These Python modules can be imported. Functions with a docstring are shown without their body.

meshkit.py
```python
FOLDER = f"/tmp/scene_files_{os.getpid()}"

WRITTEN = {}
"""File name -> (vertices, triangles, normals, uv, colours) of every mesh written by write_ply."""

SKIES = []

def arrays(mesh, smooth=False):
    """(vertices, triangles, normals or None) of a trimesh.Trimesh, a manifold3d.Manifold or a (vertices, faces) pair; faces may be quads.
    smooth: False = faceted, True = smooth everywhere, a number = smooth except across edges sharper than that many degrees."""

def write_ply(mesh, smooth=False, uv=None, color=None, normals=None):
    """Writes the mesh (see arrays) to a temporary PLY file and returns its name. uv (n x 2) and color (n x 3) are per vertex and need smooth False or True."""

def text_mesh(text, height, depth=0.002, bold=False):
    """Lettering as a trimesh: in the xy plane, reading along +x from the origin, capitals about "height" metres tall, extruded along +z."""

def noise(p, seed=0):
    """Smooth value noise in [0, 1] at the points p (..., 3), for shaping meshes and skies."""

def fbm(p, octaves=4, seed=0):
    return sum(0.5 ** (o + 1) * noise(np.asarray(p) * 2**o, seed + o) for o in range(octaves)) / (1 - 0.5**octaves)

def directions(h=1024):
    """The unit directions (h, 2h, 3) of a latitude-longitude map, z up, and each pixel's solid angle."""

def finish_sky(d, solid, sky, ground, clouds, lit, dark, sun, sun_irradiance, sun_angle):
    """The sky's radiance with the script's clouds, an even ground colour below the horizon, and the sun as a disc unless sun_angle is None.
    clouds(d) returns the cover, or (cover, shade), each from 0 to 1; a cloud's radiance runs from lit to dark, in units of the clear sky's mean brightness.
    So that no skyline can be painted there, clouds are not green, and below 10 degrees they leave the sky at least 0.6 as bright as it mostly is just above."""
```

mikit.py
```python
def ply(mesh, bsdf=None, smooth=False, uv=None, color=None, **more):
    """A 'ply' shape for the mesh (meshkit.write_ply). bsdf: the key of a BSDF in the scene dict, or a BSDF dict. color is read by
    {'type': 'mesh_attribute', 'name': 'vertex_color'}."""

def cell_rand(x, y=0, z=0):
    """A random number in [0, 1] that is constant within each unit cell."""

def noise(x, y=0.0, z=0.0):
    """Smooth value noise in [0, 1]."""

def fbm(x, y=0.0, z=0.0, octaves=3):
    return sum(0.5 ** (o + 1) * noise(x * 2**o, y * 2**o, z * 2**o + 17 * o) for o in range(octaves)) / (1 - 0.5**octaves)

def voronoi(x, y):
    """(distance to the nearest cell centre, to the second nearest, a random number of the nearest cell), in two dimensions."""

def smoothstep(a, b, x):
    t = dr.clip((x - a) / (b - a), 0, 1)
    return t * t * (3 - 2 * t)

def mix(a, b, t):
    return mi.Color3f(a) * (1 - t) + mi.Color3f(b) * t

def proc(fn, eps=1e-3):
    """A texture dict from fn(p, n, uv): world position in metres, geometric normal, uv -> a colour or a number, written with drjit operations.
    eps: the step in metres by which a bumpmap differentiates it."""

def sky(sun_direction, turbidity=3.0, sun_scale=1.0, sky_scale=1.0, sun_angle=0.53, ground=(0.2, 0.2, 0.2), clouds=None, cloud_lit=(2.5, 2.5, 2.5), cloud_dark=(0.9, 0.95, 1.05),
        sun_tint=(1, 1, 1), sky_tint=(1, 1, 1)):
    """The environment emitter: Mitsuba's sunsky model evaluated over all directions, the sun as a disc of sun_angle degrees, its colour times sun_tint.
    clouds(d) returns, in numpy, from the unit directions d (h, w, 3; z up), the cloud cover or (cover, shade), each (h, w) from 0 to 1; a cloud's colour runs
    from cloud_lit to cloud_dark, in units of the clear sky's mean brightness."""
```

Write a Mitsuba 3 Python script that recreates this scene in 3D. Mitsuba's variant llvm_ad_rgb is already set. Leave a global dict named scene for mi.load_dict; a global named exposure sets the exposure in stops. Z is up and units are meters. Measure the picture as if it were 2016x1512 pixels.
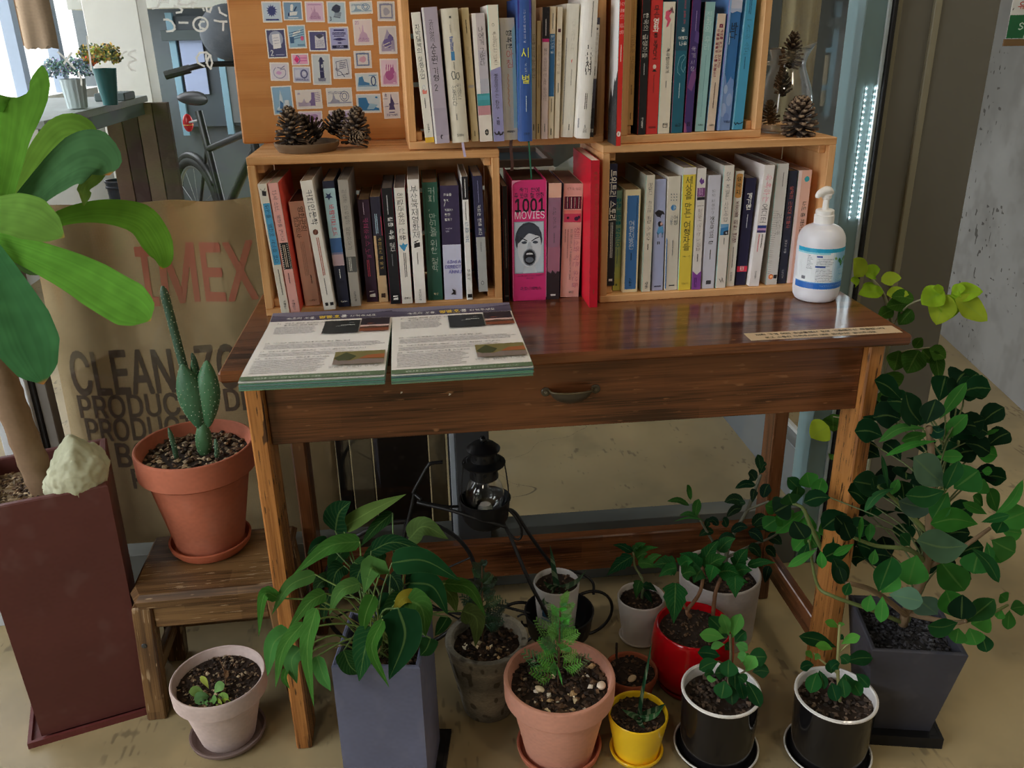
import math, random
import numpy as np, trimesh, mitsuba as mi, drjit as dr
import mikit, meshkit
from mikit import noise, fbm, smoothstep, mix, cell_rand

scene, labels = {}, {}
rng = np.random.default_rng(7)
V3 = lambda *a: np.array(a, float)

# ------------------------------------------------------------------ camera, sky, exposure
YAW, PITCH, ROLL, F = 0.0991, 0.3923, -0.0193, 1696.18
EYE = V3(-0.2128, -1.157, 1.1584)
_f = V3(math.sin(YAW)*math.cos(PITCH), math.cos(YAW)*math.cos(PITCH), -math.sin(PITCH))
_r = np.cross(_f, [0, 0, 1]); _r /= np.linalg.norm(_r)
_u = np.cross(_r, _f)
_up = math.cos(ROLL)*_u - math.sin(ROLL)*_r
scene['camera'] = {'type': 'perspective', 'fov': 2*math.degrees(math.atan(1008/F)), 'fov_axis': 'x', 'near_clip': 0.05, 'far_clip': 100.0,
                   'to_world': mi.ScalarTransform4f().look_at(origin=EYE.tolist(), target=(EYE+_f).tolist(), up=_up.tolist())}
scene['sky'] = mikit.sky((-0.7, -0.5, 0.6), turbidity=4.0, sun_scale=0.0, sky_scale=1.0, ground=(0.5, 0.5, 0.48),
                         clouds=lambda d: np.full(d.shape[:2], 0.85), cloud_lit=(2.4, 2.45, 2.5), cloud_dark=(2.0, 2.1, 2.2))
exposure = 4.3
LAMP, GLINT = 1.6, 1.6       # radiance of the ceiling lamps and of the dots standing in for reflected lights

# ------------------------------------------------------------------ materials
def lin(c):
    return [((x/255.0)+0.055)**2.4/1.055**2.4 if x > 10.3 else x/255.0/12.92 for x in c]

def _srgb(x):                                  # 8-bit code -> reflectance
    x = dr.clip(x/255.0, 0.0, 1.0)
    return dr.power((x+0.055)/1.055, 2.4)

def paint_color(p, n, uv):                     # flat colours: every mesh carries its own colour code in uv
    g = dr.floor(uv.x/256.0); r = uv.x-256.0*g-0.5
    q = dr.floor(uv.y/256.0); b = uv.y-256.0*q-0.5
    return mi.Color3f(_srgb(r), _srgb(g), _srgb(b))

def paint_rough(p, n, uv):
    return dr.clip(dr.floor(uv.y/256.0)/255.0, 0.04, 1.0)

def two(d): return {'type': 'twosided', 'b': d}
def principled(color, rough, spec=0.5, **k):
    d = {'type': 'principled', 'base_color': color, 'roughness': rough, 'specular': spec}
    d.update(k); return d

scene['paint'] = two(principled(mikit.proc(paint_color), mikit.proc(paint_rough)))

def wood_fn(base, dark, light, ring, streak, blotch):
    base, dark, light = lin(base), lin(dark), lin(light)
    def fn(p, n, uv):
        u, v = uv.x, uv.y
        w = v*ring + 1.6*noise(u*2.3, v*9.0) + 0.5*noise(u*9.0, v*40.0)
        g = 0.5+0.5*dr.sin(6.2832*w)
        fine = noise(u*14.0, v*900.0)
        b = fbm(u*3.1, v*7.0, 4.0)
        t = dr.clip(0.55*g*g+streak*(fine-0.5)+blotch*(b-0.5), 0.0, 1.0)
        return mix(mix(light, base, dr.clip(t*2.0, 0, 1)), dark, dr.clip(t*2.0-1.0, 0, 1))
    return mikit.proc(fn)

scene['pine'] = two(principled(wood_fn((206, 152, 98), (182, 124, 72), (216, 168, 116), 26, .5, .5), 0.5, 0.4))
scene['pine_board'] = two(principled(wood_fn((188, 122, 62), (150, 86, 38), (200, 138, 78), 9, .35, .6), 0.5, 0.4))

def worn_wood(base, dark, light, scratch, amount, ring=30):
    base, dark, light, scratch = map(lin, (base, dark, light, scratch))
    def fn(p, n, uv):
        u, v = uv.x, uv.y
        w = v*ring+1.8*noise(u*2.0, v*8.0)+0.6*noise(u*11.0, v*50.0)
        g = 0.5+0.5*dr.sin(6.2832*w)
        fine = noise(u*18.0, v*700.0)
        b = fbm(u*5.0, v*9.0, 2.0)
        strip = cell_rand(dr.floor(v/0.037), dr.floor(u/0.31+7.0*cell_rand(dr.floor(v/0.037), 3.0)), 5.0)   # glued-up staves
        t = dr.clip(0.35*g+0.6*(fine-0.5)+1.3*(b-0.45)+0.5*(strip-0.45), 0.0, 1.0)
        c = mix(mix(light, base, dr.clip(t*2.2, 0, 1)), dark, dr.clip(t*2.0-0.9, 0, 1))
        s = smoothstep(1.0-amount, 1.02-amount*0.4, noise(u*42.0, v*330.0))
        return c*(1-s)+mi.Color3f(scratch)*s
    return mikit.proc(fn)

scene['desk_wood'] = two(principled(worn_wood((94, 56, 34), (56, 32, 20), (114, 70, 42), (128, 88, 58), .10), 0.16, 0.5))
scene['desk_leg_wood'] = two(principled(worn_wood((150, 96, 48), (96, 58, 30), (172, 116, 62), (78, 50, 30), .22), 0.35, 0.45))
scene['stool_wood'] = two(principled(worn_wood((92, 66, 42), (58, 40, 28), (122, 92, 58), (158, 134, 104), .17, 45), 0.42, 0.45))

def floor_fn(p, n, uv):
    x, y = p.x, p.y
    b = fbm(x*1.7, y*1.7, 3.0, 4)
    m = fbm(x*9.0, y*9.0, 8.0, 4)
    s = noise(x*150.0, y*60.0)*noise(x*21.0+5.0, y*21.0)
    w = 0.25*fbm(x*4.0, y*4.0, 1.0)
    _c = dr.abs(noise(x*1.3+w*3.0, y*1.3+w*3.0, 9.0)-0.5)
    crack = (1-smoothstep(0.0, 0.0035, _c))*smoothstep(0.55, 0.62, noise(x*0.9, y*0.9, 2.0))
    c = mix(lin((156, 140, 106)), lin((182, 164, 124)), smoothstep(0.3, 0.7, b))
    c = mix(c, lin((140, 128, 98)), 0.45*smoothstep(0.45, 0.8, m))
    c = mix(c, lin((92, 82, 64)), 0.5*smoothstep(0.52, 0.8, s))
    return mix(c, lin((84, 76, 62)), 0.7*crack)
scene['floor_concrete'] = two(principled(mikit.proc(floor_fn), 0.42, 0.4))

def wall_fn(p, n, uv):
    y, z = p.y, p.z
    b = fbm(y*2.1, z*2.1, 5.0, 4); m = fbm(y*14.0, z*14.0, 1.0)
    s = smoothstep(0.86, 0.90, noise(y*75.0, z*62.0, 4.0))*smoothstep(0.5, 0.6, noise(y*6.0, z*6.0, 9.0))
    c = mix(lin((128, 126, 120)), lin((156, 155, 150)), smoothstep(0.3, 0.7, b))
    c = mix(c, lin((118, 115, 108)), 0.35*smoothstep(0.5, 0.8, m))
    return mix(c, lin((74, 70, 62)), 0.8*s)
scene['wall_concrete'] = two(principled(mikit.proc(wall_fn), 0.8, 0.3))

scene['pane_glass'] = {'type': 'thindielectric', 'int_ior': 1.5}
scene['solid_glass'] = {'type': 'dielectric', 'int_ior': 1.5}

# ------------------------------------------------------------------ mesh helpers
def numbered(k):
    if k not in scene and k not in labels: return k
    i = 1
    while '%s_%03d' % (k, i) in scene or '%s_%03d' % (k, i) in labels: i += 1
    return '%s_%03d' % (k, i)

def put(key, mesh, mat, uv=None, smooth=False, **kw):
    v, f = (mesh if isinstance(mesh, tuple) else (np.asarray(mesh.vertices), np.asarray(mesh.faces)))
    scene[key] = mikit.ply((np.asarray(v, float), np.asarray(f, int)), mat, smooth=smooth, uv=uv, **kw)

def code(c, rough=.55):
    r, g, b = [int(max(0, min(255, round(x)))) for x in c]
    return (r+.5+256*g, b+.5+256*int(rough*255))

def part(parent, name, mesh, color=None, rough=.55, mat='paint', uv=None, smooth=False, label=None):
    """one entry of the scene under its thing (parent=None: a thing of one mesh)"""
    v, f = (mesh if isinstance(mesh, tuple) else (np.asarray(mesh.vertices), np.asarray(mesh.faces)))
    if len(f) == 0: return None
    key = numbered(name if parent is None else parent+'__'+name)
    v, f = (mesh if isinstance(mesh, tuple) else (np.asarray(mesh.vertices), np.asarray(mesh.faces)))
    if smooth is not False and smooth is not True:
        sm = trimesh.graph.smooth_shade(trimesh.Trimesh(v, f, process=False), angle=math.radians(smooth), facet_minarea=None)
        v, f, smooth = np.array(sm.vertices), np.array(sm.faces), True
    if color is not None: uv = np.tile(code(color, rough), (len(v), 1))
    elif uv is None: uv = np.zeros((len(v), 2))
    put(key, (v, f), mat, uv, smooth)
    if label: labels[key] = {'label': label}
    return key

def thing(name, label, cat, group=None):
    key = numbered(name)
    labels[key] = {'label': label, 'category': cat}
    if group: labels[key]['group'] = group
    return key

def tag(key, label, cat, group=None):
    labels.setdefault(key, {}).update({'label': label, 'category': cat}, **({'group': group} if group else {}))
    return key

def struct(name, mesh, mat='paint', color=None, rough=.6, label=None, smooth=False, uv=None):
    k = part(None, name, mesh, color, rough, mat, uv, smooth)
    labels[k] = {'kind': 'structure', **({'label': label} if label else {})}
    return k

def rot(axis, deg):
    a = math.radians(deg); c, s = math.cos(a), math.sin(a)
    return np.array({'x': [[1, 0, 0], [0, c, -s], [0, s, c]], 'y': [[c, 0, s], [0, 1, 0], [-s, 0, c]], 'z': [[c, -s, 0], [s, c, 0], [0, 0, 1]]}[axis], float)

def xf(mesh, R=None, t=(0, 0, 0)):
    v, f = (mesh if isinstance(mesh, tuple) else (np.asarray(mesh.vertices), np.asarray(mesh.faces)))
    v = np.asarray(v, float)
    if R is not None: v = v@np.asarray(R).T
    return v+np.asarray(t, float), f

def cat(*ms):
    vs, fs, n = [], [], 0
    for m in ms:
        v, f = (m if isinstance(m, tuple) else (np.asarray(m.vertices), np.asarray(m.faces)))
        if len(v) == 0: continue
        vs.append(v); fs.append(np.asarray(f)+n); n += len(v)
    return np.vstack(vs), np.vstack(fs)

def box(x0, x1, y0, y1, z0, z1, b=.0015):
    """box with chamfered edges, faces split so that they shade flat"""
    c = np.array([[(x0+x1)/2, (y0+y1)/2, (z0+z1)/2]]); h = np.array([(x1-x0)/2, (y1-y0)/2, (z1-z0)/2])
    b = min(b, *(h*.45)); pts = []
    for sx in (-1, 1):
        for sy in (-1, 1):
            for sz in (-1, 1):
                for k in range(3):
                    q = h-b; q = q.copy(); q[k] = h[k]; pts.append(q*[sx, sy, sz])
    m = trimesh.convex.convex_hull(np.array(pts)+c)
    v = m.vertices[m.faces].reshape(-1, 3)
    return v, np.arange(len(v)).reshape(-1, 3)

_off = [0.0]
def grain_uv(mesh, axis):
    """u runs along the grain (metres), v across it; end grain is compressed"""
    v, f = mesh
    n = np.cross(v[f[:, 1]]-v[f[:, 0]], v[f[:, 2]]-v[f[:, 0]])
    d = np.repeat(np.argmax(np.abs(n), 1), 3)
    uv = np.zeros((len(v), 2)); o = [k for k in range(3) if k != axis]
    _off[0] += 1.737
    for i in range(len(v)):
        if d[i] == axis: uv[i] = (v[i, o[0]]*.4, v[i, o[1]])
        else:
            w = [k for k in o if k != d[i]]
            uv[i] = (v[i, axis], v[i, w[0]] if w else v[i, o[0]])
    return uv+[_off[0] % 37, (_off[0]*.731) % 3]

def plank(parent, name, ext, axis, mat, b=.0015, R=None, t=(0, 0, 0), label=None):
    m = box(*ext, b=b); uv = grain_uv(m, axis)
    return part(parent, name, xf(m, R, t), mat=mat, uv=uv, label=label)

def lathe(prof, n=40, c=(0, 0), close=False, sx=1.0):
    """profile [(r,z)...] turned about the vertical axis; returns quads as triangles"""
    prof = np.array(prof, float); a = np.linspace(0, 2*np.pi, n, endpoint=False); m = len(prof)
    v = np.stack([c[0]+sx*prof[None, :, 0]*np.cos(a)[:, None], c[1]+prof[None, :, 0]*np.sin(a)[:, None], np.repeat(prof[None, :, 1], n, 0)], -1).reshape(-1, 3)
    i, j = np.meshgrid(np.arange(n), np.arange(m-1), indexing='ij'); k = (i+1) % n
    q = np.stack([i*m+j, k*m+j, k*m+j+1, i*m+j+1], -1).reshape(-1, 4)
    return v, np.vstack([q[:, [0, 1, 2]], q[:, [0, 2, 3]]])

def smooth_path(pts, n):
    pts = np.array(pts, float)
    if len(pts) < 3:
        t = np.linspace(0, 1, n)[:, None]; return pts[0]*(1-t)+pts[-1]*t
    P = np.vstack([2*pts[0]-pts[1], pts, 2*pts[-1]-pts[-2]]); out = []
    for s in np.linspace(0, len(pts)-1-1e-9, n):
        i = int(s); t = s-i; a, b, c, d = P[i:i+4]
        out.append(.5*((2*b)+(c-a)*t+(2*a-5*b+4*c-d)*t*t+(3*b-3*c+d-a)*t**3))
    return np.array(out)

def tube(pts, r, sides=8, caps=True):
    p = np.asarray(pts, float); n = len(p); r = np.broadcast_to(r, (n,))
    t = np.gradient(p, axis=0); t /= np.linalg.norm(t, axis=1, keepdims=True)+1e-12
    a = np.cross(t[0], [0, 0, 1.0] if abs(t[0][2]) < .9 else [1.0, 0, 0]); a /= np.linalg.norm(a); A = [a]
    for i in range(1, n):
        a = a-t[i]*(a@t[i]); a /= np.linalg.norm(a)+1e-12; A.append(a)
    A = np.array(A); B = np.cross(t, A); g = np.linspace(0, 2*np.pi, sides, endpoint=False)
    v = (p[:, None]+r[:, None, None]*(np.cos(g)[None, :, None]*A[:, None]+np.sin(g)[None, :, None]*B[:, None])).reshape(-1, 3)
    i, j = np.meshgrid(np.arange(n-1), np.arange(sides), indexing='ij'); k = (j+1) % sides
    q = np.stack([i*sides+j, i*sides+k, (i+1)*sides+k, (i+1)*sides+j], -1).reshape(-1, 4)
    f = [q[:, [0, 1, 2]], q[:, [0, 2, 3]]]
    if caps:
        v = np.vstack([v, p[0], p[-1]]); j = np.arange(sides); k = (j+1) % sides
        f += [np.stack([k, j, 0*j+len(v)-2], 1), np.stack([(n-1)*sides+j, (n-1)*sides+k, 0*j+len(v)-1], 1)]
    return v, np.vstack(f)

def poly2(pts):
    """flat star-shaped polygon in 2-D as triangles around its middle"""
    p = np.array(pts, float); c = p.mean(0); n = len(p)
    return np.vstack([p, c]), np.array([[i, (i+1) % n, n] for i in range(n)])

def ell2(cx, cy, rx, ry, n=16):
    a = np.linspace(0, 2*np.pi, n, endpoint=False); return poly2(np.stack([cx+rx*np.cos(a), cy+ry*np.sin(a)], 1))

def rect2(x0, x1, y0, y1): return np.array([[x0, y0], [x1, y0], [x1, y1], [x0, y1.__float__()]], float), np.array([[0, 1, 2], [0, 2, 3]])

def strokes2(lines, w):
    """polylines in 2-D as flat ribbons of width w with square ends"""
    V, Fc, n = [], [], 0
    for L in lines:
        L = np.array(L, float)
        for a, b in zip(L[:-1], L[1:]):
            d = b-a; l = np.linalg.norm(d)
            if l < 1e-9: continue
            d /= l; s = np.array([-d[1], d[0]])*w/2; e = d*w/2
            V += [a-e-s, b+e-s, b+e+s, a-e+s]; Fc += [[n, n+1, n+2], [n, n+2, n+3]]; n += 4
    return np.array(V).reshape(-1, 2), np.array(Fc).reshape(-1, 3)

def add2(*ms): 
    v, f = cat(*[(np.c_[m[0], np.zeros(len(m[0]))], m[1]) for m in ms if len(m[0])])
    return v[:, :2], f

# ------------------------------------------------------------------ Hangul lettering from strokes
def _arc(cx, cy, rx, ry, n=12): return [(cx+rx*math.cos(t), cy+ry*math.sin(t)) for t in np.linspace(math.pi/2, math.pi*2.5, n)]
CON = {'ㄱ': [[(.05, .92), (.92, .92), (.8, .02)]], 'ㄴ': [[(.1, .98), (.1, .1), (.95, .14)]], 'ㄷ': [[(.92, .92), (.1, .92), (.1, .1), (.95, .1)]],
       'ㄹ': [[(.05, .95), (.93, .95), (.93, .53), (.08, .53), (.08, .06), (.97, .06)]], 'ㅁ': [[(.08, .93), (.08, .07), (.92, .07), (.92, .93), (.08, .93)]],
       'ㅂ': [[(.1, .98), (.1, .05), (.9, .05), (.9, .98)], [(.1, .52), (.9, .52)]], 'ㅅ': [[(.5, .98), (.42, .55), (.03, .03)], [(.46, .6), (.97, .03)]],
       'ㅇ': [_arc(.5, .5, .46, .46)], 'ㅈ': [[(.05, .92), (.93, .92)], [(.52, .9), (.42, .5), (.03, .03)], [(.46, .52), (.97, .03)]],
       'ㅊ': [[(.35, 1.02), (.65, 1.02)], [(.05, .78), (.93, .78)], [(.52, .76), (.42, .42), (.03, .03)], [(.46, .44), (.97, .03)]],
       'ㅋ': [[(.05, .92), (.92, .92), (.8, .02)], [(.05, .5), (.86, .5)]], 'ㅌ': [[(.92, .94), (.1, .94), (.1, .06), (.95, .06)], [(.1, .5), (.88, .5)]],
       'ㅍ': [[(.05, .92), (.95, .92)], [(.03, .08), (.97, .08)], [(.32, .9), (.32, .1)], [(.68, .9), (.68, .1)]],
       'ㅎ': [[(.32, 1.02), (.68, 1.02)], [(.05, .8), (.95, .8)], _arc(.5, .32, .36, .30)]}
def _dbl(c): return [[(x*.46+o, y) for x, y in L] for o in (0, .52) for L in CON[c]]
for d, c in zip('ㄲㄸㅃㅆㅉ', 'ㄱㄷㅂㅅㅈ'): CON[d] = _dbl(c)
def _two(a, b): return [[(x*.46+o, y) for x, y in L] for o, k in ((0, a), (.52, b)) for L in CON[k]]
for k, (a, b) in {'ㄳ': 'ㄱㅅ', 'ㄵ': 'ㄴㅈ', 'ㄶ': 'ㄴㅎ', 'ㄺ': 'ㄹㄱ', 'ㄻ': 'ㄹㅁ', 'ㄼ': 'ㄹㅂ', 'ㄽ': 'ㄹㅅ', 'ㄾ': 'ㄹㅌ', 'ㄿ': 'ㄹㅍ', 'ㅀ': 'ㄹㅎ', 'ㅄ': 'ㅂㅅ'}.items(): CON[k] = _two(a, b)
INI = 'ㄱㄲㄴㄷㄸㄹㅁㅂㅃㅅㅆㅇㅈㅉㅊㅋㅌㅍㅎ'
MED = 'ㅏㅐㅑㅒㅓㅔㅕㅖㅗㅘㅙㅚㅛㅜㅝㅞㅟㅠㅡㅢㅣ'
FIN = ['']+list('ㄱㄲㄳㄴㄵㄶㄷㄹㄺㄻㄼㄽㄾㄿㅀㅁㅂㅄㅅㅆㅇㅈㅊㅋㅌㅍㅎ')
VER = {'ㅏ': [[(.3, 1), (.3, 0)], [(.3, .52), (.98, .52)]], 'ㅐ': [[(.2, .97), (.2, .03)], [(.85, 1), (.85, 0)], [(.2, .52), (.85, .52)]], 'ㅑ': [[(.3, 1), (.3, 0)], [(.3, .66), (.98, .66)], [(.3, .38), (.98, .38)]],
       'ㅒ': [[(.2, .97), (.2, .03)], [(.85, 1), (.85, 0)], [(.2, .64), (.85, .64)], [(.2, .4), (.85, .4)]], 'ㅓ': [[(.8, 1), (.8, 0)], [(.05, .52), (.8, .52)]], 'ㅔ': [[(.4, .97), (.4, .03)], [(.95, 1), (.95, 0)], [(-.1, .52), (.4, .52)]],
       'ㅕ': [[(.8, 1), (.8, 0)], [(.05, .66), (.8, .66)], [(.05, .38), (.8, .38)]], 'ㅖ': [[(.4, .97), (.4, .03)], [(.95, 1), (.95, 0)], [(-.1, .64), (.4, .64)], [(-.1, .4), (.4, .4)]], 'ㅣ': [[(.6, 1), (.6, 0)]]}
HOR = {'ㅗ': [[(0, .1), (1, .1)], [(.5, .1), (.5, .95)]], 'ㅛ': [[(0, .1), (1, .1)], [(.33, .1), (.33, .95)], [(.67, .1), (.67, .95)]], 'ㅜ': [[(0, .8), (1, .8)], [(.5, .8), (.5, 0)]],
       'ㅠ': [[(0, .8), (1, .8)], [(.33, .8), (.33, 0)], [(.67, .8), (.67, 0)]], 'ㅡ': [[(0, .5), (1, .5)]]}
MIX = {'ㅘ': 'ㅗㅏ', 'ㅙ': 'ㅗㅐ', 'ㅚ': 'ㅗㅣ', 'ㅝ': 'ㅜㅓ', 'ㅞ': 'ㅜㅔ', 'ㅟ': 'ㅜㅣ', 'ㅢ': 'ㅡㅣ'}
def _fit(L, x0, x1, y0, y1): return [[(x0+x*(x1-x0), y0+y*(y1-y0)) for x, y in l] for l in L]
PUN = {'.': [[(.1, .03), (.1, .06)]], ',': [[(.16, .08), (.06, -.1)]], '?': [[(.2, .75), (.35, .95), (.65, .95), (.8, .75), (.5, .45), (.5, .28)], [(.5, .06), (.5, .03)]], '/': [[(.7, 1), (.2, 0)]], "'": [[(.3, 1), (.25, .75)]], ':': [[(.3, .6), (.3, .63)], [(.3, .15), (.3, .18)]],
       '(': [[(.5, 1), (.25, .5), (.5, 0)]], ')': [[(.3, 1), (.55, .5), (.3, 0)]], '-': [[(.2, .5), (.8, .5)]], '!': [[(.4, 1), (.4, .3)], [(.4, .05), (.4, .08)]], '0': [_arc(.5, .5, .32, .48)], '1': [[(.3, .8), (.52, .98), (.52, 0)]], '2': [[(.15, .75), (.35, .97), (.7, .97), (.85, .7), (.15, .02), (.88, .02)]],
       '3': [[(.15, .9), (.5, 1), (.8, .77), (.42, .54), (.85, .27), (.5, 0), (.12, .12)]], '4': [[(.65, 0), (.65, 1), (.1, .28), (.92, .28)]], '5': [[(.82, .98), (.25, .98), (.2, .56), (.6, .62), (.86, .32), (.55, 0), (.12, .08)]], '8': [_arc(.5, .74, .28, .24), _arc(.5, .25, .34, .25)], '9': [_arc(.5, .68, .32, .3), [(.82, .68), (.7, 0)]], '6': [_arc(.5, .3, .33, .3), [(.17, .32), (.55, 1)]], '7': [[(.12, .97), (.85, .97), (.4, 0)]]}
def glyph(ch):
    o = ord(ch)-0xAC00
    if not 0 <= o < 11172: return PUN.get(ch, [])
    i, m, t = INI[o//588], MED[(o//28) % 21], FIN[o % 28]
    y0 = .42 if t else 0.0; H = 1-y0
    if m in VER: L = _fit(CON[i], .03, .52, y0+.1*H, .94)+_fit(VER[m], .60, .95, y0-.02 if t else 0, 1)
    elif m in HOR: L = _fit(CON[i], .17, .83, y0+.46*H, .98)+_fit(HOR[m], .0, 1.0, y0+.02*H, y0+.40*H)
    else:
        a, b = MIX[m]; L = _fit(CON[i], .05, .58, y0+.46*H, .98)+_fit(HOR[a], .0, .64, y0+.06*H, y0+.4*H)+_fit(VER[b], .68, .98, y0-.02 if t else 0, 1)
    if t: L = L+_fit(CON[t], .14, .88, 0.0, .35)
    return L

def text2(s, size, mode='h', weight=.09, gap=.12, jit=0.0, slant=0.0):
    """stroke lettering, flat: 'h' runs to +x, 'v' stacks downwards, 'r' is 'h' turned so that it reads downwards. Starts at the origin (top or left)."""
    V = []; pos = 0.0; w = size*weight; r = random.Random(s)
    for ch in s:
        if ch == ' ': pos += size*(.5 if mode != 'v' else .45); continue
        adv = 1.0 if 0xAC00 <= ord(ch) < 0xD7A4 else .62
        L = glyph(ch); k = 1+jit*(r.random()-.5); dx, dy = jit*.3*(r.random()-.5), jit*.3*(r.random()-.5)
        for l in L:
            q = [((x*adv if adv < 1 else x)+dx+slant*y, y+dy) for x, y in l]
            if mode == 'h': V.append([(pos+x*size*k, y*size*k) for x, y in q])
            elif mode == 'r': V.append([(y*size*k, -(pos+x*size*k)) for x, y in q])
            else: V.append([((x-.5)*size*k, -pos-size+y*size*k) for x, y in q])
        pos += size*((adv if mode != 'v' else 1)+gap)
    return strokes2(V, w), pos-size*gap

_latin = {}
def latin2(s, size, bold=False):
    if (s, bold) not in _latin:
        m = meshkit.text_mesh(s, 1.0, depth=.01, bold=bold)
        top = m.faces[(m.face_normals[:, 2] > .9)]
        u, inv = np.unique(top, return_inverse=True)
        _latin[(s, bold)] = (m.vertices[u][:, :2], inv.reshape(-1, 3))
    v, f = _latin[(s, bold)]
    return (v*size, f), v[:, 0].max()*size

def turn_r(m):
    v, f = m; return np.stack([v[:, 1], -v[:, 0]], 1), f
def move2(m, x, y): return m[0]+[x, y], m[1]

def front(m, y=-.0002):
    """a flat 2-D drawing stood up in the x-z plane, facing -y"""
    v, f = m; return np.stack([v[:, 0], np.full(len(v), y), v[:, 1]], 1), f
# ------------------------------------------------------------------ the room
struct('floor', box(-5, 5, -5, 6, -.06, 0, .001), 'floor_concrete')
struct('ceiling', box(-2.3, 2.2, -4.6, 5.5, 2.75, 2.85, .001), color=(120, 118, 112), rough=.9)
struct('wall_back', box(-2.3, 2.2, -4.7, -4.6, 0, 2.75, .001), color=(96, 92, 84), rough=.9)
k = struct('wall_right', xf(box(0, .12, -6.2, 3.2, 0, 2.75, .001), rot('z', -12), (1.66, 1.2, 0)), 'wall_concrete', label='grey exposed concrete wall with cast joints and small pits')
# street side on the left: low wall, lintel and piers around one wide window opening
struct('wall_left', cat(box(-2.3, -2.2, -4.6, .45, 0, .45), box(-2.3, -2.2, -4.6, .45, 2.35, 2.75), box(-2.3, -2.2, -4.6, -2.3, .45, 2.35), box(-2.3, -2.2, -.25, .45, .45, 2.35)), color=(150, 148, 140), rough=.9)
for y in (-1.3,): struct('window_mullion', box(-2.29, -2.21, y-.03, y+.03, .45, 2.35), color=(150, 155, 160), rough=.4)
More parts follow.
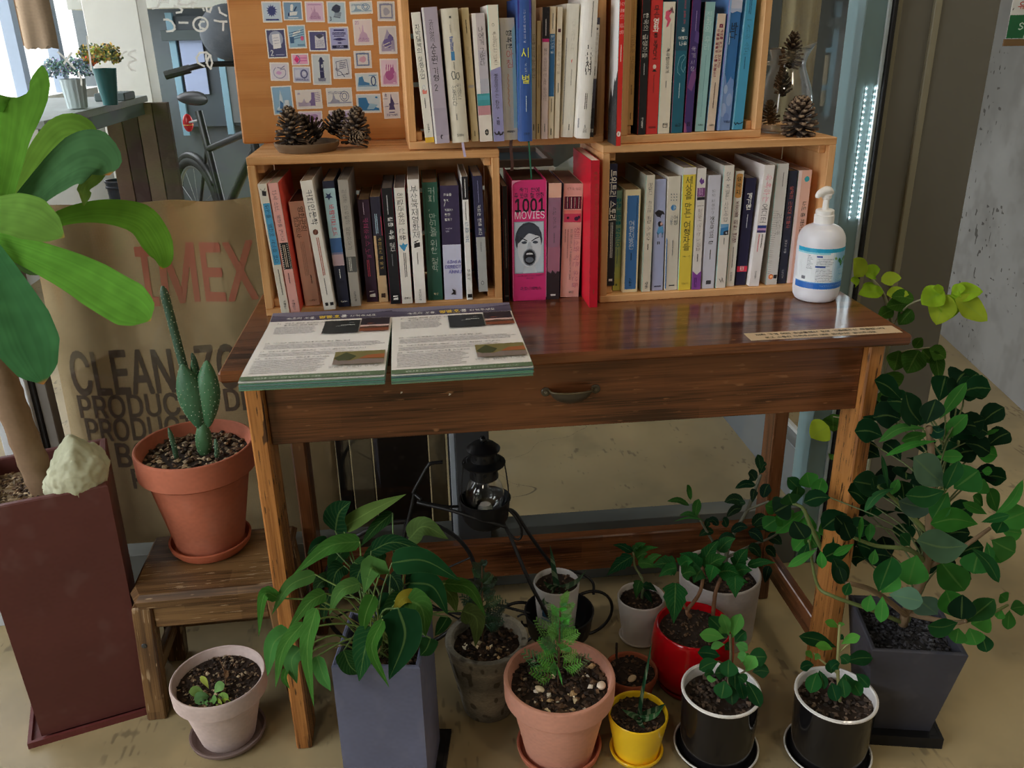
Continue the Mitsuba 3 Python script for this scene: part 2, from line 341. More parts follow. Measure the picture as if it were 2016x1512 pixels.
# glass partition behind the desk
ALU, STEEL = (150, 156, 160), (88, 92, 92)
GY = .48
struct('window_rail', box(-.98, .597, GY-.025, GY+.025, 0, .148), color=(96, 99, 94), rough=.45)
struct('window_sill', box(-2.2, -1.05, GY-.03, GY+.03, 0, .14), color=(190, 196, 204), rough=.5)
fr = struct('window_frame', box(-1.055, -.985, GY-.03, GY+.03, 0, 2.75), color=(200, 206, 212), rough=.5)
part(fr, 'gasket', box(-.985, -.975, GY-.02, GY+.02, .1, 2.7), (18, 19, 20), .6)
part(fr, 'inner_strip', box(-.975, -.955, GY-.015, GY+.015, .148, 2.7), (108, 104, 98), .5)
m2 = struct('window_mullion', box(-.174, -.104, GY-.035, GY+.035, .0, 2.75), color=(66, 68, 70), rough=.45)
part(m2, 'edge_strip', box(-.186, -.174, GY-.028, GY+.03, .14, 2.72), (168, 176, 184), .4)
part(m2, 'gasket', box(-.189, -.186, GY-.02, GY+.02, .14, 2.72), (30, 32, 34), .6)
pst = struct('window_post', box(.597, .643, GY-.03, GY+.04, 0, 2.75), color=(112, 138, 140), rough=.35)
part(pst, 'edge_strip', box(.637, .645, GY-.034, GY-.02, 0, 2.75), (176, 190, 196), .35)
part(pst, 'gasket', box(.645, .653, GY-.04, GY+.04, 0, 2.75), (14, 15, 16), .6)
pan = lambda x0, x1: cat(xf((np.array([[x0, GY, .148], [x1, GY, .148], [x1, GY, 2.7], [x0, GY, 2.7]], float), np.array([[0, 1, 2], [0, 2, 3]]))))
for x0, x1 in ((-.955, -.189), (-.104, .597)): struct('window_pane', pan(x0, x1), 'pane_glass')
dr1 = struct('door_steel', box(.672, .866, GY-.01, GY+.03, .01, 2.75), color=(104, 101, 90), rough=.5, label='grey steel door leaf beside the glass partition')
part(dr1, 'jamb_strip', box(.654, .672, GY-.02, GY+.03, .0, 2.75), (124, 119, 98), .5)
part(dr1, 'raised_strip', box(.735, .749, GY-.018, GY-.008, .01, 2.74), (136, 131, 110), .5)
# the glazed room beyond: side wall of glass with a low steel rail, dark far wall
sr = struct('window_rail', box(.70, .742, .56, 3.6, 0, .15), color=(104, 112, 116), rough=.4)
part(sr, 'bead', box(.735, .748, .56, 3.6, .15, .162), (190, 196, 196), .35)
struct('window_pane', (np.array([[.72, .56, .16], [.72, 3.6, .16], [.72, 3.6, 2.7], [.72, .56, 2.7]], float), np.array([[0, 1, 2], [0, 2, 3]])), 'pane_glass')
struct('wall_far', box(-.55, 2.6, 3.6, 3.7, 0, 2.75, .001), color=(58, 64, 56), rough=.8)

# ------------------------------------------------------------------ the desk
desk = thing('writing_desk', 'dark stained wooden desk with one wide drawer carrying the crates of books', 'desk')
plank(desk, 'desktop', (-.512, .512, 0, .425, .7025, .72), 0, 'desk_wood', .005)
dw = plank(desk, 'drawer_front', (-.4585, .4585, .0405, .058, .5835, .702), 0, 'desk_wood', .001)
plank(desk, 'side_apron', (-.474, -.462, .09, .33, .585, .7025), 1, 'desk_wood')
plank(desk, 'side_apron', (.462, .474, .09, .33, .585, .7025), 1, 'desk_wood')
plank(desk, 'back_apron', (-.459, .459, .345, .358, .60, .7025), 0, 'desk_wood')
for x0, x1 in ((-.485, -.459), (.459, .485)):
    plank(desk, 'leg', (x0, x1, .0235, .090, 0, .7025), 2, 'desk_leg_wood', .003)
    plank(desk, 'leg', (x0, x1+.001, .330, .385, 0, .7025), 2, 'desk_wood', .003)
    plank(desk, 'side_stretcher', (x0+.004, x1-.004, .09, .33, .085, .135), 1, 'desk_wood', .002)
plank(desk, 'rear_stretcher', (-.459, .459, .345, .372, .10, .182), 0, 'desk_wood', .003)
# cup pull: half bowl with two screw ears
a = np.linspace(0, np.pi, 19); b = np.linspace(0, np.pi/2, 9)
A, B = np.meshgrid(a, b, indexing='ij')
cv = np.stack([-.004+.033*np.cos(A)*np.ones_like(B), .0405-.021*np.sin(B)*np.sin(A)**.5, .648-.024*np.sin(A)*np.cos(B)], -1).reshape(-1, 3)
i, j = np.meshgrid(np.arange(18), np.arange(8), indexing='ij'); q = np.stack([i*9+j, (i+1)*9+j, (i+1)*9+j+1, i*9+j+1], -1).reshape(-1, 4)
hd = part(dw, 'handle', (cv, np.vstack([q[:, [0, 1, 2]], q[:, [0, 2, 3]]])), (62, 56, 46), .28, smooth=True, label='dark bronze cup pull with two screw ears')
rimp = [(-.004+.033*math.cos(t), .0405-.021*math.sin(t)**.5, .648) for t in np.linspace(0.02, np.pi-.02, 25)]
for s in (-1, 1):
    v, f = lathe([(0, 0), (.0072, 0), (.0072, .0022), (.0058, .003), (0, .003)], 18); v = v@rot('x', 90).T+[-.004+s*.0385, .0405, .645]
    hd2 = part(dw, 'pull_ear', (v, f), (70, 62, 48), .3)
    v, f = lathe([(0, 0), (.003, 0), (.0026, .0022), (0, .003)], 12); v = v@rot('x', 90).T+[-.004+s*.0385, .0376, .645]
    part(dw, 'screw', (v, f), (96, 88, 72), .3)
part(dw, 'pull_rim', tube(rimp, .0016, 6), (92, 82, 60), .28, smooth=True)
for x, z in ((-.262, .655), (-.19, .6475)):  # chips in the varnish
    part(dw, 'paint_chip', (np.array([[x, .0403, z], [x+.003, .0403, z+.001], [x+.004, .0403, z+.003], [x+.001, .0403, z+.004]], float), np.array([[0, 1, 2], [0, 2, 3]])), (206, 196, 178), .8)

# ------------------------------------------------------------------ the crates
def crate(label, x0, x1, y0, y1, z0, z1, t=.0125, rz=0, cw=.012):
    c = thing('wooden_crate', label, 'crate', 'pine crates holding the books')
    R = rot('z', rz); o = V3((x0+x1)/2, y0, z0); X = (x1-x0)/2; D = y1-y0; Z = z1-z0
    P = lambda nm, e, ax: plank(c, nm, e, ax, 'pine', .0012, R, o)
    h = D*.50
    P('top_slat', (-X, X, 0, h-.003, Z-t, Z), 0); P('top_slat', (-X, X, h+.003, D, Z-t, Z), 0)
    P('bottom_slat', (-X, X, 0, h-.003, 0, t), 0); P('bottom_slat', (-X, X, h+.003, D, 0, t), 0)
    for s in (-1, 1):
        xs = (-X, -X+t) if s < 0 else (X-t, X)
        P('side_board', (*xs, .0, D-.008, t, Z-t), 2)
        xc = (-X+t, -X+t+cw) if s < 0 else (X-t-cw, X-t)
        P('cleat', (*xc, .012, D-.012, t, t+.014), 1); P('cleat', (*xc, .012, D-.012, Z-t-.014, Z-t), 1)
    n = 3
    for i in range(n):
        a = t+(Z-2*t)*i/n+.004; b = t+(Z-2*t)*(i+1)/n-.004
        P('back_slat', (-X+t, X-t, D-.008, D, a, b), 0)
    return c
crate('pine crate with the dish of cones on top, at the left on the desk', -.482, -.086, .2515, .437, .72, .979)
crate('pine crate on the desk behind the pump bottle, with the glass jug on top', .0785, .474, .2405, .425, .72, .982, rz=1.6)
crate('pine crate bridging the gap, stacked beside the stamp board', -.229, .090, .276, .435, .980, 1.238, rz=2.6, cw=.010)
crate('pine crate standing on the right crate, between the red spined book and the jug', .107, .352, .255, .425, .9825, 1.26, rz=6, cw=.010)

# ------------------------------------------------------------------ stool
st = thing('wooden_stool', 'small worn brown wooden stool under the large terracotta cactus pot', 'stool')
SR, SO = rot('z', 1.5), V3(-.621, .128, 0)
P = lambda nm, e, ax, b=.003: plank(st, nm, e, ax, 'stool_wood', b, SR, SO)
hull = trimesh.convex.convex_hull(np.array([[x, y, z] for z, e in ((.246, .0), (.262, -.004), (.272, .004)) for x, y in ((-.13+e, .03+e), (-.115+e, .0+e), (.115-e, 0+e), (.13-e, .03+e), (.13-e, .195-e), (-.13+e, .195-e))]))
hv = hull.vertices[hull.faces].reshape(-1, 3); hf = np.arange(len(hv)).reshape(-1, 3)
part(st, 'seat', xf((hv, hf), SR, SO), mat='stool_wood', uv=grain_uv((hv, hf), 0))
P('front_apron', (-.098, .098, .008, .022, .198, .246), 0); P('back_apron', (-.098, .098, .172, .186, .198, .246), 0)
for s in (-1, 1): P('side_apron', (s*.112-.007, s*.112+.007, .03, .17, .198, .246), 1)
for s in (-1, 1):
    for y0 in (.002, .162):
        lv, lf = box(s*.113-.017, s*.113+.017, y0, y0+.032, 0, .247, .003); lu = grain_uv((lv, lf), 2)
        lv = lv.copy(); lv[:, 0] += s*(.247-lv[:, 2])*.06
        part(st, 'leg', xf((lv, lf), SR, SO), mat='stool_wood', uv=lu)
P('rear_rail', (-.105, .105, .168, .182, .075, .105), 0)
for s in (-1, 1): P('side_rail', (s*.122-.007, s*.122+.007, .03, .165, .07, .1), 1)
bv, bf = lathe([(0, 0), (.006, 0), (.006, .002), (.004, .005), (0, .006)], 14)
part(st, 'bolt', xf((bv@rot('x', 90).T, bf), SR, SO+V3(-.121, .002, .168)@np.eye(3)), (58, 60, 60), .35, label='dark steel bolt head')
# ------------------------------------------------------------------ books
K, W, GR = (34, 31, 33), (236, 234, 230), (120, 116, 112)

def units(s): return sum((.5 if c == ' ' else ((1.0 if 0xAC00 <= ord(c) < 0xD7A4 else .62)+.12)) for c in s)-.12
def vunits(s): return sum((.45 if c == ' ' else 1.12) for c in s)-.12

def decorate(parent, place, w, h, deco, bulge=0.0, y0=0.0):
    """print on a face that is w wide and h high: flat lettering, bands and pictures, each its own part"""
    for n, d in enumerate(deco):
        k = d[0]; nm = {'B': 'band', 'P': 'picture', 'E': 'picture', 'S': 'small_print', 'G': 'line_drawing'}.get(k, 'lettering'); rgb = None
        if k == 'B': m = rect2((d[1]-.5)*w, (d[2]-.5)*w, d[3]*h, d[4]*h); rgb = d[5]
        elif k == 'P': m = poly2([((a-.5)*w, b*h) for a, b in d[1]]); rgb = d[2]
        elif k == 'E': m = move2(ell2(0, 0, d[3], d[4]), (d[1]-.5)*w, d[2]*h); rgb = d[5]
        elif k == 'G': m = strokes2([[((a-.5)*w, b*h) for a, b in l] for l in d[1]], d[2]); rgb = d[3]
        elif k == 'S':
            _, b0, b1, a0, rgb = d[:5]; r = random.Random(n*7+int(h*1e4)); L = []; rows = d[5] if len(d) > 5 else 1
            for q in range(rows):
                x = (a0-.5)*w+q*.0026; z = b1*h
                while z > b0*h:
                    l = r.uniform(.0008, .0022); L.append([(x, z), (x, max(z-l, b0*h))]); z -= l+.0010
            m = strokes2(L, .0012)
        elif k == 'T':
            _, s, mode, a, b0, b1, rgb = d[:7]; wt = d[7] if len(d) > 7 else .09; sf = d[8] if len(d) > 8 else .62; jit = d[9] if len(d) > 9 else 0
            size = min((b1-b0)*h/(vunits(s) if mode == 'v' else units(s)), w*sf)
            gap = .12+max(0, ((b1-b0)*h/size-(vunits(s) if mode == 'v' else units(s)))/max(1, len(s)))
            m, _l = text2(s, size, mode, wt, gap, jit)
            m = move2(m, (a-.5)*w-(size*.5 if mode == 'r' else 0), b1*h)
        elif k == 'H':
            _, s, a0, a1, b, rgb = d[:6]; wt = d[6] if len(d) > 6 else .1; hs = d[7] if len(d) > 7 else None
            size = (a1-a0)*w/units(s); m, _l = text2(s, size, 'h', wt)
            if hs: m = (m[0]*[1, hs], m[1])
            m = move2(m, (a0-.5)*w, b*h)
        elif k in 'LM':                                     # latin: L across, M reading downwards
            _, s, a0, a1, b, rgb = d[:6]; bold = len(d) > 6 and d[6]
            m, l = latin2(s, 1.0, bold)
            if k == 'L': q = (a1-a0)*w/l; m = move2((m[0]*[q, q*(d[7] if len(d) > 7 else 1)], m[1]), (a0-.5)*w, b*h)
            else: q = (b-a1)*h/l; m = move2(turn_r((m[0]*q, m[1])), (a0-.5)*w-q*.36, b*h)
        v, f = front(m, 0); v[:, 1] = y0-bulge*np.clip(1-(2*v[:, 0]/w)**2, 0, 1)-.00012*(n+1)
        part(parent, nm, place((v, f)), rgb, .55)

def book(label, group, x, y, z, w, h, lean, d, spine, deco=(), side=None, pages=(150, 136, 118), bulge=0.0, rough=.42, hard=0.0, cut=1.0, rz=0):
    b = thing('book', label, 'book', group)
    R = rot('z', rz)@rot('y', lean); o = V3(x, y, z+abs(math.sin(math.radians(lean)))*w/2)
    place = lambda m: xf(m, R, o)
    t = .0009 if not hard else .002; X = w/2; zt = h
    # cover: spine and two boards in one sheet
    n = 7; xs = np.linspace(-X+.0006, X-.0006, n)
    outer = [(-X, d), (-X, .0012)]+[(q, -bulge*(1-(q/X)**2)) for q in xs]+[(X, .0012), (X, d)]
    inner = [(X-t, d), (X-t, .0022)]+[(q, .0022) for q in xs[::-1]]+[(-X+t, .0022), (-X+t, d)]
    from shapely.geometry import Polygon
    m = trimesh.creation.extrude_polygon(Polygon(outer+inner), h, engine='earcut')
    v, f = np.asarray(m.vertices), np.asarray(m.faces)
    vs = v[f].reshape(-1, 3); fs = np.arange(len(vs)).reshape(-1, 3); nn = np.repeat(m.face_normals, 3, 0)
    uv = np.tile(code(spine, rough), (len(vs), 1))
    if side is not None: uv[(np.abs(nn[:, 0]) > .8) & (np.abs(vs[:, 0]) > X-t*.5)] = code(side, rough)
    part(b, 'cover', place((vs, fs)), uv=uv, smooth=False)
    g = hard
    part(b, 'pages', place(box(-X+t, X-t, .0022, d-.001-g, g, h-g-.0004, .0004)), pages, .9)
    decorate(b, place, w, h, deco, bulge)
    return b

LLg, LRg, UMg, URg, MGg = 'books in the lower left crate', 'books in the lower right crate', 'books in the upper left crate', 'books in the upper right crate', 'books standing between the lower crates'
ZL, ZM, ZU = .733, .993, .9955
NAVY = (35, 38, 58)
bk = book
# lower left crate
bk('slim cream book with a blue title strip, leftmost in the lower left crate', LLg, -.4455, .223, ZL, .0140, .209, -3.2, .148, (224, 218, 204),
   [('B', .2, .97, .387, .857, (74, 158, 204)), ('T', '위인들, 영화로 세상을 보다', 'r', .58, .40, .845, (38, 62, 100), .09, .6), ('P', [(.3, .915), (.72, .91), (.8, .945), (.36, .95)], K), ('G', [[(.2, .965), (.5, .945)], [(.75, .968), (.5, .945)]], .0006, K), ('S', .15, .35, .55, GR), ('T', '아름답다', 'r', .6, .03, .10, K, .1, .5)], cut=1)
bk('slim pink book with red cover side and a black film strip on its spine', LLg, -.4292, .221, ZL, .0155, .210, -3.1, .15, (226, 168, 160),
   [('T', '15세 소년, 영화를 만나다', 'r', .5, .565, .95, (84, 44, 58), .08, .66), ('B', .12, .95, .35, .555, (26, 24, 26))]+[('B', a, a+.08, b, b+.006, W) for a in (.16, .82) for b in np.linspace(.357, .54, 13)]+[('S', .37, .54, .45, (190, 170, 150), 2), ('S', .24, .32, .5, (90, 50, 60)), ('T', '아름답다', 'r', .5, .03, .11, (70, 30, 40), .1, .5)], side=(206, 74, 60))
bk('short beige pink book with two rows of brown lettering high on its spine', LLg, -.4060, .258, ZL, .0240, .174, -2.7, .125, (218, 176, 152),
   [('T', '영화관의', 'r', .74, .72, .95, (92, 60, 44), .09, .42), ('T', '외과의사', 'r', .34, .66, .86, (92, 60, 44), .09, .42), ('S', .30, .62, .38, (190, 150, 128), 3), ('S', .22, .30, .72, (100, 66, 50)), ('T', '시네북스', 'h', .2, .05, .08, (110, 72, 56)) if 0 else ('H', '시네북스', .35, .85, .045, (110, 72, 56))], pages=(84, 44, 32))
bk('white book with a coffee bean printed under its black title', LLg, -.3745, .228, ZL, .0190, .211, -4.4, .15, (224, 218, 208),
   [('T', '커피인문학', 'r', .55, .67, .93, K, .09, .6), ('E', .5, .615, .0042, .0046, (88, 46, 32)), ('G', [[(.42, .6), (.5, .615), (.6, .632)]], .0009, (150, 100, 80)), ('S', .28, .57, .5, (176, 110, 96), 2), ('S', .12, .25, .5, GR), ('B', .2, .9, .035, .06, K), ('B', .45, .62, .035, .06, (224, 218, 208))], pages=(136, 118, 98))
bk('navy book with a dark star on pale blue and a strip of sea', LLg, -.3520, .242, ZL, .0185, .207, -1.9, .14, NAVY,
   [('B', .0, 1, .56, .945, (164, 194, 200)), ('B', 0, 1, .44, .56, (58, 96, 146)), ('B', 0, 1, .34, .44, (186, 160, 166)), ('B', 0, 1, .43, .446, (120, 120, 150)), ('P', [(.40+.36*math.cos(t)*(1 if i % 2 else .42), .885+.033*math.sin(t)*(1 if i % 2 else .42)) for i, t in enumerate(np.linspace(.314, 2*np.pi+.314, 10, endpoint=False))], (40, 54, 92)), ('T', '바람커피', 'r', .52, .66, .82, (206, 76, 92), .09, .6), ('T', '로드', 'r', .52, .58, .65, (206, 76, 92), .09, .6), ('S', .24, .31, .5, W), ('H', '북노마드', .25, .85, .04, W, .12)], pages=(128, 106, 82))
bk('plain grey book with thin grey lettering and a dark box low on its spine', LLg, -.3325, .243, ZL, .0165, .208, -.9, .145, (164, 157, 147),
   [('T', '김영하 이우일의 영화이야기', 'r', .52, .46, .93, (86, 84, 82), .07, .55), ('B', .02, .98, .28, .405, (84, 84, 80)), ('S', .29, .395, .3, (190, 186, 176), 2), ('T', '마음산책', 'r', .5, .04, .12, (60, 58, 56), .1, .4)], pages=(116, 108, 98))
bk('short deep purple book with pink handwritten title', LLg, -.3060, .264, ZL, .0190, .172, -.6, .125, (60, 38, 60),
   [('T', '카페하우스 노트', 'r', .52, .43, .83, (196, 78, 138), .075, .72, .2), ('S', .86, .97, .45, (190, 170, 190)), ('S', .26, .42, .35, (224, 80, 110), 2), ('B', .3, .8, .05, .11, W), ('P', [(.3, .075), (.8, .085), (.8, .11), (.3, .1)], (60, 38, 60))], pages=(128, 108, 88))
bk('small tan book with a dark top and a black title box', LLg, -.2870, .260, ZL, .0155, .177, -.6, .12, (212, 178, 134),
   [('B', 0, 1, .64, 1, (44, 40, 56)), ('S', .66, .84, .35, (170, 200, 210), 2), ('B', .9, .98, .64, .82, (214, 70, 90)), ('B', .28, 1, .26, .64, (28, 24, 24)), ('T', '카페에서 책 읽기', 'r', .62, .31, .62, (190, 158, 92), .08, .36), ('B', .3, .72, .045, .085, (60, 40, 26))], pages=(134, 110, 84))
bk('black book with white title and a blue edge in the lower left crate', LLg, -.2665, .246, ZL, .0182, .192, -.5, .14, (24, 26, 30),
   [('T', '필름 속을 걷다', 'r', .6, .46, .76, W, .09, .55), ('S', .78, .94, .45, (200, 200, 200), 1), ('S', .34, .44, .5, (110, 112, 116)), ('B', .3, .75, .035, .075, W), ('P', [(.3, .05), (.75, .058), (.75, .066), (.3, .06)], K)], side=(40, 62, 110), pages=(96, 88, 82))
bk('white book with a blue leaf printed under its black title', LLg, -.2472, .244, ZL, .0180, .192, -.3, .14, (232, 226, 216),
   [('T', '히말라야의 선물', 'r', .5, .56, .96, K, .08, .62), ('P', [(.5, .54), (.62, .52), (.92, .53), (.75, .50), (.55, .465), (.3, .49), (.1, .525), (.36, .518)], (66, 146, 190)), ('S', .24, .45, .48, GR, 2), ('H', '김영사', .2, .85, .04, K, .1)], side=(200, 80, 100), pages=(110, 98, 92))
bk('tall white book with upright dark title and a black clapper sign', LLg, -.2252, .243, ZL, .0190, .205, -.1, .145, (238, 233, 226),
   [('T', '부산국제영화제', 'v', .5, .54, .95, (66, 64, 64), .08, .62), ('P', [(.25, .46), (.75, .47), (.75, .505), (.25, .495)], K), ('G', [[(.25, .505), (.6, .52)], [(.35, .512), (.45, .5)]], .0012, K), ('S', .33, .42, .48, GR), ('T', '자연과인문', 'r', .5, .02, .12, (70, 68, 66), .09, .38)], pages=(150, 140, 128))
bk('dark green book with thin white handwritten title', LLg, -.1995, .257, ZL, .0250, .197, 0.0, .14, (46, 92, 76),
   [('T', '커피, 만인을 위한 철학', 'v', .58, .25, .96, (214, 222, 212), .055, .5, .12), ('S', .35, .95, .16, (40, 70, 60)), ('T', '북', 'h', .5, .04, .09, (214, 204, 170)) if 0 else ('H', '북산', .38, .72, .045, (214, 204, 170), .1)], pages=(128, 104, 80))
bk('wide purple and lavender book with white title rows and a shark fin sign', LLg, -.1692, .255, ZL, .0305, .191, .3, .14, (60, 50, 80),
   [('B', 0, 1, 0, .495, (204, 204, 226)), ('H', '자살을', .18, .60, .915, W, .11), ('H', '할까,', .18, .5, .87, W, .11), ('H', '/', .16, .3, .83, W, .1), ('H', '커피나', .2, .64, .785, W, .11), ('H', '한잔', .2, .5, .745, W, .11), ('H', '할까?', .2, .58, .703, W, .11), ('H', '박영규의', .22, .56, .63, (190, 186, 200), .1), ('H', '영화', .22, .4, .605, (190, 186, 200), .1), ('L', '63rd A', .2, .98, .33, (112, 108, 172), True), ('L', 'DIRECT', .08, .99, .285, (112, 108, 172), True), ('L', 'ANNU', .28, .98, .24, (112, 108, 172), True), ('P', [(.36, .05), (.62, .045), (.6, .085), (.42, .1), (.5, .07)], K)], pages=(124, 108, 92))
bk('thin white book with a black top and grey blue title', LLg, -.1418, .248, ZL, .0100, .206, -.4, .14, (236, 234, 230),
   [('B', 0, 1, .82, 1, (26, 24, 28)), ('S', .84, .98, .5, W), ('S', .66, .80, .45, GR), ('T', '시네마 카페', 'r', .5, .48, .645, (92, 118, 148), .09, .7), ('T', '남상석', 'v', .5, .16, .26, (90, 88, 86), .09, .5), ('B', .15, .9, .02, .05, (26, 24, 28))], pages=(140, 126, 108))
bk('navy book in a grey paper band, rightmost in the lower left crate', LLg, -.1190, .243, .7476, .0152, .192, -1.2, .12, (48, 47, 76),
   [('B', 0, 1, 0, .485, (168, 168, 164)), ('S', .78, .96, .5, (110, 110, 140)), ('T', '커피는 원래 쓰다', 'r', .5, .5, .76, W, .09, .6), ('S', .36, .44, .5, (120, 120, 120)), ('E', .45, .08, .0022, .0034, (84, 84, 88)), ('E', .45, .08, .0016, .0028, (176, 176, 172))], pages=(130, 112, 94))
# between the lower crates, on the desk
bk('black book beside the left crate, left of the pink 1001 book', MGg, -.0765, .272, .7202, .0095, .197, 0, .14, (22, 20, 23), [('S', .3, .72, .5, (120, 118, 116)), ('B', .2, .8, .04, .055, (90, 88, 86))], side=(24, 22, 26))
P1 = [('H', '죽기 전에', .22, .80, .905, (40, 24, 40), .11), ('H', '꼭 봐야 할 영화', .07, .93, .857, (40, 24, 40), .1, 1.35), ('L', '1001', .05, .95, .748, (26, 18, 26), True, 1.42), ('L', 'MOVIES', .06, .95, .69, (244, 226, 236), False, 1.32),
      ('B', .05, .93, .235, .668, (150, 166, 180)), ('B', .08, .91, .245, .66, (186, 200, 210)),
      ('P', [(.30, .24), (.36, .33), (.62, .33), (.72, .24)], (196, 208, 216)),                       # neck
      ('E', .48, .52, .0232, .0295, (52, 60, 72)),                                                     # hair
      ('E', .50, .455, .0205, .0345, (206, 214, 220)), ('P', [(.14, .56), (.22, .62), (.5, .652), (.78, .62), (.85, .54), (.78, .56), (.62, .585), (.44, .565), (.26, .55), (.17, .49)], (58, 66, 78)),
      ('G', [[(.25, .535), (.33, .525), (.43, .51)], [(.58, .51), (.68, .527), (.77, .537)]], .0016, (44, 50, 62)), ('E', .345, .497, .0046, .0024, (60, 68, 80)), ('E', .675, .497, .0046, .0024, (60, 68, 80)),
      ('P', [(.47, .5), (.53, .5), (.58, .43), (.5, .42), (.42, .43)], (178, 188, 196)), ('E', .5, .372, .0115, .0150, (120, 130, 140)), ('E', .5, .372, .0098, .0130, (26, 28, 34)), ('P', [(.39, .396), (.61, .396), (.58, .408), (.5, .412), (.42, .408)], (226, 230, 232)), ('E', .5, .352, .0070, .0050, (96, 104, 114)),
      ('H', '스티븐 제이 슈나이더 책임편집', .15, .88, .212, (90, 30, 60), .1), ('H', '정지인 옮김', .4, .64, .19, (90, 30, 60), .1), ('H', '마로니에북스', .22, .85, .095, (70, 30, 56), .1), ('P', [(.1, .985), (.28, 1), (.0, 1), (.0, .96)], (224, 150, 180)), ('B', 0, .012, .03, .99, (230, 160, 190)), ('B', .988, 1, .03, .99, (236, 170, 196))]
bk('thick pink book reading 1001 MOVIES with a grey portrait of an open mouthed woman', MGg, -.0375, .269, .7202, .0575, .206, .3, .145, (212, 54, 120), P1, pages=(78, 62, 50), hard=.003)
bk('mauve book with a pale top and dark foot, right of the pink 1001 book', MGg, .0035, .271, .7202, .0215, .199, 1.1, .15, (148, 108, 130),
   [('B', 0, 1, .88, 1, (226, 182, 158)), ('T', '스틸 라이프', 'r', .5, .62, .8, (70, 62, 70), .06, .5), ('S', .5, .58, .5, (100, 84, 96)), ('B', 0, 1, .25, .46, (160, 104, 124)), ('P', [(0, .0), (1, .0), (1, .24), (.8, .25), (.75, .22), (.4, .26), (.3, .23), (0, .25)], (44, 34, 38)), ('B', .3, .7, .03, .045, W)], pages=(110, 92, 74))
bk('pale pink book with barcode stripes and a red picture on its spine', MGg, .0335, .277, .7202, .0335, .196, 1.7, .15, (226, 174, 160),
   [('H', '기록을 담다', .15, .9, .945, (160, 110, 100), .08), ('B', .07, .93, .785, .89, (60, 26, 44))]+[('B', a, a+q, .79, .885, (222, 196, 190) if i % 2 else (118, 36, 56)) for i, (a, q) in enumerate([(.1, .05), (.2, .03), (.3, .06), (.4, .04), (.5, .05), (.58, .03), (.66, .07), (.78, .03), (.86, .04)])]+
   [('B', .07, .93, .672, .775, (196, 62, 92)), ('B', .07, .93, .745, .775, (226, 130, 120)), ('E', .27, .71, .0022, .0022, (70, 26, 46)), ('E', .7, .702, .0036, .0034, (60, 30, 60)), ('E', .82, .715, .0022, .0026, (60, 30, 60)), ('T', '정미소와 작은 유산들', 'r', .76, .09, .625, (168, 98, 118), .07, .33), ('M', 'THE RICE MILL & THE ARCHIVES OF MEMORY', .46, .16, .615, (64, 44, 46)), ('S', .36, .61, .3, (150, 100, 92)), ('S', .5, .61, .16, (150, 100, 92)), ('H', '눌민', .45, .7, .04, K, .1)], side=(92, 120, 150), pages=(112, 92, 74))
bk('tall bright red guidebook jutting out in front of the right crate', MGg, .0635, .212, .7202, .0142, .242, -.2, .165, (188, 24, 44), [('M', 'RESTAURANT GUIDEBOOK', .6, .48, .85, (146, 66, 40)), ('T', '속초', 'v', .55, .87, .93, (146, 66, 40), .1, .4), ('S', .1, .13, .5, (146, 66, 40))], side=(198, 20, 44), pages=(226, 204, 192), hard=0)
# lower right crate
bk('black book with a navy top and heavy white title, leftmost in the lower right crate', LRg, .0990, .243, .7476, .0130, .204, -.1, .14, (38, 38, 43),
   [('B', 0, 1, .66, 1, (30, 32, 64)), ('T', '트위트리 스토리', 'r', .5, .545, .95, W, .14, .8), ('S', .24, .53, .35, (220, 220, 220), 2), ('B', .2, .7, .04, .06, W)], pages=(110, 96, 80))
bk('slim book fading from teal to yellow with teal title', LRg, .1133, .262, ZL, .0130, .172, 0, .13, (134, 170, 150),
   [('B', 0, 1, 0, .12, (206, 208, 104)), ('B', 0, 1, .12, .24, (200, 208, 116)), ('B', 0, 1, .24, .36, (188, 202, 126)), ('B', 0, 1, .36, .5, (172, 192, 136)), ('B', 0, 1, .5, .68, (152, 182, 146)), ('T', '좋은 배우를 찾습니다', 'r', .5, .44, .93, (18, 130, 142), .14, .7), ('S', .28, .42, .5, (110, 140, 120)), ('B', .35, .6, .05, .07, (120, 130, 70))], side=(30, 60, 70), pages=(104, 90, 72))
bk('cream book with a large blue panel and white handwritten title', LRg, .1340, .248, ZL, .0265, .175, 0, .14, (226, 212, 172),
   [('B', .14, .88, .03, .945, (60, 110, 166)), ('T', '여행처방전', 'v', .48, .43, .71, (226, 230, 232), .075, .46, .1), ('S', .52, .92, .78, (36, 70, 110)), ('S', .32, .39, .5, (30, 50, 80)), ('T', '시공사', 'r', .5, .06, .14, (24, 40, 70), .12, .3)], pages=(142, 118, 84))
bk('cream book with dark handwritten title reading downwards', LRg, .1620, .246, ZL, .0150, .198, 0, .15, (212, 204, 186), [('T', '괜찮다, 우리는 꽃필 수 있다', 'r', .52, .45, .94, K, .07, .55, .1), ('S', .37, .42, .5, K), ('T', '새움', 'v', .5, .03, .09, (80, 76, 72), .1, .4)], side=(176, 178, 164), pages=(104, 92, 76))
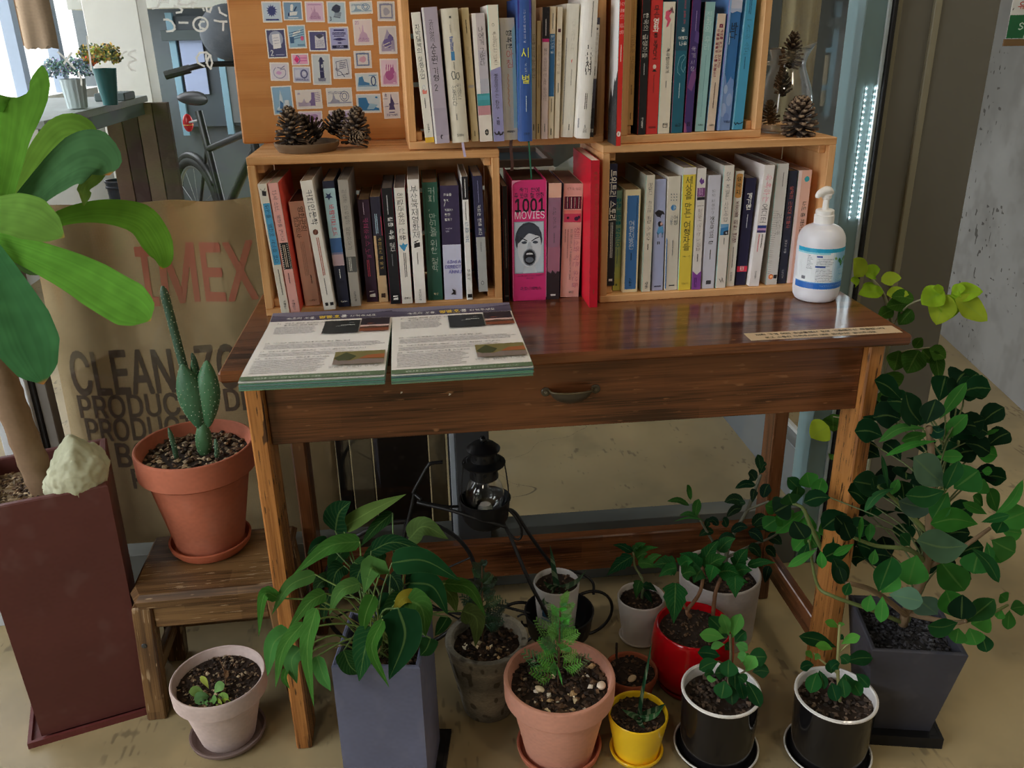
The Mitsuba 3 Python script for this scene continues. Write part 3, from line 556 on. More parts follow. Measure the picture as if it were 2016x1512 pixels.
bk('periwinkle book with a drawn girl in a blue skirt', LRg, .1830, .250, ZL, .0200, .190, -1.0, .14, (166, 173, 206),
   [('P', [(.08, .71), (.4, .735), (.8, .72), (.95, .69), (.75, .70), (.55, .67), (.3, .675)], (36, 34, 40)), ('G', [[(.2, .70), (.5, .69), (.6, .665)], [(.3, .72), (.6, .70)]], .0011, (36, 34, 40)), ('E', .55, .61, .0034, .0044, (40, 36, 42)), ('E', .68, .607, .0020, .0032, (214, 170, 160)), ('P', [(.45, .585), (.8, .585), (.9, .53), (.75, .51), (.8, .55), (.4, .51), (.3, .53)], (88, 150, 196)), ('G', [[(.5, .585), (.82, .6)], [(.4, .53), (.42, .49)], [(.8, .53), (.78, .49)]], .0010, (60, 70, 90)), ('S', .43, .45, .4, K, 2), ('B', .2, .8, .035, .045, (60, 64, 90))], pages=(116, 104, 92))
bk('beige book with a round blue mark and two columns of thin lettering', LRg, .2065, .248, ZL, .0222, .194, -1.2, .145, (216, 209, 192),
   [('E', .5, .735, .0046, .0048, (64, 122, 176)), ('P', [(.5, .76), (.72, .735), (.5, .71)], (150, 184, 210)), ('T', '그남자', 'v', .36, .585, .665, (90, 110, 130), .08, .34), ('T', '여행', 'v', .70, .585, .67, (60, 60, 62), .08, .34)]+[('E', .3+.2*a, .80+.025*b, .0009, .0009, (80, 90, 100)) for a in range(3) for b in range(3)]+[('S', .32, .45, .5, GR), ('P', [(.0, .02), (.08, .02), (.08, .46), (.0, .48)], (60, 110, 170)), ('B', .3, .75, .04, .05, (60, 58, 56))], pages=(112, 98, 80))
bk('yellow book with an upright dark title and white top', LRg, .2295, .245, ZL, .0220, .208, -.8, .15, (224, 200, 72), [('B', 0, 1, .945, 1, (216, 212, 210)), ('T', '세상을 만든 여행자들', 'v', .5, .335, .93, (74, 62, 34), .09, .6), ('H', '원용수 지음', .25, .85, .28, (90, 76, 40), .1), ('H', '한빛비즈', .25, .8, .05, (150, 130, 40), .1)], side=(206, 204, 200), pages=(136, 128, 122))
bk('white book with a purple figure on top and a purple foot', LRg, .2502, .246, ZL, .0155, .206, -.7, .14, (224, 218, 212),
   [('P', [(.25, .90), (.5, .87), (.8, .885), (.75, .915), (.6, .905), (.5, .93)], (108, 66, 140)), ('B', .1, .95, .775, .845, (116, 64, 116)), ('S', .785, .84, .3, (200, 160, 200), 3), ('B', .1, .95, .748, .772, (34, 30, 40)), ('B', .15, .9, .70, .703, GR), ('T', '길에서 만나는 노래들', 'r', .5, .33, .68, (120, 100, 92), .06, .5, .2), ('S', .24, .30, .5, (70, 66, 64)), ('P', [(0, 0), (1, 0), (1, .16), (.5, .125), (0, .16)], (130, 68, 152)), ('S', .02, .1, .3, (70, 20, 90), 2)], pages=(132, 122, 116))
bk('lavender white book with a two tone title reading downwards', LRg, .2722, .247, ZL, .0215, .194, -.4, .14, (202, 202, 214), [('T', '삶을 일깨우는', 'r', .5, .665, .88, (110, 112, 124), .06, .45), ('T', '옛이야기의 힘', 'r', .5, .40, .65, K, .10, .55), ('S', .27, .35, .5, K), ('B', .3, .7, .04, .075, (60, 60, 66))], pages=(116, 108, 102))
bk('white book with an upright grey title and a small blue picture', LRg, .2945, .247, ZL, .0180, .209, -.1, .15, (224, 217, 207), [('T', '아주 특별한 사진수업', 'v', .5, .555, .95, (84, 80, 78), .07, .55), ('B', .08, .85, .445, .535, (58, 128, 180)), ('P', [(.08, .5), (.85, .515), (.85, .535), (.08, .535)], (110, 160, 200)), ('P', [(.4, .445), (.85, .445), (.85, .485), (.4, .475)], (28, 32, 48)), ('B', .6, .75, .455, .47, (190, 196, 206)), ('S', .37, .42, .5, GR), ('G', [[(.3, .08), (.5, .05), (.6, .09), (.7, .05)]], .0008, GR)], side=(190, 188, 182), pages=(112, 104, 98))
bk('white book with a tan rounded name box above its maroon title', LRg, .3142, .254, ZL, .0150, .198, .4, .14, (226, 221, 211), [('B', .14, .88, .79, .965, (204, 148, 78)), ('E', .51, .965, .0055, .003, (204, 148, 78)), ('E', .51, .79, .0055, .003, (204, 148, 78)), ('T', '삼국지', 'v', .5, .795, .955, (50, 32, 22), .1, .5), ('T', '조조를 위한 변명', 'v', .5, .38, .745, (92, 40, 40), .09, .5), ('S', .17, .35, .5, GR), ('T', '시대의창', 'r', .5, .05, .13, (80, 74, 70), .1, .4)], side=(220, 176, 166), pages=(120, 106, 92))
bk('navy book with white slanted title and a red label near the foot', LRg, .3340, .258, ZL, .0185, .185, 1.2, .13, (32, 30, 62), [('T', '개기맨', 'v', .5, .715, .865, W, .15, .6), ('S', .55, .67, .5, (200, 200, 210)), ('B', 0, 1, .13, .185, (214, 48, 76)), ('S', .14, .18, .35, W, 3)], pages=(116, 108, 104))
bk('white book with pink then black title letters and a dusk picture', LRg, .3545, .247, ZL, .0185, .207, 2.5, .145, (234, 229, 226), [('T', '유혹하는', 'r', .52, .70, .925, (228, 138, 158), .06, .7), ('T', '에디터', 'r', .52, .535, .69, (70, 68, 70), .07, .7), ('B', .1, .92, .455, .515, (74, 66, 116)), ('B', .1, .92, .475, .492, (196, 150, 196)), ('B', .1, .92, .495, .515, (44, 60, 130)), ('S', .30, .44, .35, (206, 110, 120)), ('S', .33, .44, .65, (90, 86, 86)), ('T', '한겨레출판', 'r', .5, .06, .13, (60, 58, 58), .1, .4)], pages=(124, 116, 112))
bk('grey white book with fine slanted lines and an orange mark at its foot', LRg, .3880, .252, ZL, .0205, .208, .1, .145, (206, 203, 197), [('G', [[(.02, .10+.018*i), (.30+.02*i*.3, .10+.018*i-.004)] for i in range(30)], .0006, (150, 148, 142)), ('S', .82, .93, .6, GR), ('T', '리드미카', 'r', .58, .42, .60, (110, 108, 104), .05, .6), ('E', .38, .07, .0042, .0046, (222, 120, 60)), ('E', .40, .07, .0022, .0024, (250, 200, 150)), ('B', .62, .9, .055, .085, K)], side=(176, 173, 164), pages=(118, 106, 98))
bk('dark navy book with coral title in the lower right crate', LRg, .4085, .256, ZL, .0150, .195, .2, .14, (36, 41, 60), [('T', '설악의 근현대 인물사', 'r', .52, .50, .87, (190, 92, 84), .09, .6), ('T', '엄경선 지음', 'r', .5, .28, .40, (214, 214, 214), .08, .4), ('T', '미오산방', 'r', .5, .05, .13, (180, 180, 184), .08, .4)], pages=(112, 96, 78))
bk('pale pink book with a teal dot, rightmost in the lower right crate', LRg, .4300, .257, ZL, .0235, .195, .2, .14, (232, 184, 164), [('B', 0, .25, 0, 1, (240, 214, 208)), ('E', .66, .925, .0042, .0046, (64, 168, 178)), ('T', '나도 좀 재미있게', 'r', .66, .42, .73, (60, 44, 42), .1, .4), ('S', .1, .3, .6, GR)], side=(240, 216, 210), pages=(140, 110, 96))
# upper left crate
bk('cream book with brush title and a yellow foot, leftmost in the upper left crate', UMg, -.1955, .249, ZM, .0140, .189, -3.4, .14, (228, 224, 206), [('T', '자박달박의 마음수업', 'v', .52, .50, .91, (58, 56, 50), .085, .55, .15), ('E', .5, .435, .0026, .0034, (190, 196, 200)), ('E', .5, .435, .0018, .0026, (228, 224, 206)), ('P', [(.3, .385), (.75, .385), (.8, .415), (.6, .405), (.45, .42), (.28, .415)], (220, 128, 110)), ('S', .28, .35, .45, GR), ('T', '담앤북스', 'r', .5, .08, .15, K, .1, .4), ('B', 0, 1, 0, .042, (228, 182, 54))])
bk('grey lavender book with upright black title ending in a 2', UMg, -.1762, .231, ZM, .0230, .195, -3.0, .15, (180, 168, 182), [('T', '공지영의', 'v', .5, .755, .91, (66, 58, 66), .07, .42), ('T', '수도원 기행 2', 'v', .52, .40, .745, (40, 36, 42), .08, .58), ('B', 0, .13, 0, 1, (240, 238, 238)), ('B', .13, 1, .06, .27, (170, 158, 174)), ('E', .5, .05, .0022, .0034, (70, 62, 72)), ('E', .55, .047, .0014, .0022, (180, 168, 182))], pages=(190, 180, 170))
bk('thick cream book with two columns of lettering under a drawn bird', UMg, -.1478, .236, ZM, .0262, .193, -2.8, .15, (223, 216, 197), [('T', '인생은', 'v', .68, .335, .45, (66, 64, 60), .07, .3), ('T', '선물이다', 'v', .38, .285, .44, (66, 64, 60), .07, .3), ('M', 'twitter', .46, .69, .80, (60, 80, 150), True), ('B', .38, .58, .625, .69, (64, 130, 180)), ('G', [[(.3, .52), (.36, .545), (.5, .54), (.52, .49), (.38, .485), (.3, .52)], [(.56, .5), (.62, .53), (.72, .53), (.76, .5), (.66, .48), (.56, .5)]], .0009, (80, 84, 80)), ('B', .46, .56, .93, .945, (60, 60, 56)), ('S', .83, .88, .46, (170, 166, 156)), ('S', .56, .61, .5, (150, 146, 136)), ('H', '김영사', .3, .75, .05, K, .09), ('S', .18, .22, .4, GR)], bulge=.003)
bk('thin tan beige book with faint lettering between two cream books', UMg, -.1238, .245, ZM, .0112, .194, -2.8, .13, (206, 186, 142), [('T', '꽃들 길을 밝히고 나니 그리운 것', 'r', .5, .5, .72, (140, 120, 84), .07, .6), ('S', .82, .91, .5, (90, 76, 50)), ('B', .1, .9, .415, .435, (170, 160, 150)), ('S', .04, .08, .5, (100, 84, 56))])
bk('pinkish book with teal and rose bands low on its spine', UMg, -.1070, .239, ZM, .0196, .186, -2.2, .14, (206, 194, 194), [('B', 0, .3, 0, 1, (238, 232, 226)), ('B', .3, 1, .5, .72, (190, 182, 190)), ('B', .3, 1, .385, .5, (180, 178, 188)), ('T', '나에게 고맙다', 'v', .62, .60, .90, (76, 68, 70), .065, .5), ('B', 0, 1, .29, .385, (66, 150, 156)), ('B', 0, 1, .335, .37, (80, 164, 176)), ('B', 0, 1, .215, .29, (196, 140, 146)), ('B', 0, 1, 0, .215, (228, 216, 204)), ('E', .58, .075, .0030, .0046, (36, 34, 32)), ('G', [[(.45, .075), (.72, .075)], [(.58, .06), (.58, .09)]], .0006, (228, 216, 204))])
bk('white book wrapped in a slanted lavender band with a wave sign', UMg, -.0872, .236, ZM, .0165, .197, -1.5, .145, (234, 227, 208), [('P', [(0, 0), (1, 0), (1, .56), (0, .535)], (150, 146, 188)), ('T', '흔들리는 마흔', 'v', .55, .575, .81, (140, 126, 104), .07, .45), ('E', .45, .86, .0018, .0022, (110, 100, 84)), ('E', .45, .86, .0012, .0016, (234, 227, 208)), ('T', '붙잡아주는 화두', 'v', .5, .245, .51, (44, 40, 56), .07, .45), ('E', .5, .18, .001, .0012, (60, 56, 80)), ('S', .13, .16, .4, (60, 56, 80), 2), ('G', [[(.12, .07), (.25, .055), (.42, .055), (.5, .075), (.62, .05), (.8, .055), (.9, .07)]], .0016, K)], side=(238, 234, 224))
bk('short cream book with a red word and hazy teal side', UMg, -.0665, .252, ZM, .0225, .179, -.9, .14, (224, 216, 196), [('P', [(.72, .1), (1, .1), (1, .95), (.78, .9)], (164, 204, 208)), ('T', '행복한', 'r', .56, .75, .905, (40, 38, 38), .09, .55), ('T', '아침', 'v', .6, .60, .745, (206, 78, 76), .06, .5), ('G', [[(.42+.06*math.sin(i*1.9), .55-i*.0125) for i in range(22)]], .0008, (214, 150, 116)), ('H', '생활성서', .22, .8, .065, K, .1)], bulge=.002)
GB = [('B', 0, 1, i/10, (i+1)/10, c) for i, c in enumerate([(98, 124, 184), (88, 126, 184), (70, 124, 180), (48, 116, 172), (38, 110, 168), (40, 112, 170), (44, 104, 170), (52, 88, 164), (60, 70, 156), (62, 56, 146)])]
bk('blue book fading to indigo with yellow brush characters', UMg, -.0460, .229, ZM, .0205, .205, 0, .155, (56, 90, 160), GB+[('T', '그가 밤마다 별에게 전한 말', 'r', .5, .70, .93, (200, 206, 226), .08, .3), ('T', '시', 'v', .55, .575, .665, (232, 226, 90), .11, .62), ('T', '별', 'v', .55, .415, .48, (232, 226, 90), .1, .6), ('T', '로 빚은', 'v', .55, .49, .56, (190, 206, 220), .08, .26), ('S', .22, .33, .55, (190, 206, 220)), ('H', '강같은', .3, .8, .05, (30, 36, 60), .1)], bulge=.0025)
bk('very thin beige booklet right beside the blue book', UMg, -.0308, .249, ZM, .0068, .204, .5, .13, (206, 190, 158), [('T', '나무를 심으면 숲이 됩니다', 'r', .5, .45, .76, (110, 92, 60), .09, .7), ('S', .07, .11, .5, K)])
bk('short thin tan booklet in the upper left crate', UMg, -.0232, .250, ZM, .0064, .174, .8, .13, (204, 178, 132), [('S', .45, .8, .5, (150, 124, 84)), ('S', .06, .13, .5, K)])
bk('pink white book with a black top and magenta stripe', UMg, -.0135, .249, ZM, .0108, .193, 1.0, .13, (224, 202, 196), [('B', 0, 1, .77, 1, (30, 26, 32)), ('B', 0, 1, .745, .77, (196, 36, 112)), ('S', .79, .91, .5, (220, 214, 214)), ('T', '몇도 사랑처럼 전 세로 살아있던', 'r', .5, .30, .70, (130, 104, 104), .07, .5), ('S', .06, .12, .5, GR)])
bk('cream book with a long blue title panel in the upper left crate', UMg, -.0026, .253, ZM, .0090, .194, 1.1, .13, (226, 212, 184), [('B', 0, .92, .33, .80, (48, 104, 154)), ('T', '물고기의 말', 'r', .48, .65, .795, (214, 224, 230), .08, .6), ('S', .84, .95, .5, GR), ('S', .21, .31, .5, (130, 116, 96)), ('S', .03, .08, .5, K)])
bk('thin cream book with a small dark square on its spine', UMg, .0072, .254, ZM, .0080, .193, 1.5, .13, (230, 218, 196), [('B', .2, .75, .815, .84, (90, 50, 60)), ('T', '바람이 부르지 않던 말', 'r', .5, .50, .76, (150, 130, 108), .07, .55), ('S', .36, .43, .5, GR)])
bk('thick white book with a tiny red mark, rounded spine', UMg, .0248, .262, ZM, .0205, .197, 2.5, .14, (226, 222, 210), [('T', '내가 사랑한 시인', 'r', .6, .66, .89, (170, 168, 160), .05, .4), ('P', [(.52, .585), (.62, .6), (.58, .57)], (206, 70, 70)), ('S', .40, .52, .6, (170, 166, 156)), ('S', .1, .75, .12, (150, 150, 150)), ('S', .06, .1, .6, K)], bulge=.003)
bk('white book with black brush title in the upper left crate', UMg, .0470, .237, ZM, .0215, .205, 2.8, .15, (240, 237, 230), [('T', '느릅처럼', 'v', .55, .465, .675, (26, 24, 24), .13, .58, .25), ('S', .73, .97, .62, (130, 128, 124)), ('S', .22, .33, .45, GR, 2), ('G', [[(.45, .06), (.55, .1), (.65, .06), (.45, .06)], [(.42, .05), (.7, .05)]], .0007, (120, 120, 118)), ('B', .02, .1, .08, .15, (150, 150, 154))], bulge=.003)
bk('dark grey book with a white label, rightmost in the upper left crate', UMg, .0632, .256, ZM, .0075, .177, 2.5, .13, (76, 72, 86), [('B', .12, .95, .5, .945, (224, 216, 206)), ('B', 0, 1, 0, .25, (40, 38, 44)), ('E', .5, .91, .0016, .0016, (110, 100, 100)), ('T', '된장 담그는 시인', 'r', .52, .61, .88, (120, 112, 106), .06, .6), ('S', .53, .6, .5, GR), ('S', .04, .07, .4, W, 2)])
# upper right crate and the red one beside it
RB = bk('tall thin red spined book squeezed between the two upper crates', URg, .1000, .219, .9825, .0085, .215, 0, .060, (206, 44, 40), [('T', '모롱이 바람', 'r', .5, .74, .97, (236, 190, 180), .07, .75), ('S', .58, .69, .5, (236, 200, 190)), ('E', .5, .085, .0032, .0042, (238, 222, 214)), ('S', .078, .092, .4, (120, 60, 56))], side=(232, 232, 232), pages=(190, 180, 170))
bk('tan orange book with thin brown title, leftmost in the upper right crate', URg, .1268, .256, 1.0095, .0105, .190, 0, .12, (206, 162, 98), [('T', '기억하라 연대하라', 'r', .5, .40, .72, (112, 76, 40), .06, .6), ('S', .76, .97, .5, (190, 130, 70)), ('S', .25, .32, .5, (120, 84, 46)), ('S', .05, .1, .5, (120, 84, 46))], rz=6)
bk('black book with white upright title in the upper right crate', URg, .1440, .247, ZU, .0138, .202, 0, .125, (26, 26, 29), [('T', '한국의 글쟁이들', 'r', .5, .57, .89, W, .08, .66), ('S', .45, .53, .5, (190, 190, 190)), ('T', '한겨레출판', 'r', .5, .05, .13, W, .12, .4)], side=(22, 20, 20), rz=6)
bk('bright red book with black and white title in the upper right crate', URg, .1612, .250, ZU, .0198, .200, 0, .125, (210, 54, 52), [('T', '무슨', 'v', .5, .865, .95, (40, 18, 20), .1, .46), ('T', '영화', 'v', .5, .765, .86, (244, 238, 230), .15, .56), ('T', '를 보겠다고', 'v', .5, .565, .755, (40, 18, 20), .12, .48), ('E', .5, .51, .0030, .0034, (236, 220, 210)), ('P', [(.3, .475), (.7, .475), (.5, .492)], K), ('S', .32, .45, .48, (150, 40, 40)), ('B', .2, .8, .045, .06, (140, 34, 36))], rz=6)
bk('cream white book with a pink ribbon drawing in the upper right crate', URg, .1815, .252, ZU, .0202, .195, 0, .125, (234, 227, 209), [('P', [(.22, .93), (.6, .945), (.7, .93), (.45, .90), (.66, .87), (.45, .82), (.3, .815), (.4, .86), (.18, .88)], (222, 90, 122)), ('G', [[(.5, .93), (.7, .95), (.85, .92)], [(.6, .955), (.75, .92)], [(.7, .96), (.8, .93)]], .0012, (90, 50, 56)), ('S', .66, .84, .7, (206, 200, 188)), ('T', '복유림이야기', 'r', .55, .47, .66, K, .1, .55), ('S', .36, .41, .5, GR), ('G', [[(.4, .05), (.4, .08), (.75, .08), (.75, .05), (.4, .05)], [(.4, .07), (.75, .07)]], .0008, (70, 68, 66))], side=(240, 236, 226), rz=6)
bk('dark teal book with white brush words and a line drawing', URg, .2040, .255, ZU, .0204, .201, .2, .125, (32, 98, 120), [('B', 0, 1, .62, 1, (30, 78, 98)), ('T', '아버지의 오래된 편지', 'r', .62, .81, .99, (190, 70, 80), .1, .4), ('T', '꽃', 'v', .55, .755, .785, (230, 234, 232), .1, .5), ('T', '여행하', 'h', .5, .1, .1, W) if 0 else ('H', '여행자', .2, .95, .70, (230, 234, 232), .12), ('H', '나무', .3, .9, .655, (230, 234, 232), .14), ('G', [[(.3, .46), (.25, .5), (.4, .57), (.7, .59), (.85, .57), (.6, .53), (.55, .49), (.75, .46), (.9, .5)], [(.3, .46), (.5, .44)]], .0009, (120, 176, 190)), ('S', .27, .38, .5, (190, 214, 220)), ('H', '솔과', .3, .8, .05, (20, 50, 66), .1)], side=(24, 70, 90), rz=6)
bk('purple book with thin white upright title in the upper right crate', URg, .2235, .258, ZU, .0148, .197, .8, .14, (68, 50, 112), [('P', [(.1, .35), (.6, .32), (1, .42), (.9, .5), (.4, .46)], (122, 74, 132)), ('P', [(.0, .0), (.35, .0), (.2, .07), (0, .08)], (150, 84, 130)), ('P', [(.5, .7), (1, .68), (1, .76), (.6, .78)], (92, 70, 136)), ('S', .78, .92, .55, (150, 130, 180)), ('T', '육개시장', 'v', .5, .47, .66, (214, 204, 226), .06, .5), ('S', .05, .08, .4, (30, 20, 40), 2)], side=(26, 24, 50), rz=6)
bk('pale aqua book with a faint white title in the upper right crate', URg, .2450, .264, ZU, .0172, .194, 1.5, .12, (150, 196, 198), [('T', '진화의 무리', 'v', .5, .64, .93, (196, 222, 222), .09, .6), ('S', .12, .6, .5, (128, 172, 176)), ('H', '이음이', .3, .8, .045, (30, 60, 60), .12)], side=(20, 50, 56), rz=6)
bk('short beige book with two maroon rows of heavy lettering', URg, .2640, .266, ZU, .0150, .177, 2.0, .125, (220, 202, 184), [('B', .35, .75, .885, .915, (110, 26, 56)), ('B', .5, .58, .895, .905, (240, 220, 210)), ('T', '국보를 보고 또 보러간다', 'r', .7, .55, .87, (132, 40, 66), .13, .3), ('T', '이별을 말할까 나를 위해서?', 'r', .3, .46, .87, (132, 40, 66), .13, .3), ('S', .2, .42, .5, (110, 90, 84)), ('H', '이음이', .25, .8, .045, (40, 34, 34), .12)], side=(90, 140, 180), rz=6)
bk('blue book printed with white clouds and a black brush title', URg, .2865, .268, ZU, .0218, .200, 1.6, .12, (52, 112, 176), [('P', [(0, 0), (1, 0), (1, .30), (.7, .42), (.4, .36), (.2, .44), (0, .38)], (120, 150, 204)), ('E', .3, .16, .0054, .0110, (150, 172, 214)), ('E', .7, .24, .0050, .0100, (146, 170, 212)), ('E', .6, .1, .0048, .0080, (104, 134, 194)), ('E', .35, .32, .0034, .0070, (160, 182, 218)), ('E', .8, .36, .0034, .0080, (110, 146, 206)), ('B', 0, 1, .9, 1, (196, 200, 220)), ('P', [(0, .9), (.3, .885), (.6, .9), (1, .89), (1, .92), (0, .92)], (170, 184, 214)), ('T', '바다', 'v', .55, .70, .82, (24, 36, 60), .1, .55, .3), ('S', .66, .74, .25, (200, 214, 230)), ('H', '이음이', .45, .95, .06, (26, 40, 80), .12), ('B', 0, .14, 0, 1, (136, 176, 222))], side=(96, 140, 200), rz=6)
bk('sky blue book with thin dark title, rightmost in the upper right crate', URg, .3115, .272, ZU, .0190, .200, 2.0, .12, (74, 164, 206), [('T', '라틴어 수업', 'v', .52, .60, .80, (40, 80, 110), .055, .5), ('G', [[(.3, .835), (.7, .835)], [(.35, .585), (.65, .585)]], .0006, (60, 110, 140)), ('S', .88, .98, .4, (50, 110, 150), 2), ('S', .47, .56, .5, (50, 110, 150)), ('B', 0, .1, 0, 1, (120, 196, 226)), ('G', [[(.12, .055), (.28, .04), (.42, .055), (.55, .045), (.72, .05), (.9, .06)]], .0012, (28, 40, 60))], side=(110, 196, 230), rz=6)
# the red book's left cover: ink mountains on white
MT = lambda pts, c, nm='ink_drawing': part(RB, nm, (np.array([[.1000-.0044, .219+y*.4, .9825+z] for y, z in pts]+[[.1000-.0044, .219+.4*np.mean([p[0] for p in pts]), .9825+np.mean([p[1] for p in pts])]]), np.array([[i, (i+1) % len(pts), len(pts)] for i in range(len(pts))])), c, .6)
MT([(.0, .0), (.15, .0), (.15, .05), (.11, .085), (.08, .07), (.05, .10), (.03, .095), (.0, .112)], (60, 62, 64))
for i in range(14): MT([(.004+.009*i, .02+.004*(i % 4)), (.006+.009*i, .018), (.014+.009*i, .07-.002*i), (.012+.009*i, .072-.002*i)], (160, 162, 164) if i % 2 else (26, 28, 30))
# ribbon markers hanging out of books
def ribbon(parent, pts, w, c):
    p = smooth_path(pts, 14); v = np.vstack([p-[w/2, 0, 0], p+[w/2, 0, 0]]); n = len(p)
    part(parent, 'ribbon', (v, np.vstack([[[i, i+1, n+i], [i+1, n+i+1, n+i]] for i in range(n-1)])), c, .6)
bl = [k for k in labels if k.startswith('book')]
find = lambda s: next(k for k in bl if s in labels[k]['label'])
ribbon(find('fading to indigo'), [(-.041, .232, .995), (-.041, .226, .985), (-.039, .224, .95), (-.038, .226, .935), (-.037, .245, .932)], .0025, (30, 96, 72))
ribbon(find('a red word and hazy'), [(-.066, .252, .995), (-.068, .246, .982), (-.066, .246, .955), (-.067, .25, .945)], .005, (74, 44, 36))
ribbon(find('two columns of lettering under a drawn bird'), [(-.145, .236, .995), (-.144, .229, .985), (-.142, .228, .972)], .004, (190, 176, 206))
# ------------------------------------------------------------------ stamp board leaning on the left crate
TB = math.atan(.1)
BX, BY, BZ = -.5155, .4185, .9805
def onboard(m): return xf(m, rot('x', -math.degrees(TB)), (BX, BY, BZ))
sb = thing('stamp_board', 'orange brown pine board covered with postage stamps, leaning behind the cones', 'board')
m = box(0, .285, 0, .012, 0, .36, .003); part(sb, 'board', onboard(m), mat='pine_board', uv=grain_uv(m, 0))
ST = [(-.4439, 1.1904, .0314, .032, 0, (190, 202, 214), (52, 60, 118)), (-.4095, 1.1915, .0315, .0289, 1, (120, 150, 178), (40, 58, 98)), (-.3736, 1.1895, .0309, .0317, 2, (218, 184, 204), (160, 110, 150)), (-.3378, 1.1879, .031, .0339, 3, (178, 198, 210), (52, 60, 84)), (-.2964, 1.1948, .0374, .0196, 4, (206, 214, 214), (76, 120, 160)), (-.2551, 1.1885, .0289, .0303, 5, (206, 202, 196), (130, 132, 156)),
      (-.4415, 1.1411, .0321, .0457, 6, (74, 76, 116), (226, 224, 226)), (-.4067, 1.1512, .0296, .0365, 7, (150, 186, 206), (62, 96, 136)), (-.3723, 1.1438, .0306, .0321, 8, (84, 82, 126), (206, 206, 214)), (-.3365, 1.147, .0325, .0367, 9, (166, 168, 208), (52, 50, 104)), (-.296, 1.1563, .0315, .0406, 10, (224, 208, 206), (168, 118, 168)), (-.2558, 1.1431, .0304, .0437, 11, (214, 208, 204), (104, 92, 146)),
      (-.4408, 1.0967, .0315, .0289, 12, (214, 206, 214), (120, 118, 150)), (-.4049, 1.1154, .0282, .0182, 13, (226, 160, 190), (214, 52, 120)), (-.4046, 1.0911, .0294, .0256, 14, (184, 184, 206), (86, 86, 128)), (-.3708, 1.0986, .0308, .049, 15, (196, 202, 204), (46, 48, 84)), (-.3358, 1.1004, .0307, .0349, 16, (206, 208, 212), (70, 72, 104)), (-.3, 1.113, .0291, .0273, 17, (214, 208, 206), (110, 124, 156)),
      (-.2952, 1.0768, .0391, .0291, 18, (200, 212, 214), (66, 124, 170)), (-.2563, 1.0909, .0308, .0446, 19, (222, 196, 208), (168, 84, 140)), (-.4407, 1.0504, .0343, .0463, 20, (140, 178, 206), (76, 118, 164)), (-.3963, 1.051, .0438, .0309, 21, (224, 214, 206), (124, 104, 150)), (-.3445, 1.0532, .0435, .0302, 22, (216, 214, 208), (86, 90, 130)), (-.2952, 1.0416, .0419, .0308, 23, (196, 210, 214), (52, 118, 170)), (-.2566, 1.0374, .0277, .043, 24, (216, 208, 206), (70, 62, 104)),
      (-.3965, 1.0173, .0402, .0281, 25, (206, 184, 206), (120, 70, 134)), (-.3447, 1.0169, .0397, .0302, 26, (202, 188, 214), (86, 84, 144))]
rs = random.Random(5)
def blob(cx, cy, rx, ry, n=11, j=.35): return ('P', [(cx+rx*(1-j*rs.random())*math.cos(t), cy+ry*(1-j*rs.random())*math.sin(t)) for t in np.linspace(0, 2*np.pi, n, endpoint=False)])
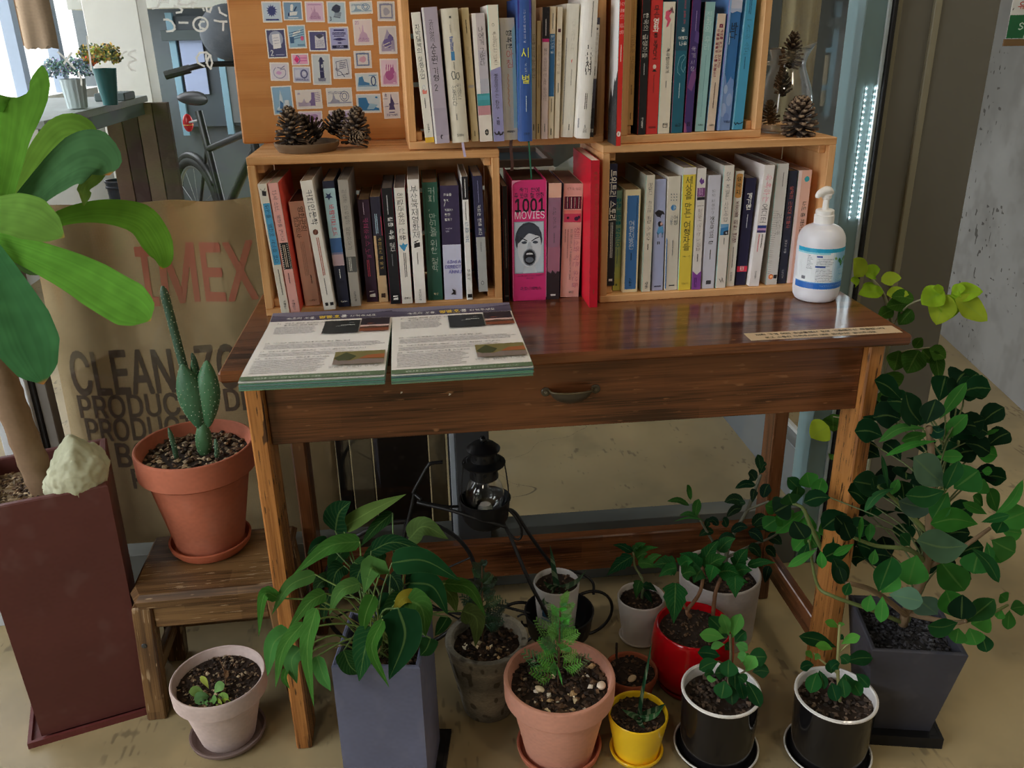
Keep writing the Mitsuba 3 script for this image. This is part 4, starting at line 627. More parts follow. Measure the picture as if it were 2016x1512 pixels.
def motif(i, ink, tint):
    mid = tuple(.5*a+.5*b for a, b in zip(ink, tint)); P = lambda p, c=ink: ('P', p, c); txt = ('B', .18, .82, .06, .10, ink)
    if i == 0: return [P([(.5+(.33 if q % 2 else .2)*math.cos(t), .56+(.36 if q % 2 else .22)*math.sin(t)) for q, t in enumerate(np.linspace(0, 2*np.pi, 26, endpoint=False))]), ('B', .12, .88, .04, .12, ink)]
    if i == 1: return [P([(.3, .2), (.7, .24), (.78, .46), (.3, .42)], (214, 216, 214)), P([(.2, .18), (.3, .2), (.3, .42), (.22, .36)]), P([(.36, .5), (.5, .48), (.56, .8), (.5, .92), (.38, .84)], (224, 224, 220)), ('B', .2, .8, .05, .11, (210, 216, 220)), P([(.55, .5), (.7, .76), (.75, .74), (.6, .48)])]
    if i in (2, 10): return [P([(.2, .2), (.8, .2), (.7, .45), (.55, .5), (.5, .85), (.42, .5), (.3, .42)], mid), ('G', [[(.2+.06*k, .1), (.2+.06*k, .2+.03*(k % 3))] for k in range(11)], .0009, ink), ('H', '25', .06, .3, .84, ink, .1) if i == 10 else ('B', .1, .9, .85, .92, mid), ('G', [[(.3, .7), (.38, .5), (.5, .36), (.7, .25)]], .0008, mid)]
    if i == 3: return [blob(.5, .66, .32, .2)+(ink,), P([(.25, .75), (.5, .92), (.8, .8), (.5, .7)]), P([(.3, .25), (.7, .2), (.8, .5), (.4, .5)], mid), ('H', '3', .06, .2, .08, ink, .12), ('G', [[(.3, .35), (.75, .3)], [(.35, .42), (.75, .42)]], .0007, tint)]
    if i in (4, 22): return [('B', 0, 1, .12, .2, mid), P([(.1, .2), (.2, .4), (.26, .8), (.32, .4), (.5, .3), (.5, .2)], mid), ('G', [[(.72+.18*math.cos(t), .55+.3*math.sin(t)) for t in np.linspace(0, 2*np.pi, 20)], [(.72+.1*math.cos(t), .55+.18*math.sin(t)) for t in np.linspace(0, 2*np.pi, 16)]], .0009, ink), ('G', [[(.05+.1*k, .8+.03*(k % 2)) for k in range(7)], [(.05+.1*k, .7+.03*(k % 2)) for k in range(7)]], .0006, ink)]
    if i in (5, 17): return [('G', [[(.12, .12), (.88, .12), (.88, .88), (.12, .88), (.12, .12)]], .0022, ink), blob(.5, .5, .27, .28)+(((206, 160, 176) if i == 17 else mid),), ('B', .3, .7, .9, .95, ink)]
    if i == 6: return [('E', .5, .68, .0118, .0125, (160, 166, 186)), P([(.3, .3), (.76, .34), (.72, .86), (.28, .84)], ink), ('H', '2', .1, .28, .06, (226, 226, 226), .12), ('B', .4, .9, .06, .1, (150, 150, 180)), ('G', [[(.36, .7), (.64, .72)], [(.36, .6), (.66, .62)], [(.38, .5), (.66, .52)]], .0006, mid)]
    if i == 7: return [P([(.05, .2), (.3, .2), (.3, .5), (.05, .5)]), P([(.22, .5), (.72, .7), (.8, .86), (.3, .72)], (216, 222, 222)), ('G', [[(.05, .35+.11*k), (.95, .5+.11*k)] for k in range(4)], .0010, ink), ('E', .82, .42, .0028, .0036, (214, 90, 140)), ('B', .5, .95, .06, .14, mid)]
    if i == 8: return [P([(.3, .1), (.92, .12), (.86, .86), (.32, .8)], ink), P([(.35, .78), (.6, .62), (.9, .8), (.6, .9)], (70, 70, 90)), ('G', [[(.38, .2+.08*k), (.84, .22+.08*k)] for k in range(5)], .0006, (120, 120, 150))]
    if i == 9: return [('B', .2, .8, .86, .93, ink), ('B', .12, .88, .76, .8, ink), ('B', .12, .88, .69, .73, ink), ('B', .2, .8, .6, .64, ink), P([(.1, .46), (.5, .54), (.9, .46), (.5, .4)]), ('B', .4, .6, .26, .32, ink), ('B', .06, .94, .04, .18, (30, 32, 60)), ('L', 'CUBA', .3, .72, .07, tint, True)]
    if i in (11, 19): return [P([(.08, .06), (.92, .06), (.92, .5), (.74, .62), (.5, .92) if i == 11 else (.55, .6), (.3, .55), (.12, .36)], mid), blob(.5, .38, .3, .25)+(ink,), blob(.68, .58, .2, .18)+(ink,), ('G', [[(.3+.14*k, .6), (.33+.14*k, .8)] for k in range(4)] if i == 19 else [[(.2, .3), (.6, .4)], [(.3, .2), (.7, .3)]], .0012, ink if i == 19 else tint), ('B', .7, .86, .08, .12, tint)]
    if i == 12: return [('G', [[(.5+.36*math.cos(t), .45+.36*math.sin(t)) for t in np.linspace(2.2, 6.8, 18)]], .0009, ink), blob(.45, .42, .2, .13)+((206, 160, 200),), ('G', [[(.4, .75), (.6, .7), (.8, .85)], [(.55, .62), (.78, .68)]], .0012, ink)]
    if i == 13: return [P([(.1, .5), (.28, .9), (.46, .5), (.28, .1)]), ('G', [[(.28+.2*math.cos(t), .5+.42*math.sin(t)) for t in np.linspace(-1.6, 1.6, 12)]], .0009, (70, 60, 110)), ('B', .5, .95, .3, .42, (206, 110, 160)), ('B', .5, .95, .58, .7, (206, 120, 166))]
    if i == 14: return [('B', .08, .4, .3, .85, (208, 208, 220)), ('G', [[(.66+.2*math.cos(t), .55+.28*math.sin(t)) for t in np.linspace(0, 2*np.pi, 20)]], .0020, ink), P([(.58, .5), (.76, .5), (.76, .66), (.58, .66)], (206, 206, 220)), ('L', 'VENEZUELA', .08, .92, .08, ink, True)]
    if i == 15: return [P([(.4, .14), (.66, .14), (.62, .84), (.56, .93), (.46, .93), (.4, .84)]), P([(.25, .2), (.75, .2), (.7, .08), (.3, .08)], mid), ('B', .34, .7, .78, .82, ink), ('B', .5, .6, .56, .68, (200, 204, 206)), ('B', .38, .66, .42, .45, (110, 112, 140))]
    if i == 16: return [('G', [[(.2, .1), (.9, .2), (.8, .92), (.14, .8), (.2, .1)]], .0008, ink), ('G', [[(.35, .74-.09*k), (.72, .79-.09*k)] for k in range(4)], .0011, ink), ('G', [[(.1, .4), (.4, .3), (.62, .05)], [(.1, .46), (.3, .42)]], .0010, ink), ('E', .78, .2, .0014, .0014, (60, 40, 60))]
    if i == 18: return [P([(.05, .3), (.12, .8), (.3, .85), (.36, .5), (.6, .42), (.6, .3)]), ('B', .05, .95, .2, .3, mid), ('G', [[(.8+.1*math.cos(t), .55+.28*math.sin(t)) for t in np.linspace(0, 2*np.pi, 16)]], .0016, (40, 66, 110)), ('G', [[(.6+.05*k, .88+.03*(k % 2)) for k in range(8)]], .0008, ink)]
    if i == 20: return [P([(.15, .2), (.3, .2), (.34, .62), (.42, .9), (.5, .62), (.55, .3), (.85, .35), (.85, .12), (.15, .12)], (190, 206, 216)), P([(.3, .2), (.5, .16), (.52, .4), (.36, .5)]), ('B', .1, .9, .05, .12, ink), P([(.6, .3), (.84, .3), (.84, .5), (.6, .5)], (206, 214, 220))]
    if i == 21: return [P([(.55, .1), (.75, .1), (.75, .9), (.62, .9), (.6, .5), (.5, .35)]), P([(.05, .1), (.05, .35), (.2, .3), (.3, .55), (.36, .3), (.55, .3), (.55, .1)], mid), ('G', [[(.76, .85-.1*k), (.96, .88-.1*k)] for k in range(6)], .0008, ink), ('B', .05, .15, .8, .9, mid)]
    if i == 23: return [P([(.05, .85), (.4, .85), (.46, .55), (.7, .3), (.95, .2), (.95, .08), (.05, .08)]), P([(.4, .15), (.55, .5), (.9, .4), (.7, .15)], (150, 186, 206)), ('B', .8, .9, .8, .9, ink)]
    if i == 24: return [P([(.3, .32), (.75, .32), (.66, .5), (.74, .56), (.5, .92), (.44, .6), (.32, .56), (.38, .46)]), ('B', .3, .7, .19, .23, ink), ('L', 'ESPANA', .12, .9, .06, ink, False), ('H', '6', .08, .24, .86, ink, .12), ('G', [[(.0, .78), (.25, .78)], [(.7, .56), (1, .56)], [(0, .45), (.3, .47)]], .0007, ink), ('G', [[(.52, .3), (.52, .95)]], .0007, ink)]
    return [blob(.45, .6, .36, .2)+(ink,), blob(.65, .75, .25, .16)+(mid,), P([(.2, .1), (.5, .4), (.8, .1)], mid)]
for i, (x, z, w, h, mt, tint, ink) in enumerate(ST):
    c = V3(x-BX, 0, (z-BZ)); nx, nz = max(8, int(w/.0022)), max(6, int(h/.0022)); e = .0006; pts = []
    for k in range(nx*2): pts.append((-w/2+w*k/(nx*2), -h/2-e*(k % 2)))
    for k in range(nz*2): pts.append((w/2+e*(k % 2), -h/2+h*k/(nz*2)))
    for k in range(nx*2): pts.append((w/2-w*k/(nx*2), h/2+e*(k % 2)))
    for k in range(nz*2): pts.append((-w/2-e*(k % 2), h/2-h*k/(nz*2)))
    a = math.radians(rs.uniform(-1.5, 1.5)); RR = np.array([[math.cos(a), 0, math.sin(a)], [0, 1, 0], [-math.sin(a), 0, math.cos(a)]])
    place = lambda m: onboard(xf(m, RR, c))
    sk = part(sb, 'stamp', place(front(poly2(pts), -.0004)), (228, 222, 212), .7)
    decorate(sk, place, w-.0034, h-.0034, [], 0)
    dd = [('B', 0, 1, -.5, .5, tint)]+[tuple([d[0], d[1], d[2], d[3]-.5, d[4]-.5]+list(d[5:])) if d[0] == 'B' else (d[0], [(p, q-.5) for p, q in d[1]], *d[2:]) if d[0] == 'P' else (d[0], [[(p, q-.5) for p, q in l] for l in d[1]], *d[2:]) if d[0] == 'G' else (d[0], d[1], d[2]-.5, *d[3:]) if d[0] == 'E' else (d[0], d[1], d[2], d[3], d[4]-.5, *d[5:]) for d in motif(mt, ink, tint)]
    decorate(sk, place, w-.0034, h-.0034, dd, 0, -.0005)

# ------------------------------------------------------------------ pine cones, dish and glass jug
def cone(label, c, R, H, rad, n=70, open_=1.0, group=None, tone=1.0, seed=1, tipc=(126, 108, 88), size=1.0):
    r = random.Random(seed); b = thing('pine_cone', label, 'pine cone', group)
    V, Fc, UV, k = [], [], [], 0
    dk, md, tp = [tuple(x*tone for x in q) for q in ((44, 34, 28), (78, 62, 50), tipc)]
    for i in range(n):
        t = (i+.5)/n; a = i*2.39996+.3*r.random(); z = H*(.05+.86*t); pr = max(.10, min(1, .55+2.2*t)*(1-t)**.62)
        L = rad*(.35+.65*pr)*size; w = rad*.40*(.5+.5*pr)*size; el = math.radians((-22+96*t**1.2)*open_+(1-open_)*(58+25*t)+r.uniform(-6, 6))
        d = V3(math.cos(a)*math.cos(el), math.sin(a)*math.cos(el), math.sin(el)); s = V3(-math.sin(a), math.cos(a), 0); up = np.cross(d, s)*-1.0
        up = -np.cross(s, d)*-1.0
        o = V3(0, 0, z)+V3(math.cos(a), math.sin(a), 0)*rad*.12
        th = w*.22
        q = [o-s*w*.2, o+s*w*.2, o+d*L*.72+s*w*.5, o+d*L*.93+s*w*.33, o+d*L+up*th*.3, o+d*L*.93-s*w*.33, o+d*L*.72-s*w*.5]
        q2 = [p-up*th*e for p, e in zip(q, (.5, .5, 1.1, 1.3, 1.2, 1.3, 1.1))]
        tipu = o+d*L*.88+up*th*.9
        tri = [(q[0], q[1], q[2], dk), (q[0], q[2], q[6], md), (q[6], q[2], tipu, md), (q[2], q[3], tipu, tp), (q[3], q[4], tipu, tp), (q[4], q[5], tipu, tp), (q[5], q[6], tipu, tp),
               (q2[0], q2[2], q2[1], dk), (q2[0], q2[6], q2[2], dk), (q2[6], q2[4], q2[2], dk), (q2[2], q2[4], q2[3], dk), (q2[6], q2[5], q2[4], dk)]
        for e, g in ((2, 3), (3, 4), (4, 5), (5, 6), (1, 2), (6, 0)): cc = tp if e in (3, 4) else md; tri += [(q[e], q2[e], q2[g], cc), (q[e], q2[g], q[g], cc)]
        vr = r.uniform(.8, 1.2)
        for A, B, C, col in tri:
            V += [A, B, C]; Fc.append([k, k+1, k+2]); k += 3; UV += [code([x*vr for x in col], .75)]*3
    kk = part(b, 'scales', xf((np.array(V), np.array(Fc)), R, c), uv=np.array(UV)); labels[kk] = {'kind': 'stuff'}
    part(b, 'core', xf(lathe([(0, 0), (rad*.3, H*.03), (rad*.36, H*.35), (rad*.22, H*.8), (0, H*.93)], 10), R, c), (40, 31, 26), .85)
    return b
I3 = np.eye(3); CZ = .9795
ds = thing('wooden_dish', 'shallow brown wooden dish holding pine cones on the left crate', 'dish')
part(ds, 'bowl', xf(lathe([(0, .004), (.042, .004), (.048, .009), (.0505, .014), (.0525, .0135), (.0515, .008), (.046, 0), (0, 0)], 48, (-.394, .315)), None, (0, 0, CZ)), (120, 98, 74), .7, smooth=40)
gC = 'pine cones around the wooden dish'
cone('open grey brown pine cone standing upright at the left of the wooden dish', (-.4165, .308, CZ+.005), rot('x', 4), .062, .026, 76, 1, gC, 1.0, 1)
cone('dark pine cone lying in the middle of the wooden dish', (-.372, .337, CZ+.018), rot('y', -48), .046, .023, 60, .8, gC, .72, 2)
cone('dark pine cone at the back of the dish, right of the middle one', (-.358, .352, CZ+.020), rot('y', 30), .040, .021, 60, .8, gC, .8, 3)
cone('large upright pine cone at the right edge of the dish', (-.318, .325, CZ+.004), rot('y', 8), .058, .026, 76, .85, gC, .9, 4)
cone('small closed pine cone lying on its side in front of the dish', (-.318, .287, CZ+.020), rot('z', 30)@rot('x', 78), .040, .018, 60, .28, gC, 1.15, 5, (118, 98, 76), .8)
JX, JY, JZ = .4135, .333, .9825
prof_o = [(0, 0), (.030, 0), (.037, .004), (.0445, .020), (.0465, .042), (.043, .068), (.035, .090), (.0295, .105), (.0290, .115), (.0325, .128), (.0345, .136)]
prof_i = [(.0330, .136), (.0308, .128), (.0272, .115), (.0278, .105), (.033, .090), (.041, .068), (.0445, .042), (.0425, .021), (.0345, .007), (.028, .0042), (0, .0042)]
pj = np.array(prof_o+prof_i); pj = np.vstack([smooth_path(pj[:11], 40), smooth_path(pj[11:], 40)])
jv, jf = lathe(pj, 64); lip = np.clip((jv[:, 2]-.112)/.024, 0, 1)**1.6; ang = np.arctan2(jv[:, 1], jv[:, 0]); g = np.exp(-(ang/.33)**2)*lip
jv[:, 0] += .014*g; jv[:, 2] += .008*g; jv[:, 1] *= 1-.35*g
jg = thing('glass_jug', 'clear glass jug with a pouring lip, filled with pine cones', 'jug')
jv = jv@rot('z', 4).T
part(jg, 'body', (jv+[JX, JY, JZ], jf), mat='solid_glass', smooth=True)
hp = smooth_path([(-.028, 0, .112), (-.042, .0, .112), (-.047, .0, .098), (-.0425, 0, .078)], 20)
part(jg, 'handle', xf(tube(hp, .0032, 8), rot('z', 4), (JX, JY, JZ)), mat='solid_glass', smooth=True)
gJ = 'pine cones in the glass jug'
cone('pine cone poking out of the mouth of the glass jug', (JX+.003, JY, JZ+.104), rot('y', 3), .056, .0205, 70, 1, gJ, .95, 11, (104, 92, 76))
cone('pine cone in the neck of the glass jug', (JX-.003, JY+.002, JZ+.058), rot('y', -6), .046, .0185, 60, .45, gJ, .7, 12)
cone('pine cone resting at the left in the glass jug belly', (JX-.020, JY, JZ+.012), rot('y', -8), .040, .0170, 60, .8, gJ, .75, 13)
cone('pine cone resting at the right in the glass jug belly', (JX+.018, JY+.004, JZ+.014), rot('y', 8), .042, .0175, 60, .8, gJ, .85, 14)
cone('open pine cone standing on the crate in front of the glass jug', (.4195, .2755, .9825), I3, .058, .031, 84, 1, None, 1.05, 15)

# ------------------------------------------------------------------ pump bottle
BC, BRD = (.4475, .2045), .0385
bt = thing('pump_bottle', 'white pump bottle of hand sanitizer with a blue and white label', 'bottle')
pb = smooth_path([(0, .0), (.028, .0), (.0355, .005), (.0385, .018), (.0385, .05)], 16).tolist()+smooth_path([(.0385, .06), (.0385, .098), (.036, .112), (.029, .122), (.019, .127), (.0145, .1285)], 18).tolist()+[(.0145, .131), (0, .131)]
part(bt, 'body', xf(lathe(pb, 56, BC), None, (0, 0, .7202)), (226, 227, 234), .28, smooth=35)
part(bt, 'collar', xf(lathe([(.0, .130), (.0162, .130), (.0162, .143), (.0150, .144), (.0150, .1505), (.0128, .152), (0, .152)], 36, BC), None, (0, 0, .7202)), (236, 235, 232), .35, smooth=30)
part(bt, 'stem', xf(lathe([(.0052, .150), (.0048, .168), (.0075, .170), (.0082, .176), (0, .178)], 24, BC), None, (0, 0, .7202)), (236, 235, 232), .35, smooth=30)
noz = smooth_path([(.010, 0, .1775), (.002, 0, .182), (-.008, 0, .1815), (-.017, 0, .176), (-.0185, 0, .1715)], 16)
nr = np.interp(np.linspace(0, 1, 16), [0, .3, .7, 1], [.0045, .0078, .0058, .0030])
part(bt, 'nozzle', xf(tube(noz, nr, 14), rot('z', 14), (BC[0], BC[1], .7202)), (238, 236, 232), .33, smooth=True)
def oncyl(m, off=0.0):
    v, f = m; v = v.copy(); a = v[:, 0]/BRD; r = BRD+.0003-v[:, 1]
    return np.stack([BC[0]+r*np.sin(a), BC[1]-r*np.cos(a), .7202+v[:, 2]], 1), f
def strip(x0, x1, z0, z1, n=24):
    x = np.linspace(x0, x1, n); v = np.concatenate([np.stack([x, 0*x+z0], 1), np.stack([x, 0*x+z1], 1)])
    return v, np.vstack([[[i, i+1, n+i+1], [i, n+i+1, n+i]] for i in range(n-1)])
def lab(nm, m, c, lay): part(bt, nm, oncyl(front(m, -.00012*lay)), c, .35)
XA, XB, Z0, Z1 = -.058, .080, .026, .094
lb = lab('label', strip(XA, XB, Z0, Z1), (232, 240, 244), 0)
lab('label_band', strip(XA, XB, Z1-.0065, Z1), (44, 166, 206), 1); lab('label_band', strip(XA, .0, Z1-.0095, Z1-.0065), (150, 216, 232), 1)
lab('label_band', strip(XA, XB, Z0, Z0+.0105), (46, 110, 198), 1); lab('label_band', strip(XA, XB, Z0+.0095, Z0+.0112), (96, 150, 214), 2)
for i, c in enumerate([(206, 228, 240), (176, 212, 234), (150, 198, 228), (134, 188, 222), (128, 182, 218)]): lab('label_panel', strip(.006+.004*i, .010+.004*i if i < 4 else XB, Z0+.0112, Z1-.0065, 4 if i < 4 else 16), c, 1)
for z, x0, x1 in ((.0795, -.021, -.012), (.0625, -.022, -.006)): lab('label_heading', strip(x0, x1, z, z+.0028, 4), (52, 78, 150), 2)
for k, z in enumerate(list(np.arange(.0655, .0775, .0028))+list(np.arange(.0395, .0600, .0028))):
    rr = random.Random(k); xx = -.020; L = []
    while xx < (.006 if k % 3 else .001): l = rr.uniform(.001, .003); L.append([(xx, z), (xx+l, z)]); xx += l+.0009
    lab('label_text', strokes2(L, .0007), (110, 124, 136), 2)
for k, z in enumerate(np.arange(.0605, .082, .0026)): lab('label_text', strokes2([[(-.036, z), (-.027-.002*(k % 3), z)]], .0007), (110, 124, 136), 2)
lab('label_text', strip(-.044, -.037, .041, .0465, 4), (120, 124, 134), 2)
for x, z, s, a, c in [(.0085, .0790, .0052, -30, (120, 164, 96)), (.0185, .078, .0075, -80, (40, 110, 52)), (.0215, .074, .0075, -60, (52, 124, 60)), (.0245, .0705, .0062, -95, (44, 112, 58)), (.0275, .0765, .0058, -50, (74, 138, 70)), (.0315, .080, .0060, -70, (60, 130, 66)), (.0325, .0735, .0046, -100, (96, 150, 80)), (.036, .0785, .005, -80, (60, 120, 60))]:
    ca, sa = math.cos(math.radians(a)), math.sin(math.radians(a))
    lab('label_leaf', poly2([(x+s*(u*ca-w*sa), z+s*(u*sa+w*ca)) for u, w in ((0, 0), (.35, .42), (.75, .36), (1.15, 0), (.75, -.36), (.35, -.42))]), c, 3)
lab('label_drawing', strokes2([[(.0245+r*math.cos(t), .050+r*.75*math.sin(t)) for t in np.linspace(0, 5.6, 18)] for r in (.0035, .0065, .0095, .0125)], .0011), (176, 214, 232), 3)
m, l = latin2('HAND', .0052); lab('lettering', move2(m, .0285, .0655), (60, 96, 130), 3)
m, l = latin2('HANDCLEAN SANITIZER', .0030); lab('lettering', move2(m, -.012, .0305), (120, 166, 220), 3)

# ------------------------------------------------------------------ two piles of leaflets and the paper label on the desk
def leaflets(label, x0, y0, yaw, seed):
    b = thing('leaflet_pile', label, 'leaflets', 'leaflet piles on the desk'); r = random.Random(seed); Wd, Hd = .1925, .276; R = rot('z', yaw)
    def bend(m):                       # the sheets droop over the desk's front edge a little and lift at the back
        v, f = m; v = v.copy(); v[:, 2] += .006*np.clip((v[:, 1]-.22)/.06, 0, 1)**2-.0025*np.clip((.05-v[:, 1])/.05, 0, 1)**2
        return xf((v, f), R, (x0, y0, .7202))
    def slab(xa, xb, ya, yb, za, zb):
        n = 12; ys = np.linspace(ya, yb, n); v = []
        for y in ys: v += [(xa, y, za), (xb, y, za), (xb, y, zb), (xa, y, zb)]
        f = []
        for i in range(n-1):
            for k in range(4): a, c = i*4+k, i*4+(k+1) % 4; f += [(a, c, c+4), (a, c+4, a+4)]
        f += [(0, 1, 2), (0, 2, 3), (4*n-4, 4*n-2, 4*n-3), (4*n-4, 4*n-1, 4*n-2)]
        v = np.array(v, float); f = np.array(f); vs = v[f].reshape(-1, 3); return vs, np.arange(len(vs)).reshape(-1, 3)
    n = 14; ms, cs = [], []; hh = .0115/n
    for i in range(n):
        dx, dy = r.uniform(-.0012, .0012), (.0022*(n-1-i)/n)*-1+r.uniform(-.0009, .0009)
        ms.append(slab(dx, Wd+dx, dy, Hd+dy*.3, i*hh, i*hh+hh*.82)); cs.append((86+r.randint(-14, 26), 120+r.randint(-12, 24), 108+r.randint(-10, 24)) if i < n-1 else (206, 204, 196))
    v, f = cat(*ms); uv = np.vstack([np.tile(code(c, .6), (len(m[0]), 1)) for m, c in zip(ms, cs)])
    k = part(b, 'sheets', bend((v, f)), uv=uv); labels[k] = {'kind': 'stuff', 'label': 'stacked sheets with green lower edges'}
    def sheet(z): 
        s = slab(0, Wd, 0, Hd, z, z+.0003); return bend(s)
    top = part(b, 'top_sheet', sheet(.0116), (232, 229, 222), .5)
    def flat(m):
        v, f = m; return bend((np.stack([v[:, 0]+Wd/2, v[:, 2], .0120-v[:, 1]], 1), f))
    D = []
    for i, c in enumerate([(78, 72, 92), (86, 80, 102), (70, 64, 84)]): D.append(('B', 0, 1, .885+.038*i, .885+.038*(i+1)+.001, c))
    D += [('P', [(0, .965), (.2, .94), (.45, .962), (.7, .945), (1, .975), (1, 1), (0, 1)], (122, 116, 136)), ('H', '속초의 보물,', .13, .385, .905, (226, 224, 222), .12), ('H', '영랑호', .395, .565, .902, (226, 190, 70), .16), ('H', '를', .575, .625, .905, (226, 224, 222), .12), ('H', '지켜주세요', .65, .865, .905, (226, 224, 222), .12)]
    blk = (60, 58, 60)
    for s, a, e, q in (('01. 영랑호 물위에 부교설치 수중공사', .07, .52, .835), ('불가역적 생태계파괴', .13, .40, .80), ('02. 시민들은 영랑호의 생태계 파괴와 환경 훼손 우려', .055, .70, .50), ('03. 인공구조물은 생태도 훼손하고, 시민의 불편만이 커져갑니다!', .05, .84, .37), ('04. 속초시민이 나서서 영랑호를 지켜주세요', .045, .58, .265)): D.append(('H', s, a, e, q, blk, .11))
    D += [('B', .0, 1, 0, .045, (92, 112, 84)), ('H', '영랑호를 지키기 위해 범려도 바라는 사람들', .1, .56, .012, (206, 214, 200), .1), ('H', '/ 033-636-1414, 010-9040-1101', .58, .9, .012, (206, 214, 200), .1)]
    D += [('B', .46, .745, .63, .845, (36, 40, 40)), ('B', .755, .985, .755, .865, (44, 36, 44)), ('P', [(.8, .775), (.86, .80), (.93, .845), (.97, .83), (.9, .79), (.83, .765)], (150, 72, 56)), ('B', .755, .985, .64, .745, (132, 72, 48)), ('B', .755, .985, .715, .745, (206, 176, 168)), ('P', [(.755, .70), (.85, .725), (.93, .705), (.985, .72), (.985, .69), (.755, .685)], (84, 60, 48)), ('B', .62, .985, .13, .315, (120, 112, 66)), ('P', [(.62, .13), (.985, .13), (.985, .19), (.8, .2), (.72, .17), (.62, .2)], (126, 112, 104)), ('P', [(.62, .22), (.7, .3), (.78, .24), (.74, .19), (.66, .18)], (66, 72, 40)), ('P', [(.8, .2), (.985, .2), (.985, .26), (.86, .25)], (156, 92, 50)), ('H', '영랑호 범바위 산책로', .5+.1, .96, .088, (120, 118, 116), .1)]
    D += [('B', .6, .71, .745, .755, (186, 188, 186)), ('B', .56, .64, .73, .736, (140, 144, 142)), ('B', .66, .70, .785, .79, (140, 144, 142))]
    decorate(top, flat, Wd, Hd, D)
    for (ya, yb, xa, xb) in ((.67, .785, .07, .40), (.42, .485, .06, .97), (.315, .355, .05, .80), (.075, .255, .04, .56)):
        L = []; y = yb
        while y > ya:
            x = xa+.005*r.random(); e = xb*r.uniform(.9, 1)
            while x < e: l = r.uniform(.006, .022); L.append([((x-.5)*Wd, y*Hd), ((min(x+l, e)-.5)*Wd, y*Hd)]); x += l+.006
            y -= .0185
        part(top, 'small_print', flat(front(strokes2(L, .0012), -.0004)), (142, 140, 140), .55)
leaflets('left pile of white leaflets with a dark header, hanging over the desk edge', -.4690, -.0665, -1.2, 3)
leaflets('right pile of white leaflets, in front of the pink 1001 book', -.2672, -.0720, 1.0, 4)
pl = thing('paper_label', 'tan paper strip with two lines of black lettering taped to the desk', 'label')
Rl, ol = I3, V3(.3825, .0285, .7203)
fl = lambda m: (lambda v, f: (np.stack([ol[0]+v[:, 0], ol[1]-.0165+v[:, 2], ol[2]-v[:, 1]], 1), f))(*m)
part(pl, 'paper', box(.2635, .5010, .0120, .0450, .7201, .7203, .0001), (206, 180, 146), .45)
decorate(pl, fl, .236, .033, [('H', '저희 가게 여러 손님들께서 모아 기증해주신 책들입니다.', .06, .95, .57, (46, 38, 32), .13), ('H', '보고 소중히 다뤄주시며 매장 안에서만 읽어주세요', .10, .84, .14, (46, 38, 32), .13)], 0, -.0003)
# ------------------------------------------------------------------ leaf and clay materials
def leaf_color(p, n, uv):
    c = dr.floor(uv.x); a = uv.x-c; st = dr.floor(uv.y); t = uv.y-st
    b = dr.floor(c/1024.0); g = dr.floor((c-1024.0*b)/32.0); r = c-1024.0*b-32.0*g
    col = mi.Color3f(_srgb(r*8.2), _srgb(g*8.2), _srgb(b*8.2))
    d = dr.abs(a-0.5)
    mid = 1-smoothstep(0.015, 0.045, d)
    side = smoothstep(0.80, 0.97, dr.abs(dr.sin(3.14159*(t*9.0-d*5.0))))
    m = noise(p.x*60.0, p.y*60.0, p.z*60.0)
    pale = col*0.5+mi.Color3f(0.16, 0.24, 0.07)
    col = col*(0.86+0.28*m)
    out = dr.select(st < 2.5, col*(1-0.38*mid)+pale*(0.38*mid), col)
    out = dr.select((st > 0.5) & (st < 1.5), out*(1-0.09*side)+pale*(0.09*side), out)
    edge = smoothstep(0.452, 0.48, d)
    out = dr.select((st > 1.5) & (st < 2.5), out*(1-0.4*edge)+pale*(0.4*edge), out)
    band = smoothstep(0.25, 0.6, noise(t*26.0+3.0*a, 1.0)-0.12)                      # st 3: pale cross bands
    out = dr.select((st > 2.5) & (st < 3.5), col*(1-0.55*band)+mi.Color3f(0.30, 0.38, 0.24)*(0.55*band), out)
    streak = noise(a*26.0, t*1.5, c)                                              # st 4: long streaks, brown dry tip
    tip = smoothstep(0.945, 0.985, t+0.03*m)
    s4 = col*(0.9+0.2*streak)
    return dr.select(st > 3.5, s4*(1-tip)+mi.Color3f(0.50, 0.22, 0.07)*tip, out)
scene['leaf'] = {'type': 'principledthin', 'base_color': mikit.proc(leaf_color), 'roughness': 0.28, 'diff_trans': 0.62, 'eta': 1.45}

def clay_color(p, n, uv):
    c = paint_color(p, n, uv)
    a = fbm(p.x*9.0, p.y*9.0, p.z*9.0, 3); b = noise(p.x*210.0, p.y*210.0, p.z*210.0); w = smoothstep(0.56, 0.74, fbm(p.x*31.0+4.0, p.y*31.0, p.z*19.0, 3))
    c = c*(0.80+0.34*a+0.10*(b-0.5))
    return c*(1-0.03*w)+mi.Color3f(0.62, 0.56, 0.52)*(0.03*w)
scene['clay'] = two(principled(mikit.proc(clay_color), mikit.proc(paint_rough), 0.35))

def moss_color(p, n, uv):
    a = fbm(p.x*14.0, p.y*14.0, p.z*20.0, 4); b = noise(p.x*330.0, p.y*330.0, p.z*330.0); s = smoothstep(0.66, 0.8, noise(p.x*90.0, p.y*90.0, p.z*50.0))
    c = mix(lin((118, 116, 108)), lin((168, 164, 150)), smoothstep(0.3, 0.7, a))
    return mix(c*(0.85+0.3*b), lin((58, 54, 46)), 0.7*s)
scene['old_concrete'] = two(principled(mikit.proc(moss_color), 0.9, 0.2))

